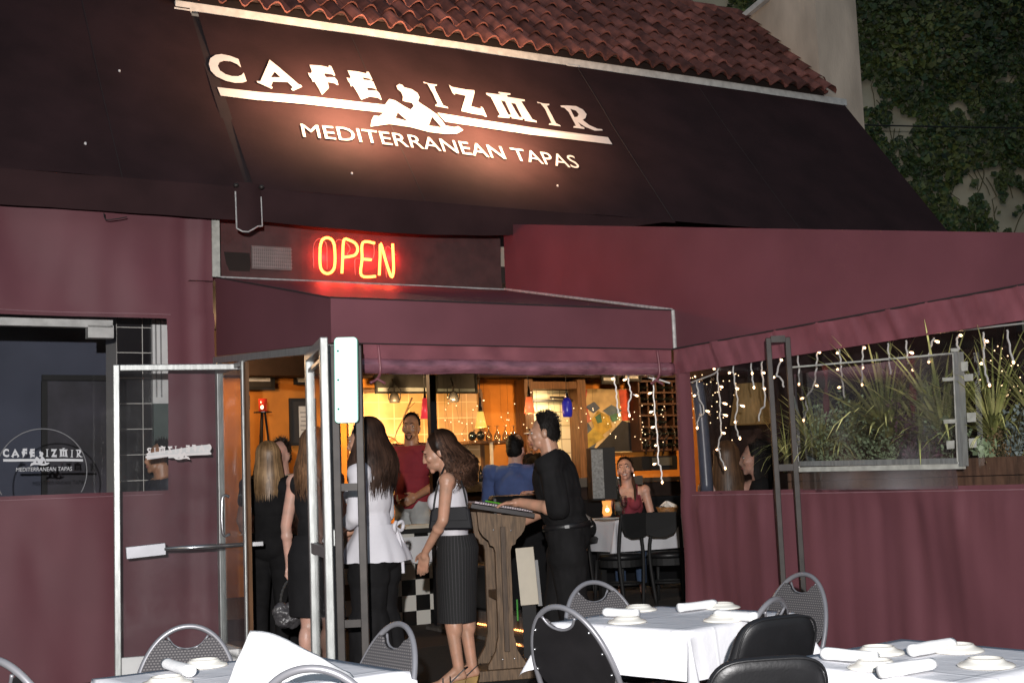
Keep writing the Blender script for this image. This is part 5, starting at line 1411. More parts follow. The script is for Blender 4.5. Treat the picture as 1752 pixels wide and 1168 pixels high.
# chairs with a tubular hoop
def hoopx(z):                                 # half width of the hoop at height z
    if z < 0.52: return 0.205
    return 0.205 * max(0, 1 - ((z - 0.52) / 0.315) ** 2.15) ** (1 / 2.05)
def backy(z): return 0.05 + 0.19 * max(0, (z - 0.40)) ** 0.9 / 0.42 ** 0.9 * 0.9
def make_chair(label, kind):
    t_ = thing('banquet_chair', label, 'chair', (0, 0, 0), 0, 'hoop backed chairs on the terrace')
    dark = kind == 'black'
    fm = M['black_metal'] if dark else M['chair_metal']
    r_ = 0.0110
    half = [(-0.215, -0.22, 0.0), (-0.21, -0.07, 0.25), (-0.205, backy(0.45), 0.45)]
    up = [(-hoopx(0.52 + 0.315 * math.sin(t)), backy(0.52 + 0.315 * math.sin(t)), 0.52 + 0.315 * math.sin(t)) for t in linspace(0, 1.50, 12)]
    pts = half + up; pts = pts + [(-x, y, z) for x, y, z in reversed(pts)]
    mb = MB(); mb.tube(bez(pts, 4), r_, 10); mb.build('hoop_frame', fm, t_, smooth=True)
    for x in (-1, 1):
        mb = MB(); mb.tube(bez([(x * 0.175, -0.13, 0.425), (x * 0.178, 0.06, 0.33), (x * 0.185, 0.27, 0.0)], 5), 0.0115, 8); mb.build('leg', fm, t_, smooth=True)
    mb = MB(); mb.tube([(-0.185, 0.20, 0.11), (0.185, 0.20, 0.11)], 0.009, 8); mb.build('stretcher', fm, t_, smooth=True)
    if dark:                                  # padded vinyl back that covers the hoop
        n = 32; mb = MB()
        for s, y in ((0.0, -0.022), (0.80, -0.024), (0.95, -0.018), (1.0, 0.0), (1.0, 0.012), (0.95, 0.028), (0.80, 0.034), (0.0, 0.036)):
            for k in range(n):
                a = 2 * PI * k / n; c_, s_ = math.cos(a), math.sin(a)
                x = max(s, 0.001) * math.copysign(abs(c_) ** 0.45, c_); zz = 0.672 + 0.178 * max(s, 0.001) * math.copysign(abs(s_) ** 0.45, s_)
                mb.v.append(V3((x * (0.205 - 0.045 * (zz - 0.5) / 0.35), backy(zz) + y, zz)))
        for i in range(7):
            for k in range(n): mb.f.append((i * n + k, i * n + (k + 1) % n, (i + 1) * n + (k + 1) % n, (i + 1) * n + k))
        bp_ = mb.build('backrest', M['leather'], t_, smooth=True)
        mb = MB(); mb.tube([(0.5 * (0.205 - 0.036) * 2 * math.copysign(abs(math.cos(a)) ** 0.45, math.cos(a)) * 0.985, backy(0.672 + 0.175 * math.copysign(abs(math.sin(a)) ** 0.45, math.sin(a))) + 0.027, 0.672 + 0.172 * math.copysign(abs(math.sin(a)) ** 0.45, math.sin(a))) for a in linspace(0, 2 * PI, 49)[:-1]], 0.004, 6, closed=True); mb.build('piping', M['leather'], bp_, smooth=True)
    # seat
    mb = MB(); n = 28
    prof = [(0.0, 0.425), (0.88, 0.425), (0.98, 0.44), (1.0, 0.455), (0.96, 0.470), (0.8, 0.478), (0.0, 0.482)]
    def se(k, s): 
        a = 2 * PI * k / n; c_, s_ = math.cos(a), math.sin(a)
        return (s * 0.195 * math.copysign(abs(c_) ** 0.55, c_), -0.03 + s * 0.195 * math.copysign(abs(s_) ** 0.55, s_))
    for s, z in prof:
        for k in range(n): x, y = se(k, max(s, 0.001)); mb.v.append(V3((x, y, z)))
    for i in range(len(prof) - 1):
        for k in range(n): mb.f.append((i * n + k, i * n + (k + 1) % n, (i + 1) * n + (k + 1) % n, (i + 1) * n + k))
    mb.build('seat', M['leather'] if dark else M['weave'], t_, smooth=True)
    if dark: return t_
    # back pad: outline with a hand slot cut in the top
    def outline_pts(sc_):
        pts = []; z_lo = 0.485
        for i in range(25):
            z = z_lo + (0.822 - z_lo) * i / 24
            w_ = min(hoopx(z) - 0.004, 0.195 * (1 - max(0, (0.60 - z) / 0.125) ** 2.4) ** 0.5 if z < 0.60 else 9)
            pts.append((max(0.02, w_) * sc_, z))
        right = [(w_, z) for w_, z in pts if not (z > 0.775 and w_ < 0.10)]
        slot = [(0.072, 0.782), (0.060, 0.766), (0.038, 0.752), (0.0, 0.746)]
        rp = right + slot
        return rp + [(-x, z) for x, z in reversed(rp[:-1])]
    op = outline_pts(1.0)
    mb = MB(); mb.prism([(x, backy(z) - 0.012 + 0.25 * x * x * 0, z) for x, z in op], (0, 0.010, 0)); mb.build('back_pad', M['leather'] if dark else M['weave'], t_, bevel=0.003)
    mb = MB(); mb.prism([(x * 0.985, backy(z) + 0.0, z) for x, z in op], (0, 0.010, 0)); bk_ = mb.build('back_cover', M['leather'] if dark else M['chair_black'], t_, bevel=0.003)
    mb = MB(); mb.tube(bez([(x, backy(z) + 0.010, z) for x, z in ((-0.082, 0.795), (-0.062, 0.767), (-0.035, 0.751), (0.0, 0.745), (0.035, 0.751), (0.062, 0.767), (0.082, 0.795))], 3), 0.0055, 8); mb.build('slot_rim', fm if not dark else M['black'], t_, smooth=True)
    if not dark:
        for x in (-1, 1):
            for z in (0.74, 0.66, 0.58):
                mb = MB(); mb.ball((x * (hoopx(z) - 0.018), backy(z) + 0.012, z), 0.006, 8, 5); mb.build('rivet', M['steel'], t_, smooth=True)
    return t_
CH = {}
def chair(px, py, Y, rz, label, kind='grey', tilt=0.0):
    """px, py: where the top of the hoop shows"""
    p = at(px, py, Y)
    if kind not in CH: t_ = make_chair(label, kind); CH[kind] = t_
    else: t_ = copy_tree(CH[kind]); t_['label'] = label
    t_.rotation_euler = (0, 0, rz)
    off = Matrix.Rotation(rz, 3, 'Z') @ V3((0, backy(0.832), 0))
    t_.location = (p.x - off.x, p.y - off.y, 0)
    s = p.z / 0.845
    t_.scale = (s, s, s) if 0.93 < s < 1.07 else (1, 1, 1)
    return t_
chair(322, 1066, 5.15, math.radians(8), 'patterned grey chair behind the lower left table')
chair(530, 1136, 3.45, math.radians(176), 'silver hoop chair with its back to the viewer, lower left')
chair(686, 1062, 4.75, math.radians(-52), 'patterned grey chair right of the lower left table')
chair(-12, 1120, 3.75, math.radians(150), 'silver hoop chair just entering at the bottom left corner')
chair(1012, 992, 6.05, math.radians(28), 'patterned grey chair behind the middle table by menu stand')
chair(952, 1033, 4.95, math.radians(138), 'silver hoop chair with black back left of middle table')
chair(1376, 978, 6.15, math.radians(-56), 'patterned grey chair at the back right of middle table')
chair(1328, 1020, 5.0, math.radians(-128), 'silver hoop chair with black back right of middle table')
chair(1330, 1054, 4.3, math.radians(-150), 'black vinyl chair between middle and right tables', 'black')
chair(1312, 1124, 3.38, math.radians(190), 'nearest black vinyl chair at the bottom beside right table', 'black')

# lectern
lp_ = atz(868, 1163, 0.0)
LY = lp_.y
def lec(px, py, Y=None): return at(px, py, Y or LY)
k = LY / FPX
le = thing('menu_stand', 'weathered wooden menu stand with slanted top in the porch', 'lectern', (lp_.x, LY, 0), math.radians(14))
H_ = 1.10
prof = [(-0.20, 0.0), (0.20, 0.0), (0.20, 0.06), (0.15, 0.072), (0.15, 0.10), (0.12, 0.14), (0.085, 0.19), (0.075, 0.24), (0.062, 0.28), (0.060, 0.84), (0.072, 0.875), (0.100, 0.885), (0.110, 0.915), (0.150, 0.945), (0.175, 0.975), (0.185, 1.00), (0.195, 1.06)]
op = [(x, z) for x, z in prof] + [(-x, z + (0.05 if z > 1.0 else 0.0)) for x, z in reversed(prof)]
for y in (-0.02, 0.30):
    mb = MB(); nP = len(prof)
    for yy in (y, y + 0.035):
        for x, z in [(q[0] * 0.86, q[1]) for q in prof]: mb.v += [V3((-x, yy, z + 0.004 + (0.05 if z > 1.0 else 0))), V3((x, yy, z + 0.004))]
    for i in range(nP - 1):
        a_, c_ = 2 * i, 2 * nP + 2 * i
        mb.f += [(a_, a_ + 1, a_ + 3, a_ + 2), (c_ + 1, c_, c_ + 2, c_ + 3), (a_, a_ + 2, c_ + 2, c_), (a_ + 1, c_ + 1, c_ + 3, a_ + 3)]
    mb.build('end_panel', M['wood_old'], le)
mb = MB(); mb.box((0.0, -0.032, 0.60), (0.034, 0.02, 0.82)); mb.build('front_batten', M['wood_dark'], le, bevel=0.003)
for z in (0.10, 0.55, 0.98):
    mb = MB(); mb.box((0, 0.157, z), (0.08, 0.283, 0.05)); mb.build('cross_rail', M['wood_old'], le)
mb = MB(); mb.box((0.0, 0.157, 0.045), (0.56, 0.46, 0.07)); mb.build('foot', M['wood_old'], le, bevel=0.005)
rt = Matrix.Rotation(math.radians(11), 3, 'Y')
mb = MB(); mb.box((0, 0.14, 1.115), (0.44, 0.42, 0.03), M=rt); mb.build('desk_top', mat('dark_desk_edge', (0.05, 0.045, 0.045), rough=0.5), le, bevel=0.003)
for x, z in ((-0.06, 0.99), (0.06, 0.98), (0.0, 0.66), (-0.03, 0.14), (0.05, 0.14)):
    mb = MB(); mb.ball((x, -0.022, z), (0.006, 0.004, 0.006), 8, 4); mb.build('bolt', M['steel'], le)
mwl = wmat(le)
o = thing('reservation_book', 'open spiral reservation book with printed sheets on menu stand', 'book', mwl @ V3((0, 0.14, 1.133)), math.radians(14))
mb = MB(); mb.box((0.01, -0.02, 0.008), (0.40, 0.34, 0.012), M=rt); mb.build('pages', mat('pinkish_pages', (0.50, 0.42, 0.44), var=0.1), o)
mb = MB(); mb.grid(lambda x, y: rt @ V3((x, y, 0.016 + 0.02 * max(0, -x * 2 - 0.1) + 0.006 * math.sin(x * 14))), linspace(-0.19, 0.10, 12), linspace(-0.16, 0.14, 6)); mb.build('loose_sheet', mat('pale_sheet', (0.62, 0.56, 0.58)), o)
mb = MB()
for i in range(22): mb.tube([rt @ V3((-0.16 + i * 0.017, -0.195, 0.006)), rt @ V3((-0.16 + i * 0.017, -0.205, 0.022)), rt @ V3((-0.16 + i * 0.017, -0.185, 0.024))], 0.003, 4)
mb.build('spiral_binding', M['steel'], o)
o = thing('green_pen', 'bright green pen lying on the reservation book', 'pen', mwl @ V3((0.0, 0.10, 1.165)), math.radians(-25))
mb = MB(); mb.tube([rt @ V3((-0.09, 0, 0)), rt @ V3((0.09, 0, 0))], 0.006, 8); mb.build('barrel', mat('green_plastic', (0.10, 0.40, 0.03), rough=0.4), o)
# cream menu boards leaning behind the stand
p = at(902, 985, LY + 0.55)
o = thing('menu_board', 'tall cream menu board leaning behind the menu stand', 'board', (p.x, p.y, 0.0), math.radians(-12))
zt_ = at(900, 936, LY + 0.55).z; zb_ = at(900, 1034, LY + 0.55).z
mb = MB(); mb.box((0, 0, (zt_ + zb_) / 2), (0.13, 0.012, zt_ - zb_), M=Matrix.Rotation(-0.06, 3, 'Y')); mb.build('panel', M['cream'], o)
mb = MB(); mb.box((0.075, 0.01, (zt_ + zb_) / 2 - 0.05), (0.03, 0.012, zt_ - zb_ - 0.08), M=Matrix.Rotation(-0.06, 3, 'Y')); mb.build('edge', M['grey'], o)
mb = MB(); mb.box((0, 0.03, zb_ / 2), (0.10, 0.02, zb_ - 0.01)); mb.build('stand', M['black'], o)
# pens hanging on the stand
mb = MB(); q = mwl @ V3((0.10, 0.05, 0.38)); mb.tube([q + V3((0, -0.02, 0.14)), q + V3((0, -0.03, 0.0))], 0.006, 6); tag(mb.build('hanging_pen', mat('green_plastic_dark', (0.05, 0.25, 0.03))), 'green pen hanging on a string from the menu stand', 'pen')
# ------------------------------------------------------------------ planter, plants and icicle lights behind the right window
uP = 0.09
pz = on_u(1700, 782, uP).z
v_a = 3.35; v_b = VEND - 0.1
pb_ = thing('planter_box', 'long dark wooden planter box behind right window', 'planter', L(uP + 0.2, (v_a + v_b) / 2, DK))
mb = MB()
for k in range(2): mb.lbox(uP, uP + 0.03, v_a, v_b, pz - 0.19 + k * 0.098, pz - 0.19 + k * 0.098 + 0.094)
mb.lbox(uP + 0.36, uP + 0.39, v_a, v_b, pz - 0.19, pz); mb.lbox(uP + 0.03, uP + 0.36, v_a, v_a + 0.03, pz - 0.19, pz)
mb.build('boards', M['planter'], pb_, world=True, bevel=0.003)
mb = MB(); mb.lbox(uP + 0.031, uP + 0.359, v_a + 0.031, v_b, pz - 0.18, pz - 0.03); mb.build('soil', mat('soil', (0.03, 0.02, 0.014), rough=1, bump=0.5), pb_, world=True)
for v in (v_a + 0.1, (v_a + v_b) / 2, v_b - 0.1):
    mb = MB(); mb.lbox(uP + 0.14, uP + 0.24, v - 0.05, v + 0.05, DK + 0.001, pz - 0.191); mb.build('leg', M['planter'], pb_, world=True)
rnd = random.Random(21)
def blade(mb, base, d, ln, w_, droop, n=6):
    d = V3(d).normalized(); s = d.cross(Z)
    if s.length < 0.01: s = V3((1, 0, 0))
    s.normalize(); p = V3(base); b0 = len(mb.v)
    for i in range(n + 1):
        f_ = i / n
        ww = w_ * (1 - f_) ** 0.7 * (0.7 + 0.6 * min(1, f_ * 3)) if i < n else 0.0006
        mb.v += [p - s * ww, p + s * ww]
        d = (d + V3((0, 0, -droop * f_ / n * 3))).normalized(); p = p + d * (ln / n)
    for i in range(n): mb.f.append((b0 + 2 * i, b0 + 2 * i + 1, b0 + 2 * i + 3, b0 + 2 * i + 2))
def spiky(px, py, u, label, n=70, ln=0.45, spread=1.1, w_=0.008, droop=0.8):
    q = on_u(px, py, u); base = L(u, q.y, pz - 0.04)
    t_ = thing('spiky_plant', label, 'plant', base, 0, 'spiky plants in the planter')
    h = q.z - (pz - 0.04)
    mb = MB()
    for i in range(n):
        a = rnd.uniform(0, 2 * PI); el = rnd.uniform(0.15, 1.35)
        st_ = V3((0, 0, max(0.0, h * rnd.uniform(0.6, 1.0))))
        blade(mb, st_, (math.cos(a) * math.cos(el) * spread, math.sin(a) * math.cos(el) * spread, math.sin(el)), ln * rnd.uniform(0.6, 1.15), w_ * rnd.uniform(0.7, 1.2), droop * rnd.uniform(0.3, 1.3))
    mb.build('leaves', M['leaf_spike'], t_)
    mb = MB(); mb.tube([(0, 0, 0), (0.01, 0.01, max(0.05, h))], [0.03, 0.02], 7); mb.build('trunk', M['stem'], t_)
def herb(px, u, label, h, r_, m_, n=330, ls=0.013):
    q = on_u(px, 780, u); base = L(u, q.y, pz - 0.04)
    t_ = thing('bushy_herb', label, 'plant', base, 0, 'bushy plants in the planter')
    mb = MB(); stems = MB()
    ns = 10
    for i in range(ns):
        a = rnd.uniform(0, 2 * PI); tip = V3((math.cos(a) * r_ * rnd.random(), math.sin(a) * r_ * rnd.random(), h * rnd.uniform(0.55, 1.0)))
        pts = bez([V3((0, 0, 0)), tip * 0.5 + V3((rnd.uniform(-.03, .03), rnd.uniform(-.03, .03), 0.02)), tip], 6)
        stems.tube(pts, 0.0028, 4, cap=False)
        for k in range(n // ns):
            p = pts[rnd.randrange(2, len(pts))] + V3((rnd.gauss(0, .022), rnd.gauss(0, .022), rnd.gauss(0, .02)))
            s = ls * rnd.uniform(0.6, 1.3)
            a_ = V3((rnd.uniform(-1, 1), rnd.uniform(-1, 1), rnd.uniform(-.4, 1))).normalized(); b_ = a_.orthogonal().normalized()
            an = rnd.uniform(0, 6); c_ = a_.cross(b_); b_, c_ = b_ * math.cos(an) + c_ * math.sin(an), c_ * math.cos(an) - b_ * math.sin(an)
            mb.add([p - b_ * s, p + c_ * s * .6 - b_ * .2 * s, p + b_ * s, p - c_ * s * .6 - b_ * .2 * s], [(0, 1, 2, 3)])
    mb.build('leaves', m_, t_); stems.build('stems', M['stem'], t_)
spiky(1400, 770, 0.20, 'short spiky plant at the left end of planter', n=170, ln=0.46, w_=0.007)
spiky(1515, 725, 0.24, 'tallest spiky plant in the middle of the planter', n=150, ln=0.62, w_=0.012)
spiky(1612, 722, 0.20, 'bright green spiky plant behind the taped bar', n=140, ln=0.56, w_=0.010, droop=0.6)
spiky(1700, 735, 0.22, 'loose spiky plant right of the taped bar', n=110, ln=0.60, w_=0.008, droop=1.0)
spiky(1790, 740, 0.26, 'spiky plant at the right edge of the picture', n=110, ln=0.60, w_=0.008, droop=1.0)
spiky(1345, 775, 0.32, 'thin grassy plant partly behind the steel post', n=50, ln=0.34, w_=0.004)
herb(1448, 0.18, 'pale green herb left of the tall spiky plant', 0.44, 0.18, M['leaf_herb'], 520)
herb(1480, 0.22, 'low dry green herb at the foot of the tall spiky plant', 0.24, 0.15, M['leaf_herb'], 300)
herb(1560, 0.17, 'dark purple leaved plant beside the red ribbon', 0.46, 0.15, M['leaf_purple'], 560)
herb(1590, 0.16, 'low brownish purple plant before the green spikes', 0.20, 0.15, M['leaf_purple'], 260)
herb(1735, 0.18, 'silvery herb at the right end of the planter', 0.30, 0.14, M['leaf_grey'], 330)
herb(1715, 0.14, 'tan dry seed heads at the right of the planter', 0.20, 0.07, M['leaf_tan'], 160, 0.010)
herb(1690, 0.14, 'broad leaved green plant low beside the seed heads', 0.16, 0.10, M['leaf_herb'], 90, 0.03)
herb(1415, 0.14, 'upright green herb close to the glass at the left of planter', 0.40, 0.15, M['leaf_herb'], 420)
herb(1515, 0.16, 'leafy green herb right under the tall spiky plant', 0.30, 0.15, M['leaf_herb'], 420)
herb(1625, 0.16, 'leafy green herb close behind the taped bar', 0.30, 0.13, M['leaf_herb'], 360)
spiky(1575, 745, 0.26, 'arching spiky plant between the two ribbons and the bar', n=120, ln=0.50, w_=0.009, droop=1.1)
spiky(1450, 748, 0.27, 'arching spiky plant behind the pale green herb', n=110, ln=0.48, w_=0.008, droop=1.0)
for k, (px, lab) in enumerate(((1388, 'blue grey sword leaf plant left in the planter'), (1595, 'single purple grey sword leaf plant beside green spikes'))):
    q = on_u(px, 780, 0.30); t_ = thing('sword_plant', lab, 'plant', L(0.30, q.y, pz - 0.04), 0, 'sword leaf plants in the planter')
    mb = MB()
    for i in range(5): blade(mb, (0, 0, 0), (rnd.uniform(-.25, .25), rnd.uniform(-.35, .35), 1), rnd.uniform(0.4, 0.62), 0.028, 0.15)
    mb.build('leaves', M['leaf_grey'], t_)
# the frond poking in at the lower right
t_ = thing('potted_palm', 'drooping brownish green fronds entering at the lower right edge', 'plant', (2.23, 5.3, 0))
mb = MB()
for i in range(46):
    a = rnd.uniform(PI * 0.55, PI * 1.5); blade(mb, (0, 0, 0.46), (math.cos(a), math.sin(a), rnd.uniform(0.15, 0.7)), rnd.uniform(0.22, 0.36), 0.006, 1.2)
mb.build('fronds', mat('frond_leaf', (0.17, 0.135, 0.06), rough=0.7, var=0.3, island=0.5), t_)
mb = MB(); mb.lathe([(0.11, 0.0), (0.14, 0.34), (0.15, 0.36), (0.13, 0.36), (0.12, 0.33), (0, 0.33)], n=20); mb.build('pot', mat('clay_pot', (0.25, 0.11, 0.06)), t_, smooth=True)
mb = MB(); mb.tube([(0, 0, 0.33), (0, 0, 0.47)], [0.03, 0.02], 8); mb.build('stalk', M['stem'], t_)
# red ribbons
for px, y0, y1, lab in ((1409, 622, 722, 'dark red ribbon strip hanging left behind window flap'), (1556, 603, 712, 'dark red ribbon strip hanging right behind window flap')):
    a = on_u(px, y0, 0.08); b = on_u(px + 4, y1, 0.08)
    mb = MB(); mb.grid(lambda s, f_: L(0.08 + 0.01 * math.sin(f_ * 9 + s * 60), a.y + s + 0.01 * math.sin(f_ * 5), a.z * (1 - f_) + b.z * f_), linspace(-0.016, 0.022, 6), linspace(0, 1, 14))
    tag(mb.build('ribbon', M['red_ribbon'], smooth=True), lab, 'ribbon', 'red ribbons behind the window')

# icicle lights: cable with hanging drops, drop shapes as in the picture
def icicles(label, drops, wire, plane, nudge):
    t_ = thing('icicle_lights', label, 'string lights', plane(*wire[0]) + nudge)
    mb = MB(); mb.tube(bez([plane(*p) + nudge for p in wire], 4), 0.0056, 5); mb.build('main_cable', M['cable'], t_, world=True)
    for pts, bulbs in drops:
        w_ = [plane(*p) + nudge for p in pts]
        mb = MB(); sm = bez(w_, 5)
        off = [p + V3((0.003 * math.sin(i * 1.6), 0, 0)) for i, p in enumerate(sm)]
        mb.tube(off, 0.0056, 5); dr_ = mb.build('drop_cable', M['cable'], t_, world=True)
        for b_ in bulbs:
            x, y, sx_ = b_
            p = plane(x, y) + nudge; q = plane(x + sx_, y - abs(sx_) * 0.3 if sx_ else y - 6) + nudge
            mb = MB(); mb.tube([q, q.lerp(p, 0.4)], [0.004, 0.006], 6); sk = mb.build('socket', M['cable'], dr_, world=True)
            dd = (p - q).normalized()
            mb = MB(); mb.tube([q.lerp(p, 0.4), q.lerp(p, 0.75), p, p + dd * 0.006], [0.004, 0.0075, 0.0065, 0.001], 7); mb.build('bulb', M['bulb'], dr_, world=True, smooth=True)
pl_r = lambda x, y: onp(x, y, L(0.045, 0), U)
D = [([(1191, 650), (1194, 668), (1196, 680), (1205, 703), (1195, 716), (1193, 728)], [(1189, 644, 2), (1187, 677, 6), (1213, 704, -8), (1193, 733, 0)]),
     ([(1227, 635), (1229, 660), (1232, 688), (1232, 712), (1234, 740), (1229, 760), (1233, 782), (1240, 798)], [(1221, 631, 6), (1236, 662, -6), (1243, 691, -9), (1244, 711, -9), (1240, 741, -7), (1226, 769, 6), (1241, 802, 0)]),
     ([(1254, 622), (1256, 645), (1260, 670), (1262, 692), (1258, 720), (1262, 740), (1265, 750)], [(1247, 638, 6), (1263, 665, -6), (1273, 695, -9), (1257, 722, 5), (1266, 751, 0)]),
     ([(1284, 617), (1287, 640), (1289, 660)], [(1287, 640, 0), (1290, 664, 0)]),
     ([(1305, 614), (1303, 630), (1306, 655), (1309, 690), (1301, 702), (1298, 720)], [(1308, 638, -5), (1309, 665, -5), (1307, 612, -3)]),
     ([(1334, 610), (1335, 618), (1329, 640), (1337, 648), (1341, 662)], [(1338, 616, -4), (1321, 646, 9)]),
     ([(1364, 606), (1367, 630), (1367, 655)], [(1367, 658, 0)]),
     ([(1398, 600), (1398, 615), (1396, 635), (1392, 660), (1379, 682), (1381, 700), (1375, 716)], [(1403, 603, -5), (1399, 660, -6), (1370, 682, 10), (1375, 720, 0)]),
     ([(1435, 596), (1438, 615), (1439, 630), (1441, 650), (1445, 680)], [(1432, 604, 5), (1432, 632, 6), (1434, 663, 8)]),
     ([(1476, 592), (1476, 610), (1475, 630), (1475, 655)], [(1480, 595, -4), (1477, 629, -1), (1475, 659, 0)]),
     ([(1519, 587), (1521, 610), (1524, 640)], []),
     ([(1550, 582), (1552, 605), (1554, 622)], [(1562, 604, -8), (1563, 633, -4)]),
     ([(1598, 578), (1593, 590), (1590, 605), (1589, 618)], [(1606, 585, -9), (1589, 620, 0)]),
     ([(1640, 573), (1637, 585), (1641, 598)], [(1645, 574, -5)]),
     ([(1682, 568), (1684, 590), (1683, 615), (1687, 640), (1692, 655)], [(1690, 584, -6), (1678, 622, 6), (1693, 660, 0)]),
     ([(1723, 564), (1727, 590), (1733, 618)], [(1734, 621, 0)])]
icicles('white icicle string lights hanging in the right window', D, [(1182, 654), (1205, 646), (1225, 637), (1238, 622), (1290, 612), (1400, 594), (1560, 574), (1760, 552)], pl_r, V3((0, 0, 0)))
pl_f = lambda x, y: onp(x, y, L(0, VW - 0.16), W)
D2 = [([(1053, 640), (1051, 650), (1054, 665), (1055, 680), (1057, 700), (1059, 708)], [(1047, 648, 5), (1060, 711, 0)]),
      ([(1076, 640), (1075, 650), (1078, 665), (1080, 676), (1075, 692), (1076, 707)], [(1067, 650, 7), (1091, 677, -8), (1077, 712, 0)]),
      ([(1118, 640), (1118, 665), (1120, 700), (1123, 730), (1126, 765), (1126, 790), (1131, 800), (1132, 820)], [(1118, 640, 0), (1110, 673, 7), (1112, 705, 7), (1115, 731, 7), (1121, 762, 3), (1118, 794, 6), (1133, 826, 0)])]
icicles('white icicle string lights hanging at the porch opening', D2, [(1040, 636), (1060, 638), (1092, 634), (1110, 645), (1130, 650), (1146, 655)], pl_f, V3((0, 0, 0)))
# tiny glowing dots added for string lights reflected in the right window
fl2 = thing('reflection_dot_curtain', 'dense curtain of tiny warm lights deep behind right window', 'string lights', L(1.0, 2.9, 2.2))
pts = []
for i in range(90):
    px = rnd.choice([1195, 1203, 1214, 1226, 1240, 1255, 1185]) + rnd.gauss(0, 5); py = rnd.uniform(638, 770)
    if rnd.random() < 0.3: px = rnd.uniform(1665, 1750); py = rnd.uniform(580, 690)
    elif py > 720 and rnd.random() < 0.6: py = rnd.uniform(640, 720)
    pts.append(onp(px, py, L(0.8, 0), U))
pr_ = None
for p in pts:
    if pr_ is None: mb = MB(); mb.ball((0, 0, 0), 0.0042, 6, 4); pr_ = mb.build('bulb', M['reflection_dot'], fl2); o = pr_
    else: o = pr_.copy(); col.objects.link(o)
    o.location = p - V3(fl2.location)
pts.sort(key=lambda p: p.x); mb = MB()
for i in range(0, len(pts) - 4, 5):
    g_ = sorted(pts[i:i + 5], key=lambda p: -p.z); mb.tube([V3((g_[0].x, g_[0].y, 2.3))] + g_, 0.001, 3, cap=False)
mb.build('dot_thread', M['darkcable'], fl2, world=True)  # added thread linking these reflected dots
# gauze lamp
p = onp(1284, 690, L(0.75, 0), U)
t_ = thing('gauze_shade', 'tan gauze lamp shade hanging inside near the steel post', 'lamp shade', p)
mb = MB(); mb.lathe([(0.16, -0.15), (0.13, 0.0), (0.10, 0.14), (0.09, 0.145)], n=20); mb.lathe([(0.15, -0.15), (0.12, 0.0), (0.09, 0.14)], n=20); mb.build('shade', mat('tan_gauze', (0.22, 0.14, 0.06), rough=0.9, var=0.25, stretch=(6, 6, 0.5), scale=8, emit=(0.5, 0.28, 0.08), estr=0.10), t_, smooth=True)
mb = MB(); mb.tube([(0, 0, 0.14), (0, 0, 0.5)], 0.004, 5); mb.build('cord', M['darkcable'], t_)
# rolled blue-grey curtain inside the window edge
mb = MB(); a = on_u(1193, 655, 0.16); b = on_u(1210, 842, 0.16)
mb.tube(bez([L(0.16, a.y, a.z), L(0.17, a.y * 0.6 + b.y * 0.4, a.z * 0.6 + b.z * 0.4), L(0.16, b.y, b.z)], 6), [0.045] * 13, 12)
tag(mb.build('rolled_blind', mat('blue_grey_vinyl', (0.10, 0.11, 0.15), rough=0.3), smooth=True), 'rolled blue grey vinyl blind at the left window edge', 'blind')
# ------------------------------------------------------------------ people
def skin(name, c): return mat(name, c, rough=0.40, var=0.16, scale=14, spec=0.45, bump=0.12, bscale=160, detail=8, c2=(c[0], c[1] * 0.88, c[2] * 0.86))
SK_OLIVE = skin('olive_skin', (0.47, 0.275, 0.185)); SK_FAIR = skin('fair_skin', (0.55, 0.34, 0.265)); SK_TAN = skin('tan_skin', (0.40, 0.215, 0.125))
HAIR_DK = mat('dark_brown_hair', (0.020, 0.0115, 0.008), rough=0.5, var=0.3, island=0.5, c2=(0.045, 0.024, 0.016), spec=0.25)
HAIR_WV = mat('wavy_brown_hair', (0.030, 0.016, 0.010), rough=0.45, var=0.35, island=0.65, c2=(0.075, 0.038, 0.024), spec=0.3)
HAIR_BLK = mat('black_hair', (0.011, 0.009, 0.008), rough=0.6, var=0.3, island=0.4, spec=0.15)
BAG = mat('matt_black_bag', (0.006, 0.006, 0.008), rough=0.55, spec=0.2, var=0.2)
HAIR_BL = mat('dark_blonde_hair', (0.19, 0.105, 0.045), rough=0.45, var=0.3, island=0.45, c2=(0.24, 0.15, 0.075))
HAIR_LB = mat('light_brown_hair', (0.12, 0.062, 0.030), rough=0.45, var=0.3, island=0.45)
WHITE_TOP = mat('white_blouse_cotton', (0.66, 0.64, 0.67), rough=0.9, var=0.03, bump=0.1, bscale=200)
BLK_CLOTH = mat('black_cloth', (0.011, 0.0105, 0.011), rough=0.9, var=0.25, scale=10, bump=0.1, bscale=300, spec=0.2)
BLK_KNIT = mat('black_dress_cloth', (0.014, 0.0135, 0.0145), rough=0.9, var=0.2, spec=0.2)
EYE_W = mat('eye_white', (0.75, 0.73, 0.70), rough=0.2); EYE_D = mat('dark_iris', (0.02, 0.012, 0.008), rough=0.15)
LIP = mat('lip_skin', (0.36, 0.13, 0.11), rough=0.4)
TEETH = mat('teeth', (0.75, 0.72, 0.66), rough=0.3)
_icos = {}
def _ico(sub):
    if sub not in _icos:
        bm = bmesh.new(); bmesh.ops.create_icosphere(bm, subdivisions=sub, radius=1)
        _icos[sub] = ([v.co.copy() for v in bm.verts], [tuple(v.index for v in f.verts) for f in bm.faces]); bm.free()
    return _icos[sub]
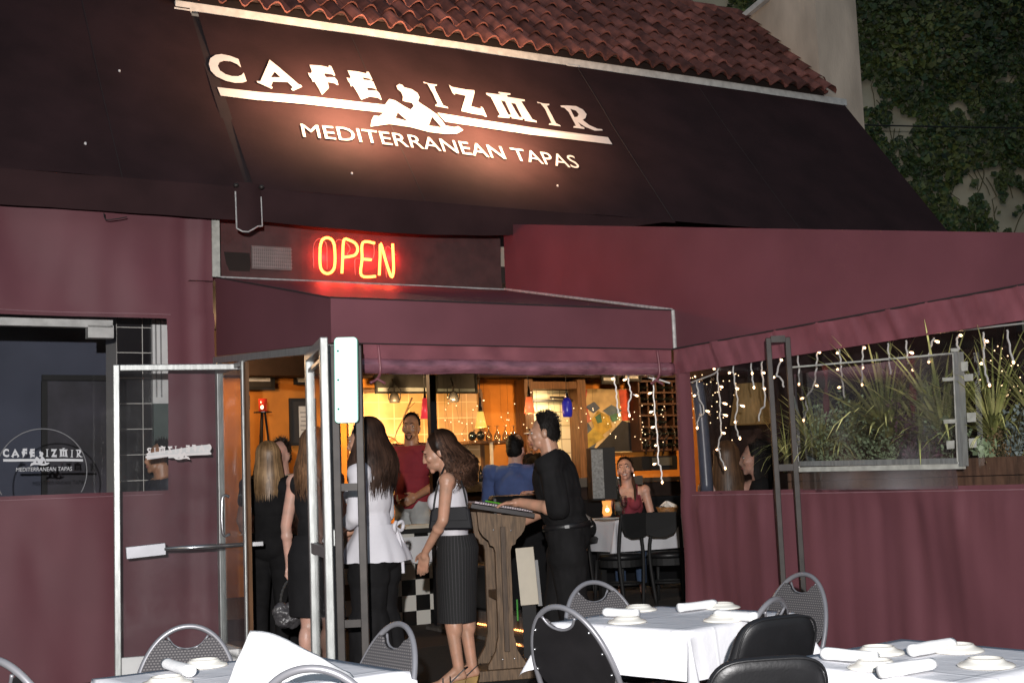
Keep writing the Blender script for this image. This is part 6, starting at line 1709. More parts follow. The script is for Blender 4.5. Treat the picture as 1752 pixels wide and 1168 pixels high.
def blob(segs, voxel=0.008, smooth=3, infl=0.0, cuts=(), wrinkle=0.0, wfreq=9.0, wst=(1, 1, 0.45), seed=0.0):
    """union of tapered limbs and ellipsoids as one continuous skin"""
    mb = MB()
    for s in segs:
        if s[0] == 'e':
            _, c, r, R = s
            vs, fs = _ico(3)
            mb.add([V3(c) + R @ V3((v.x * (r[0] + infl), v.y * (r[1] + infl), v.z * (r[2] + infl))) for v in vs], fs)
        else:
            _, a, b, r0, r1 = s
            a = V3(a); b = V3(b); t = b - a
            ln = max(t.length, 1e-5); t.normalize(); r0 += infl; r1 += infl
            pts = []; rs = []
            for k in range(5): an = -PI / 2 + PI / 2 * k / 4; pts.append(a + t * (r0 * math.sin(an))); rs.append(max(1e-4, r0 * math.cos(an)))
            for k in range(1, 6): pts.append(a + t * (ln * k / 6)); rs.append(r0 + (r1 - r0) * k / 6)
            for k in range(5): an = PI / 2 * k / 4; pts.append(b + t * (r1 * math.sin(an))); rs.append(max(1e-4, r1 * math.cos(an)))
            mb.tube(pts, rs, 14)
    me = bpy.data.meshes.new('tmp'); me.from_pydata([tuple(v) for v in mb.v], [], mb.f)
    o = bpy.data.objects.new('tmp', me)
    m = o.modifiers.new('r', 'REMESH'); m.mode = 'VOXEL'; m.voxel_size = voxel
    if smooth: m = o.modifiers.new('s', 'SMOOTH'); m.factor = 0.5; m.iterations = smooth
    out = eval_mesh(o)
    bpy.data.objects.remove(o); bpy.data.meshes.remove(me)
    if wrinkle:
        pn = [(v.co.copy(), v.normal.copy()) for v in out.vertices]
        flat = []
        for p, nn in pn:
            d = noise.noise(V3((p.x * wst[0] * wfreq + seed, p.y * wst[1] * wfreq, p.z * wst[2] * wfreq))) + 0.5 * noise.noise(V3((p.x * wst[0] * wfreq * 2.3, p.y * wst[1] * wfreq * 2.3 + seed, p.z * wst[2] * wfreq * 2.3)))
            flat.extend(p + nn * (wrinkle * d))
        out.vertices.foreach_set('co', flat); out.update()
    if cuts:
        bm = bmesh.new(); bm.from_mesh(out)
        for co, no in cuts:
            bmesh.ops.bisect_plane(bm, geom=bm.verts[:] + bm.edges[:] + bm.faces[:], plane_co=V3(co), plane_no=V3(no), clear_outer=True)
        bm.to_mesh(out); bm.free()
    for p in out.polygons: p.use_smooth = True
    return out
def put(me, name, m, parent):
    o = bpy.data.objects.new(name, me); me.name = name; col.objects.link(o); me.materials.append(m); o.parent = parent
    return o
I3 = Matrix.Identity(3)
class Fig:
    """local frame: faces -Y, own left is +X, floor z = 0"""
    def __init__(s, label, loc, rz, H=1.7, male=False, lean=0.0, head=(0, 0, 0), sit=None, detail=0.008, group=None, side=0.0, build=1.0, hs=1.06):
        s.root = thing('person', label, 'person', loc, rz, group)
        s.k = k = H / 1.7; s.male = male; s.det = detail; s.b = build; s.hs = hs
        s.sh = (0.205 if male else 0.172) * k * build
        s.pz = (sit if sit is not None else 0.935 * k)
        s.sit = sit is not None
        s.A = Matrix.Rotation(lean, 3, 'X') @ Matrix.Rotation(side, 3, 'Y')
        s.hip0 = V3((0, 0, s.pz))
        s.neck = s.T((0, 0.012, 1.435)); s.hc = s.T((0, -0.012, 1.590)) 
        s.HR = Matrix.Rotation(head[0], 3, 'Z') @ Matrix.Rotation(head[1] + lean * 0.4, 3, 'X') @ Matrix.Rotation(head[2], 3, 'Y')
        s.hc = s.neck + s.HR @ V3((0, -0.022 * k, 0.150 * k))
        s.shL = s.T((s.sh / k, 0.01, 1.375)); s.shR = s.T((-s.sh / k, 0.01, 1.375))
        s.limbs = {}
        s.legs_default()
    def T(s, p):                               # torso point in 1.7 m standing numbers -> leaned local
        return s.hip0 + s.A @ ((V3(p) - V3((0, 0, 0.935))) * s.k)
    def Hd(s, p): return s.hc + s.HR @ (V3(p) * s.k * s.hs)
    def legs_default(s):
        k = s.k; s.leg = {}
        for n, x in (('L', 1), ('R', -1)):
            hip = V3((x * 0.088 * k, 0, s.pz - 0.045 * k))
            if s.sit: s.leg[n] = [hip, V3((x * 0.11, -0.40 * k, s.pz + 0.01)), V3((x * 0.10, -0.36 * k, max(0.09, s.pz - 0.45 * k))), V3((x * 0.11, -0.50 * k, max(0.03, s.pz - 0.51 * k)))]
            else: s.leg[n] = [hip, V3((x * 0.088 * k, -0.012, 0.485 * k)), V3((x * 0.085 * k, 0.025, 0.085 * k)), V3((x * 0.10 * k, -0.135 * k, 0.028))]
    def arm(s, side, elbow, wrist, hdir=None, palm=None, curl=0.5, spread=1.0):
        s.limbs[side] = (V3(elbow), V3(wrist), hdir, palm, curl, spread)
    def torso(s, waist=1.0, bust=None, belly=0.0):
        k = s.k * s.b; m = s.male; A = s.A
        e = lambda p, r: ('e', s.T(p), tuple(q * k for q in r), A)
        g = [e((0, 0.005, 0.93), (0.165 if not m else 0.160, 0.112, 0.115)), e((0, 0.0, 1.07), ((0.122 if not m else 0.150) * waist, (0.092 if not m else 0.108) * waist + belly, 0.13)),
             e((0, 0.005, 1.24), (0.142 if not m else 0.172, 0.100 if not m else 0.118, 0.16)),
             ('c', s.T((-0.11 if not m else -0.135, 0.012, 1.355)), s.T((0.11 if not m else 0.135, 0.012, 1.355)), 0.068 * k, 0.068 * k),
             ('c', s.T((0, 0.02, 1.38)), s.T((0, 0.012, 1.44)), 0.062 * k, 0.05 * k)]
        g.append(e((0, 0.055 if not m else 0.03, 0.90), (0.135, 0.085, 0.10)))
        if not m:
            for x in (-1, 1): g.append(e((x * 0.066, -0.085, 1.245), (0.058, 0.052, 0.058)))
        else: g.append(e((0, -0.055, 1.28), (0.14, 0.065, 0.09)))
        return g
    def armseg(s, side, upto=2.0, r=1.0):
        sh = s.shL if side == 'L' else s.shR
        k = s.k * (1.18 if s.male else 0.98) * (0.5 + 0.5 * s.b)
        el, wr = s.limbs[side][:2]
        g = [('e', sh, (0.056 * k * r, 0.056 * k * r, 0.058 * k * r), I3)]
        f1 = min(1.0, upto)
        g.append(('c', sh, sh.lerp(el, f1), 0.047 * k * r, (0.047 - 0.010 * f1) * k * r))
        if upto > 1:
            f2 = min(1.0, upto - 1)
            g.append(('c', el, el.lerp(wr, f2), 0.037 * k * r, (0.037 - 0.012 * f2) * k * r))
            if upto >= 1.6: g.append(('e', el.lerp(wr, 0.27), (0.040 * k * r,) * 3, I3))
        return g
    def hand(s, side):
        el, wr, hd, pn, curl, spread = s.limbs[side]
        k = s.k * (1.12 if s.male else 1.0)
        d = V3(hd).normalized() if hd else (wr - el).normalized()
        p = V3(pn) if pn else V3((0, 0, -1))
        p = (p - d * p.dot(d))
        p = p.normalized() if p.length > 0.01 else d.orthogonal().normalized()
        w_ = d.cross(p).normalized()
        R = Matrix((w_, d, p)).transposed()
        g = [('c', wr, wr + d * 0.03 * k, 0.024 * k, 0.026 * k), ('e', wr + d * 0.055 * k, (0.040 * k, 0.050 * k, 0.0155 * k), R)]
        thumb_side = -1 if side == 'L' else 1
        for i, (x, ln) in enumerate(((0.030, 0.070), (0.010, 0.079), (-0.010, 0.073), (-0.029, 0.056))):
            x *= thumb_side
            a = wr + d * (0.092 - 0.004 * abs(i - 1)) * k + w_ * x * k
            c1 = curl * (0.75 + 0.13 * i); dv = (d * math.cos(c1 * 0.6) + p * math.sin(c1 * 0.6) + w_ * x * 1.6 * spread).normalized()
            b = a + dv * ln * 0.52 * k
            c2 = c1 * 1.7; dv2 = (d * math.cos(c2) + p * math.sin(c2) + w_ * x * 0.8 * spread).normalized()
            c = b + dv2 * ln * 0.50 * k
            g += [('c', a - dv * 0.012, b, 0.0098 * k, 0.0086 * k), ('c', b, c, 0.0086 * k, 0.0070 * k)]
        t0 = wr + d * 0.025 * k + w_ * 0.026 * thumb_side * k
        t1 = t0 + (d * 0.7 + w_ * 0.75 * thumb_side + p * 0.35).normalized() * 0.036 * k
        t2 = t1 + (d * 0.9 + w_ * 0.25 * thumb_side + p * (0.3 + 0.3 * curl)).normalized() * 0.032 * k
        g += [('c', t0, t1, 0.0135 * k, 0.0105 * k), ('c', t1, t2, 0.0105 * k, 0.008 * k)]
        return g
    def legseg(s, n, r=1.0, flare=0.0, to=1.0, top=0.0):
        k = s.k * (1.08 if s.male else 1.0)
        hip, kn, an, toe = s.leg[n]
        g = [('c', hip, kn, 0.083 * k * r, 0.054 * k * r), ('e', hip.lerp(kn, 0.3), (0.082 * k * r,) * 3, I3)]
        if to > 0:
            g.append(('c', kn, kn.lerp(an, to), 0.052 * k * r + flare * 0.4, 0.036 * k * r + flare))
            cf = kn.lerp(an, 0.28) + V3((0, 0.016 * k, 0))
            if to >= 1: g.append(('e', cf, (0.050 * k * r, 0.054 * k * r, 0.10 * k), I3))
        return g
    def foot(s, n):
        k = s.k * (1.1 if s.male else 1.0); hip, kn, an, toe = s.leg[n]
        f = (toe - an); f.z = 0; f = f.normalized() if f.length > 0.01 else V3((0, -1, 0))
        heel = V3((an.x, an.y, max(0.03, an.z - 0.045 * k))) - f * 0.025 * k
        return [('c', an, heel, 0.034 * k, 0.027 * k), ('c', heel, toe, 0.027 * k, 0.024 * k), ('c', toe, toe + f * 0.055 * k, 0.030 * k, 0.014 * k), ('c', an - f * 0.0, toe, 0.031 * k, 0.024 * k)]
    def headseg(s, smile=False):
        h = s.Hd; k = s.k * s.hs; R = s.HR; m = s.male
        e = lambda p, r: ('e', h(p), tuple(q * k for q in r), R)
        c = lambda a, b, r0, r1: ('c', h(a), h(b), r0 * k, r1 * k)
        g = [e((0, 0.018, 0.030), (0.072, 0.090, 0.083)), e((0, -0.030, -0.008), (0.061, 0.060, 0.080)), e((0, -0.040, -0.065), (0.046 if not m else 0.051, 0.046, 0.040)),
             e((0, -0.076, -0.095), (0.020 if not m else 0.024, 0.016, 0.017)), c((-0.030, -0.078, 0.026), (0.030, -0.078, 0.026), 0.011, 0.011),
             c((0, -0.088, 0.018), (0, -0.107, -0.029), 0.0075, 0.0105), e((-0.010, -0.100, -0.033), (0.008, 0.010, 0.007)), e((0.010, -0.100, -0.033), (0.008, 0.010, 0.007)),
             e((0.036, -0.062, -0.022), (0.024, 0.024, 0.024)), e((-0.036, -0.062, -0.022), (0.024, 0.024, 0.024)),
             e((0, -0.085, -0.055), (0.022, 0.013, 0.010)), e((0, -0.082, -0.071), (0.019, 0.013, 0.009)), e((0, -0.066, -0.062), (0.034, 0.024, 0.030)),
             e((0.073, 0.012, -0.012), (0.009, 0.020, 0.031)), e((-0.073, 0.012, -0.012), (0.009, 0.020, 0.031)),
             ('c', s.neck + V3((0, 0.0, -0.03)), h((0, 0.012, -0.045)), (0.056 if not m else 0.066) * k, (0.050 if not m else 0.060) * k)]
        return g
    def face(s, smile=False, brow=HAIR_DK, closed=False, lips=True):
        for x in (-1, 1):
            mb = MB(); p = V3((x * 0.030, -0.0735, 0.008)) * s.k * s.hs
            mb.ball((0, 0, 0), (0.0135, 0.010, 0.0075 if not closed else 0.0035), 12, 8)
            o = mb.build('eye', EYE_W if not closed else LIP, s.root, smooth=True)
            o.matrix_local = Matrix.Translation(s.hc + s.HR @ p) @ s.HR.to_4x4()
            if not closed:
                mb = MB(); mb.ball((0, -0.0068, 0), (0.0058, 0.0042, 0.0062), 10, 6); mb.build('iris', EYE_D, o, smooth=True)
            mb = MB(); mb.tube([(-0.016, 0.002, 0.004), (-0.008, -0.009, 0.0085), (0.008, -0.009, 0.0085), (0.016, 0.002, 0.004)], 0.0024, 5); mb.build('lashes', EYE_D, o)
            mb = MB(); mb.tube([s.Hd((x * 0.012, -0.091, 0.030)), s.Hd((x * 0.028, -0.092, 0.038)), s.Hd((x * 0.046, -0.078, 0.032))], [0.0035, 0.004, 0.0015], 6)
            mb.build('eyebrow', brow, s.root)
        if lips:
            mb = MB()
            if smile:
                mb.tube([s.Hd(p) for p in ((-0.030, -0.082, -0.054), (-0.016, -0.0985, -0.059), (0, -0.1015, -0.0585), (0.016, -0.0985, -0.059), (0.030, -0.082, -0.054))], [0.0015, 0.0035, 0.0035, 0.0035, 0.0015], 6)
                mb.tube([s.Hd(p) for p in ((-0.030, -0.082, -0.054), (-0.016, -0.0965, -0.074), (0, -0.099, -0.078), (0.016, -0.0965, -0.074), (0.030, -0.082, -0.054))], [0.0015, 0.0045, 0.005, 0.0045, 0.0015], 6)
            else:
                mb.tube([s.Hd(p) for p in ((-0.023, -0.086, -0.063), (-0.010, -0.098, -0.0595), (0, -0.0995, -0.0605), (0.010, -0.098, -0.0595), (0.023, -0.086, -0.063))], [0.0015, 0.0042, 0.0042, 0.0042, 0.0015], 6)
                mb.tube([s.Hd(p) for p in ((-0.020, -0.086, -0.065), (0, -0.0975, -0.069), (0.020, -0.086, -0.065))], [0.0015, 0.0052, 0.0015], 6)
            mb.build('lips', LIP, s.root, smooth=True)
            if smile:
                mb = MB(); mb.grid(lambda a, b: s.Hd((a, -0.0965 + 12 * a * a, -0.060 - b * (1 - (a / 0.028) ** 2))), linspace(-0.025, 0.025, 9), [0, 0.012]); mb.build('teeth', TEETH, s.root)
    def build(s, m, legs=True, feet=True, arms='LR', extra=()):
        g = s.torso() + s.headseg() + list(extra)
        for a in arms:
            if a in s.limbs: g += s.armseg(a) + s.hand(a)
        if legs:
            for n in 'LR':
                g += s.legseg(n)
                if feet: g += s.foot(n)
        s.skin = put(blob(g, s.det, 2), 'body', m, s.root)
    def top(s, name, m, sleeve=0.0, infl=0.012, hem=0.95, cuts=(), wr=0.006, sr=1.08, waist=1.0, belly=0.0, extra=(), det=None, neckcut=True):
        g = s.torso(waist=waist, belly=belly) + list(extra)
        if sleeve > 0:
            for a in s.limbs: g += s.armseg(a, sleeve, sr)
        cs = [(s.T((0, 0, hem)), s.A @ V3((0, 0, -1)))] + list(cuts)
        if neckcut: cs.append((s.T((0, -0.06, 1.415)), s.A @ V3((0, -0.30, 1)).normalized()))
        if sleeve > 0:
            pass
        return put(blob(g, det or max(0.009, s.det), 3, infl, cs, wr, seed=len(g) * 1.3), name, m, s.root)
    def trousers(s, m, infl=0.014, flare=0.0, top=0.99, bottom=0.06, wr=0.006, name='trousers', r=1.0):
        g = s.torso()[:2] + [s.torso()[5]]
        for n in 'LR': g += s.legseg(n, r, flare)
        cs = [((0, 0, bottom), (0, 0, -1)), (s.T((0, 0, top)), s.A @ V3((0, 0, 1)))]
        return put(blob(g, max(0.010, s.det), 3, infl, cs, wr, seed=2.0), name, m, s.root)
    def skirt(s, name, m, rings, wr=0.004, n=48, smoothv=True):
        """rings: (z, cx, cy, rx, ry) from top to hem"""
        mb = MB(); rows = []
        R_ = []
        for i in range(len(rings) - 1):
            for t in range(6): R_.append([rings[i][j] + (rings[i + 1][j] - rings[i][j]) * t / 6 for j in range(5)])
        R_.append(list(rings[-1]))
        for i, (z, cx, cy, rx, ry) in enumerate(R_):
            for k in range(n):
                a = 2 * PI * k / n
                w_ = 1 + wr / 0.15 * fn(math.cos(a) * 3.0, math.sin(a) * 3.0, z * 2.2) * min(1, i / 6)
                mb.v.append(V3((cx + rx * math.cos(a) * w_, cy + ry * math.sin(a) * w_, z)))
        for i in range(len(R_) - 1):
            for k in range(n): mb.f.append((i * n + k, i * n + (k + 1) % n, (i + 1) * n + (k + 1) % n, (i + 1) * n + k))
        return mb.build(name, m, s.root, smooth=True)
    def shoes(s, m, heel=0.0):
        for n in 'LR':
            g = [(q[0], q[1], q[2], q[3] + 0.006, q[4] + 0.006) for q in s.foot(n)[1:3]] + [('c', s.foot(n)[0][2], s.foot(n)[0][2] + V3((0, 0, 0.02)), 0.034, 0.034)]
            put(blob(g, 0.008, 2, 0.0, [((0, 0, 0.005), (0, 0, -1))]), 'shoe', m, s.root)
    def hair_short(s, m, cutz=-0.02, top=0.012, back=-0.075, n=420, ln=0.030, spiky=0.5, seed=1):
        k = s.k * s.hs; e = lambda p, r: ('e', s.Hd(p), tuple(q * k for q in r), s.HR)
        g = [e((0, 0.022, 0.036 + top * 0.4), (0.0765, 0.092, 0.084 + top)), e((0, 0.040, -0.010), (0.072, 0.070, 0.072))]
        hc = lambda p, nn: (s.Hd(p), s.HR @ V3(nn).normalized())
        cs = [hc((0, -0.034, 0.066), (0, -1.0, -0.62)), hc((0, 0.03, back), (0, -0.25, -1)), hc((0, 0.0, 0.01), (0, -1, -0.30))]
        me = blob(g, 0.006, 2, 0.0, cs, 0.004, 40, (1, 1, 1))
        o = put(me, 'hair', m, s.root)
        rs = random.Random(seed); mb = MB()
        pts = [(v.co.copy(), v.normal.copy()) for v in me.vertices]
        for i in range(n):
            p, nn = pts[rs.randrange(len(pts))]
            q = s.HR.transposed() @ (p - s.hc)
            flow = s.HR @ V3((rs.uniform(-.3, .3), 0.25, 0.3 if q.z > 0.05 else -0.9))
            d = (nn * spiky + flow * 0.9 + V3((rs.uniform(-.3, .3), rs.uniform(-.3, .3), rs.uniform(-.2, .3)))).normalized()
            l_ = ln * rs.uniform(0.5, 1.2) * (1.0 if q.z > 0.03 else 0.5); sd = d.cross(nn)
            if sd.length < 0.05: continue
            sd.normalize(); w_ = 0.0022
            mb.add([p - sd * w_, p + sd * w_, p + d * l_ * 0.6 + nn * 0.004 + sd * w_ * .7, p + d * l_ * 0.6 + nn * 0.004 - sd * w_ * .7, p + d * l_], [(0, 1, 2, 3), (3, 2, 4)])
        mb.build('strands', m, o)
    def hair_long(s, m, length=0.34, amin=70, n=420, wave=0.010, wf=14, seed=1, vol=1.0, back=True, spread=0.05, part=0.0, front=0.0, w_=0.0042, base=True, shift=0.0):
        k = s.k * s.hs; rs = random.Random(seed)
        e = lambda p, r: ('e', s.Hd(p), tuple(q * k for q in r), s.HR)
        g = [e((0, 0.026, 0.036), (0.079 * vol, 0.093, 0.088)), e((0, 0.048, -0.03), (0.076 * vol, 0.070, 0.085))]
        dn = s.HR.transposed() @ V3((0, 0, -1))
        if base:
            q0 = s.Hd((0, 0.058, -0.02))
            for x in (-1, 0, 1):
                a = s.Hd((x * 0.040, 0.062, -0.02)); g.append(('c', a, a + V3((x * spread * 0.6, 0.030, -(length - 0.10) * k)) , 0.044 * k * vol, 0.030 * k * vol))
        cs = [(s.Hd((0, -0.046, 0.060)), s.HR @ V3((0, -1, -0.45)).normalized()), (s.Hd((0, -0.026, 0.0)), s.HR @ V3((0, -1, -0.12)).normalized())]
        o = put(blob(g, 0.009, 3, 0.0, cs, 0.006, 26, (1, 1, 0.15), seed), 'hair', m, s.root)
        mb = MB(); am = math.radians(amin); bk_ = s.HR @ V3((0, 1, 0)); bk_.z = 0
        for i in range(n):
            a = am + (2 * PI - 2 * am) * rs.random()
            if rs.random() < 0.22: a = am + abs(rs.gauss(0, 0.22)) if rs.random() < 0.5 else 2 * PI - am - abs(rs.gauss(0, 0.22))
            sx_ = -1 if a < PI else 1            # a = 0 is the face, PI the back
            lay = rs.uniform(0.0, 0.012)
            pts = []
            rx, ry, rz_ = 0.0795 * vol + lay, 0.094 + lay, 0.088 + lay
            t0 = math.radians(rs.uniform(4, 60))
            ph = rs.uniform(0, 6.28); tend = math.radians(96)
            for j in range(7):
                t = t0 + (tend - t0) * j / 6
                loc = V3((math.sin(t) * math.sin(a) * rx * -1, -math.sin(t) * math.cos(a) * ry + 0.026, math.cos(t) * rz_ + 0.036))
                pts.append(s.Hd(loc))
            last = pts[-1]; ll = length * rs.uniform(0.72, 1.06)
            out = V3((math.sin(a) * -1, -math.cos(a), 0)); out = s.HR @ out; out.z = 0
            m_ = 9
            for j in range(1, m_ + 1):
                f_ = j / m_
                rad = spread * min(1, f_ * 1.4) * (0.55 + 0.45 * math.sin(PI * min(1, f_ * 1.2)))
                wv = wave * f_ * math.sin(f_ * wf + ph); wv2 = wave * f_ * math.cos(f_ * wf * 0.8 + ph * 1.7)
                pts.append(last + V3((0, 0, -ll * k * f_)) + out * (rad + wv) + Z.cross(out) * wv2 + bk_ * (shift * min(1, f_ * 1.8)))
            b0 = len(mb.v); N = len(pts)
            for j, p in enumerate(pts):
                tg = (pts[min(j + 1, N - 1)] - pts[max(j - 1, 0)]).normalized()
                oo = (p - s.hc); oo.z *= 0.3 if j > 6 else 1
                sd = tg.cross(oo)
                sd = sd.normalized() if sd.length > 1e-4 else V3((1, 0, 0))
                ww = w_ * k * (1.0 if j < N - 3 else (N - 1 - j) / 3 + 0.1)
                mb.v += [p - sd * ww, p + sd * ww]
            for j in range(N - 1): mb.f.append((b0 + 2 * j, b0 + 2 * j + 1, b0 + 2 * j + 3, b0 + 2 * j + 2))
        mb.build('strands', m, o, smooth=True)
        return o
D2R = math.radians
def ground(px, Y, z=0.0):
    p = at(px, 900, Y); return (p.x, p.y, z)

# --- woman in pinstripe skirt, profile to the left
f = Fig('woman in profile with dark wavy hair, white sleeveless top and pinstripe skirt', ground(776, 8.3, 0.0), D2R(-94), H=1.64, lean=0.05, head=(0, 0.30, 0), detail=0.0065, hs=1.10)
for n, x in (('L', 1), ('R', -1)):
    fo_ = -0.02 if n == 'L' else 0.05
    f.leg[n] = [V3((x * 0.085, 0, f.pz - 0.02)), V3((x * 0.07, -0.015 + fo_, 0.52)), V3((x * 0.065, 0.03 + fo_, 0.155)), V3((x * 0.075, -0.10 + fo_, 0.060))]
f.arm('L', (0.245, -0.035, 1.085), (0.125, -0.170, 0.885), (-0.30, -0.25, -1), (-1, 0.2, -0.1), 0.22)
f.arm('R', (-0.20, -0.03, 1.085), (-0.02, -0.19, 0.885), (0.2, -0.15, -1), (1, 0.3, 0), 0.35)
f.build(SK_OLIVE)
f.top('sleeveless_top', WHITE_TOP, infl=0.011, hem=0.885, wr=0.004, cuts=[((0.158, 0, 1.3), (1, 0, 0.18)), ((-0.158, 0, 1.3), (-1, 0, 0.18))])
f.skirt('pinstripe_skirt', stripe_mat('pinstripe_cloth', (0.012, 0.0115, 0.012), (0.055, 0.055, 0.056), 50, 0.12), [(0.985, 0, 0.012, 0.158, 0.118), (0.90, 0, 0.022, 0.178, 0.134), (0.72, 0, 0.010, 0.172, 0.130), (0.44, 0, 0.0, 0.148, 0.122)], 0.002)
mb = MB(); mb.lathe([(0.0, 0.0), (0.128, 0.0), (0.130, 0.025), (0.128, 0.05)], n=36, sx=1.06, sy=0.84); bl = mb.build('belt', M['leather'], f.root, smooth=True); bl.location = (0, -0.002, 1.035); bl.rotation_euler = (0.04, 0, 0)
mb = MB()
for i in range(22):
    a = 2 * PI * i / 22; mb.ball((0.138 * math.cos(a), 0.111 * math.sin(a), 0.026), (0.004, 0.004, 0.008), 5, 4)
mb.build('studs', M['steel'], bl)
f.hair_long(HAIR_WV, 0.275, 88, 900, 0.028, 17, 3, vol=1.14, spread=0.075, shift=0.07)
f.face(closed=True)
for n in 'LR':
    hip, kn, an, toe = f.leg[n]
    fd = (toe - an); fd.z = 0; fd.normalize(); sd_ = fd.cross(Z)
    mb = MB(); heel = V3((an.x, an.y, 0)) - fd * 0.03; tt = V3((toe.x, toe.y, 0)) + fd * 0.075
    prof = [(heel - fd * 0.015, 0.095), (heel + fd * 0.05, 0.085), (heel + fd * 0.12, 0.042), (tt, 0.022)]
    b0 = []
    for sgn in (-1, 1):
        for p, h_ in prof: b0.append(p + sd_ * 0.034 * sgn + Z * h_)
        for p, h_ in reversed([(heel + fd * 0.012, 0.002), (heel + fd * 0.055, 0.002), (heel + fd * 0.10, 0.004), (tt, 0.002)]): b0.append(p + sd_ * 0.034 * sgn + Z * h_)
    mb.add(b0, [tuple(range(8)), tuple(reversed(range(8, 16)))] + [(i, (i + 1) % 8, 8 + (i + 1) % 8, 8 + i) for i in range(8)])
    sh = mb.build('wedge_sandal', mat('cork_wedge', (0.30, 0.18, 0.05), rough=0.6, var=0.3), f.root, bevel=0.004)
    mb = MB()
    for t_, zz in ((0.085, 0.115), (0.13, 0.09)): mb.tube([heel + fd * t_ + sd_ * 0.036 + Z * 0.05, heel + fd * t_ + sd_ * 0.02 + Z * (zz + 0.012), heel + fd * t_ - sd_ * 0.02 + Z * (zz + 0.012), heel + fd * t_ - sd_ * 0.036 + Z * 0.05], 0.005, 6)
    mb.tube([heel + fd * 0.085 + sd_ * 0.036 + Z * 0.075, heel - fd * 0.005 + sd_ * 0.03 + Z * 0.155, heel - fd * 0.026 + Z * 0.165, heel - fd * 0.005 - sd_ * 0.03 + Z * 0.155, heel + fd * 0.085 - sd_ * 0.036 + Z * 0.075], 0.004, 6)
    mb.build('strap', M['leather'], sh)
# her shoulder bag
mw = wmat(f.root)
o = thing('shoulder_bag', 'black leather shoulder bag tucked under the arm of pinstripe woman', 'bag', mw @ V3((0.135, 0.0, 1.09)), f.root.rotation_euler.z)
mb = MB()
prof = [(-0.135, -0.065), (0.145, -0.070), (0.130, 0.055), (0.11, 0.072), (-0.10, 0.072), (-0.118, 0.055)]
mb.prism([(0.020, y, z) for y, z in prof], (0.050, 0, 0)); mb.build('bag_body', BAG, o, bevel=0.014)
mb = MB(); mb.prism([(0.0705, y * 0.96, z) for y, z in ((-0.12, -0.01), (0.12, -0.012), (0.11, 0.07), (-0.10, 0.07))], (0.004, 0, 0)); mb.build('flap', BAG, o, bevel=0.002)
mb = MB(); mb.tube(bez([(0.06, -0.10, 0.06), (0.03, -0.075, 0.20), (-0.035, -0.02, 0.345), (-0.03, 0.03, 0.335), (0.02, 0.085, 0.2), (0.06, 0.115, 0.06)], 6), 0.006, 6); mb.build('strap', M['leather'], o, smooth=True)

# --- woman in the white blouse, back half turned
f = Fig('woman with long dark hair in white tied blouse and wide black trousers behind post', ground(640, 8.0, 0.0), D2R(-108), H=1.72, lean=0.03, head=(0.05, 0.14, 0), detail=0.0075)
f.arm('L', (0.225, -0.02, 1.13), (0.10, -0.215, 1.035), (-0.35, -0.7, -0.55), (-0.5, 0.3, -0.6), 0.5)
f.arm('R', (-0.225, -0.02, 1.13), (-0.02, -0.22, 1.02), (0.3, -0.7, -0.5), (0.4, 0.3, -0.7), 0.6)
f.build(SK_OLIVE, feet=False)
f.top('white_blouse', WHITE_TOP, sleeve=1.30, infl=0.015, hem=0.98, wr=0.009, sr=1.08)
n_ = 72; mb = MB()
for i, (z, rx, ry) in enumerate(((1.075, 0.152, 0.116), (1.03, 0.165, 0.130), (0.97, 0.200, 0.168), (0.90, 0.232, 0.200), (0.855, 0.245, 0.212))):
    for k in range(n_):
        a = 2 * PI * k / n_; w_ = 1 + (0.05 * i / 4) * (math.sin(a * 11 + 2 * fn(a * 2)) * 0.6 + fn(math.cos(a) * 5, math.sin(a) * 5))
        mb.v.append(V3((rx * math.cos(a) * w_, 0.01 + ry * math.sin(a) * w_, z + 0.012 * fn(math.cos(a) * 4, math.sin(a) * 4) * i / 4)))
for i in range(4):
    for k in range(n_): mb.f.append((i * n_ + k, i * n_ + (k + 1) % n_, (i + 1) * n_ + (k + 1) % n_, (i + 1) * n_ + k))
mb.build('peplum', WHITE_TOP, f.root, smooth=True)
mb = MB()
for sx_ in (-1, 1): mb.tube(bez([(0.0, 0.135, 1.06), (sx_ * 0.04, 0.165, 1.09), (sx_ * 0.07, 0.165, 1.065), (sx_ * 0.045, 0.16, 1.035), (0, 0.14, 1.055)], 5), 0.011, 8)
mb.tube(bez([(0, 0.14, 1.055), (0.02, 0.175, 0.98), (0.03, 0.195, 0.86), (0.035, 0.2, 0.78)], 5), 0.011, 6)
mb.tube(bez([(0, 0.14, 1.055), (-0.03, 0.17, 0.98), (-0.035, 0.19, 0.87)], 5), 0.011, 6)
mb.build('back_bow', WHITE_TOP, f.root, smooth=True)
f.trousers(BLK_CLOTH, infl=0.024, flare=0.085, bottom=0.02, wr=0.008, r=1.30, top=0.90)
f.hair_long(HAIR_DK, 0.37, 68, 760, 0.010, 9, 5, vol=1.12, spread=0.105)
f.face()
mb = MB(); mb.tube([(0.10 + 0.030 * math.cos(a), -0.205 + 0.020 * math.sin(a), 1.04 + 0.022 * math.sin(a)) for a in linspace(0, 2 * PI, 17)[:-1]], 0.007, 6, closed=True); mb.build('bracelet', M['steel'], f.root, smooth=True)

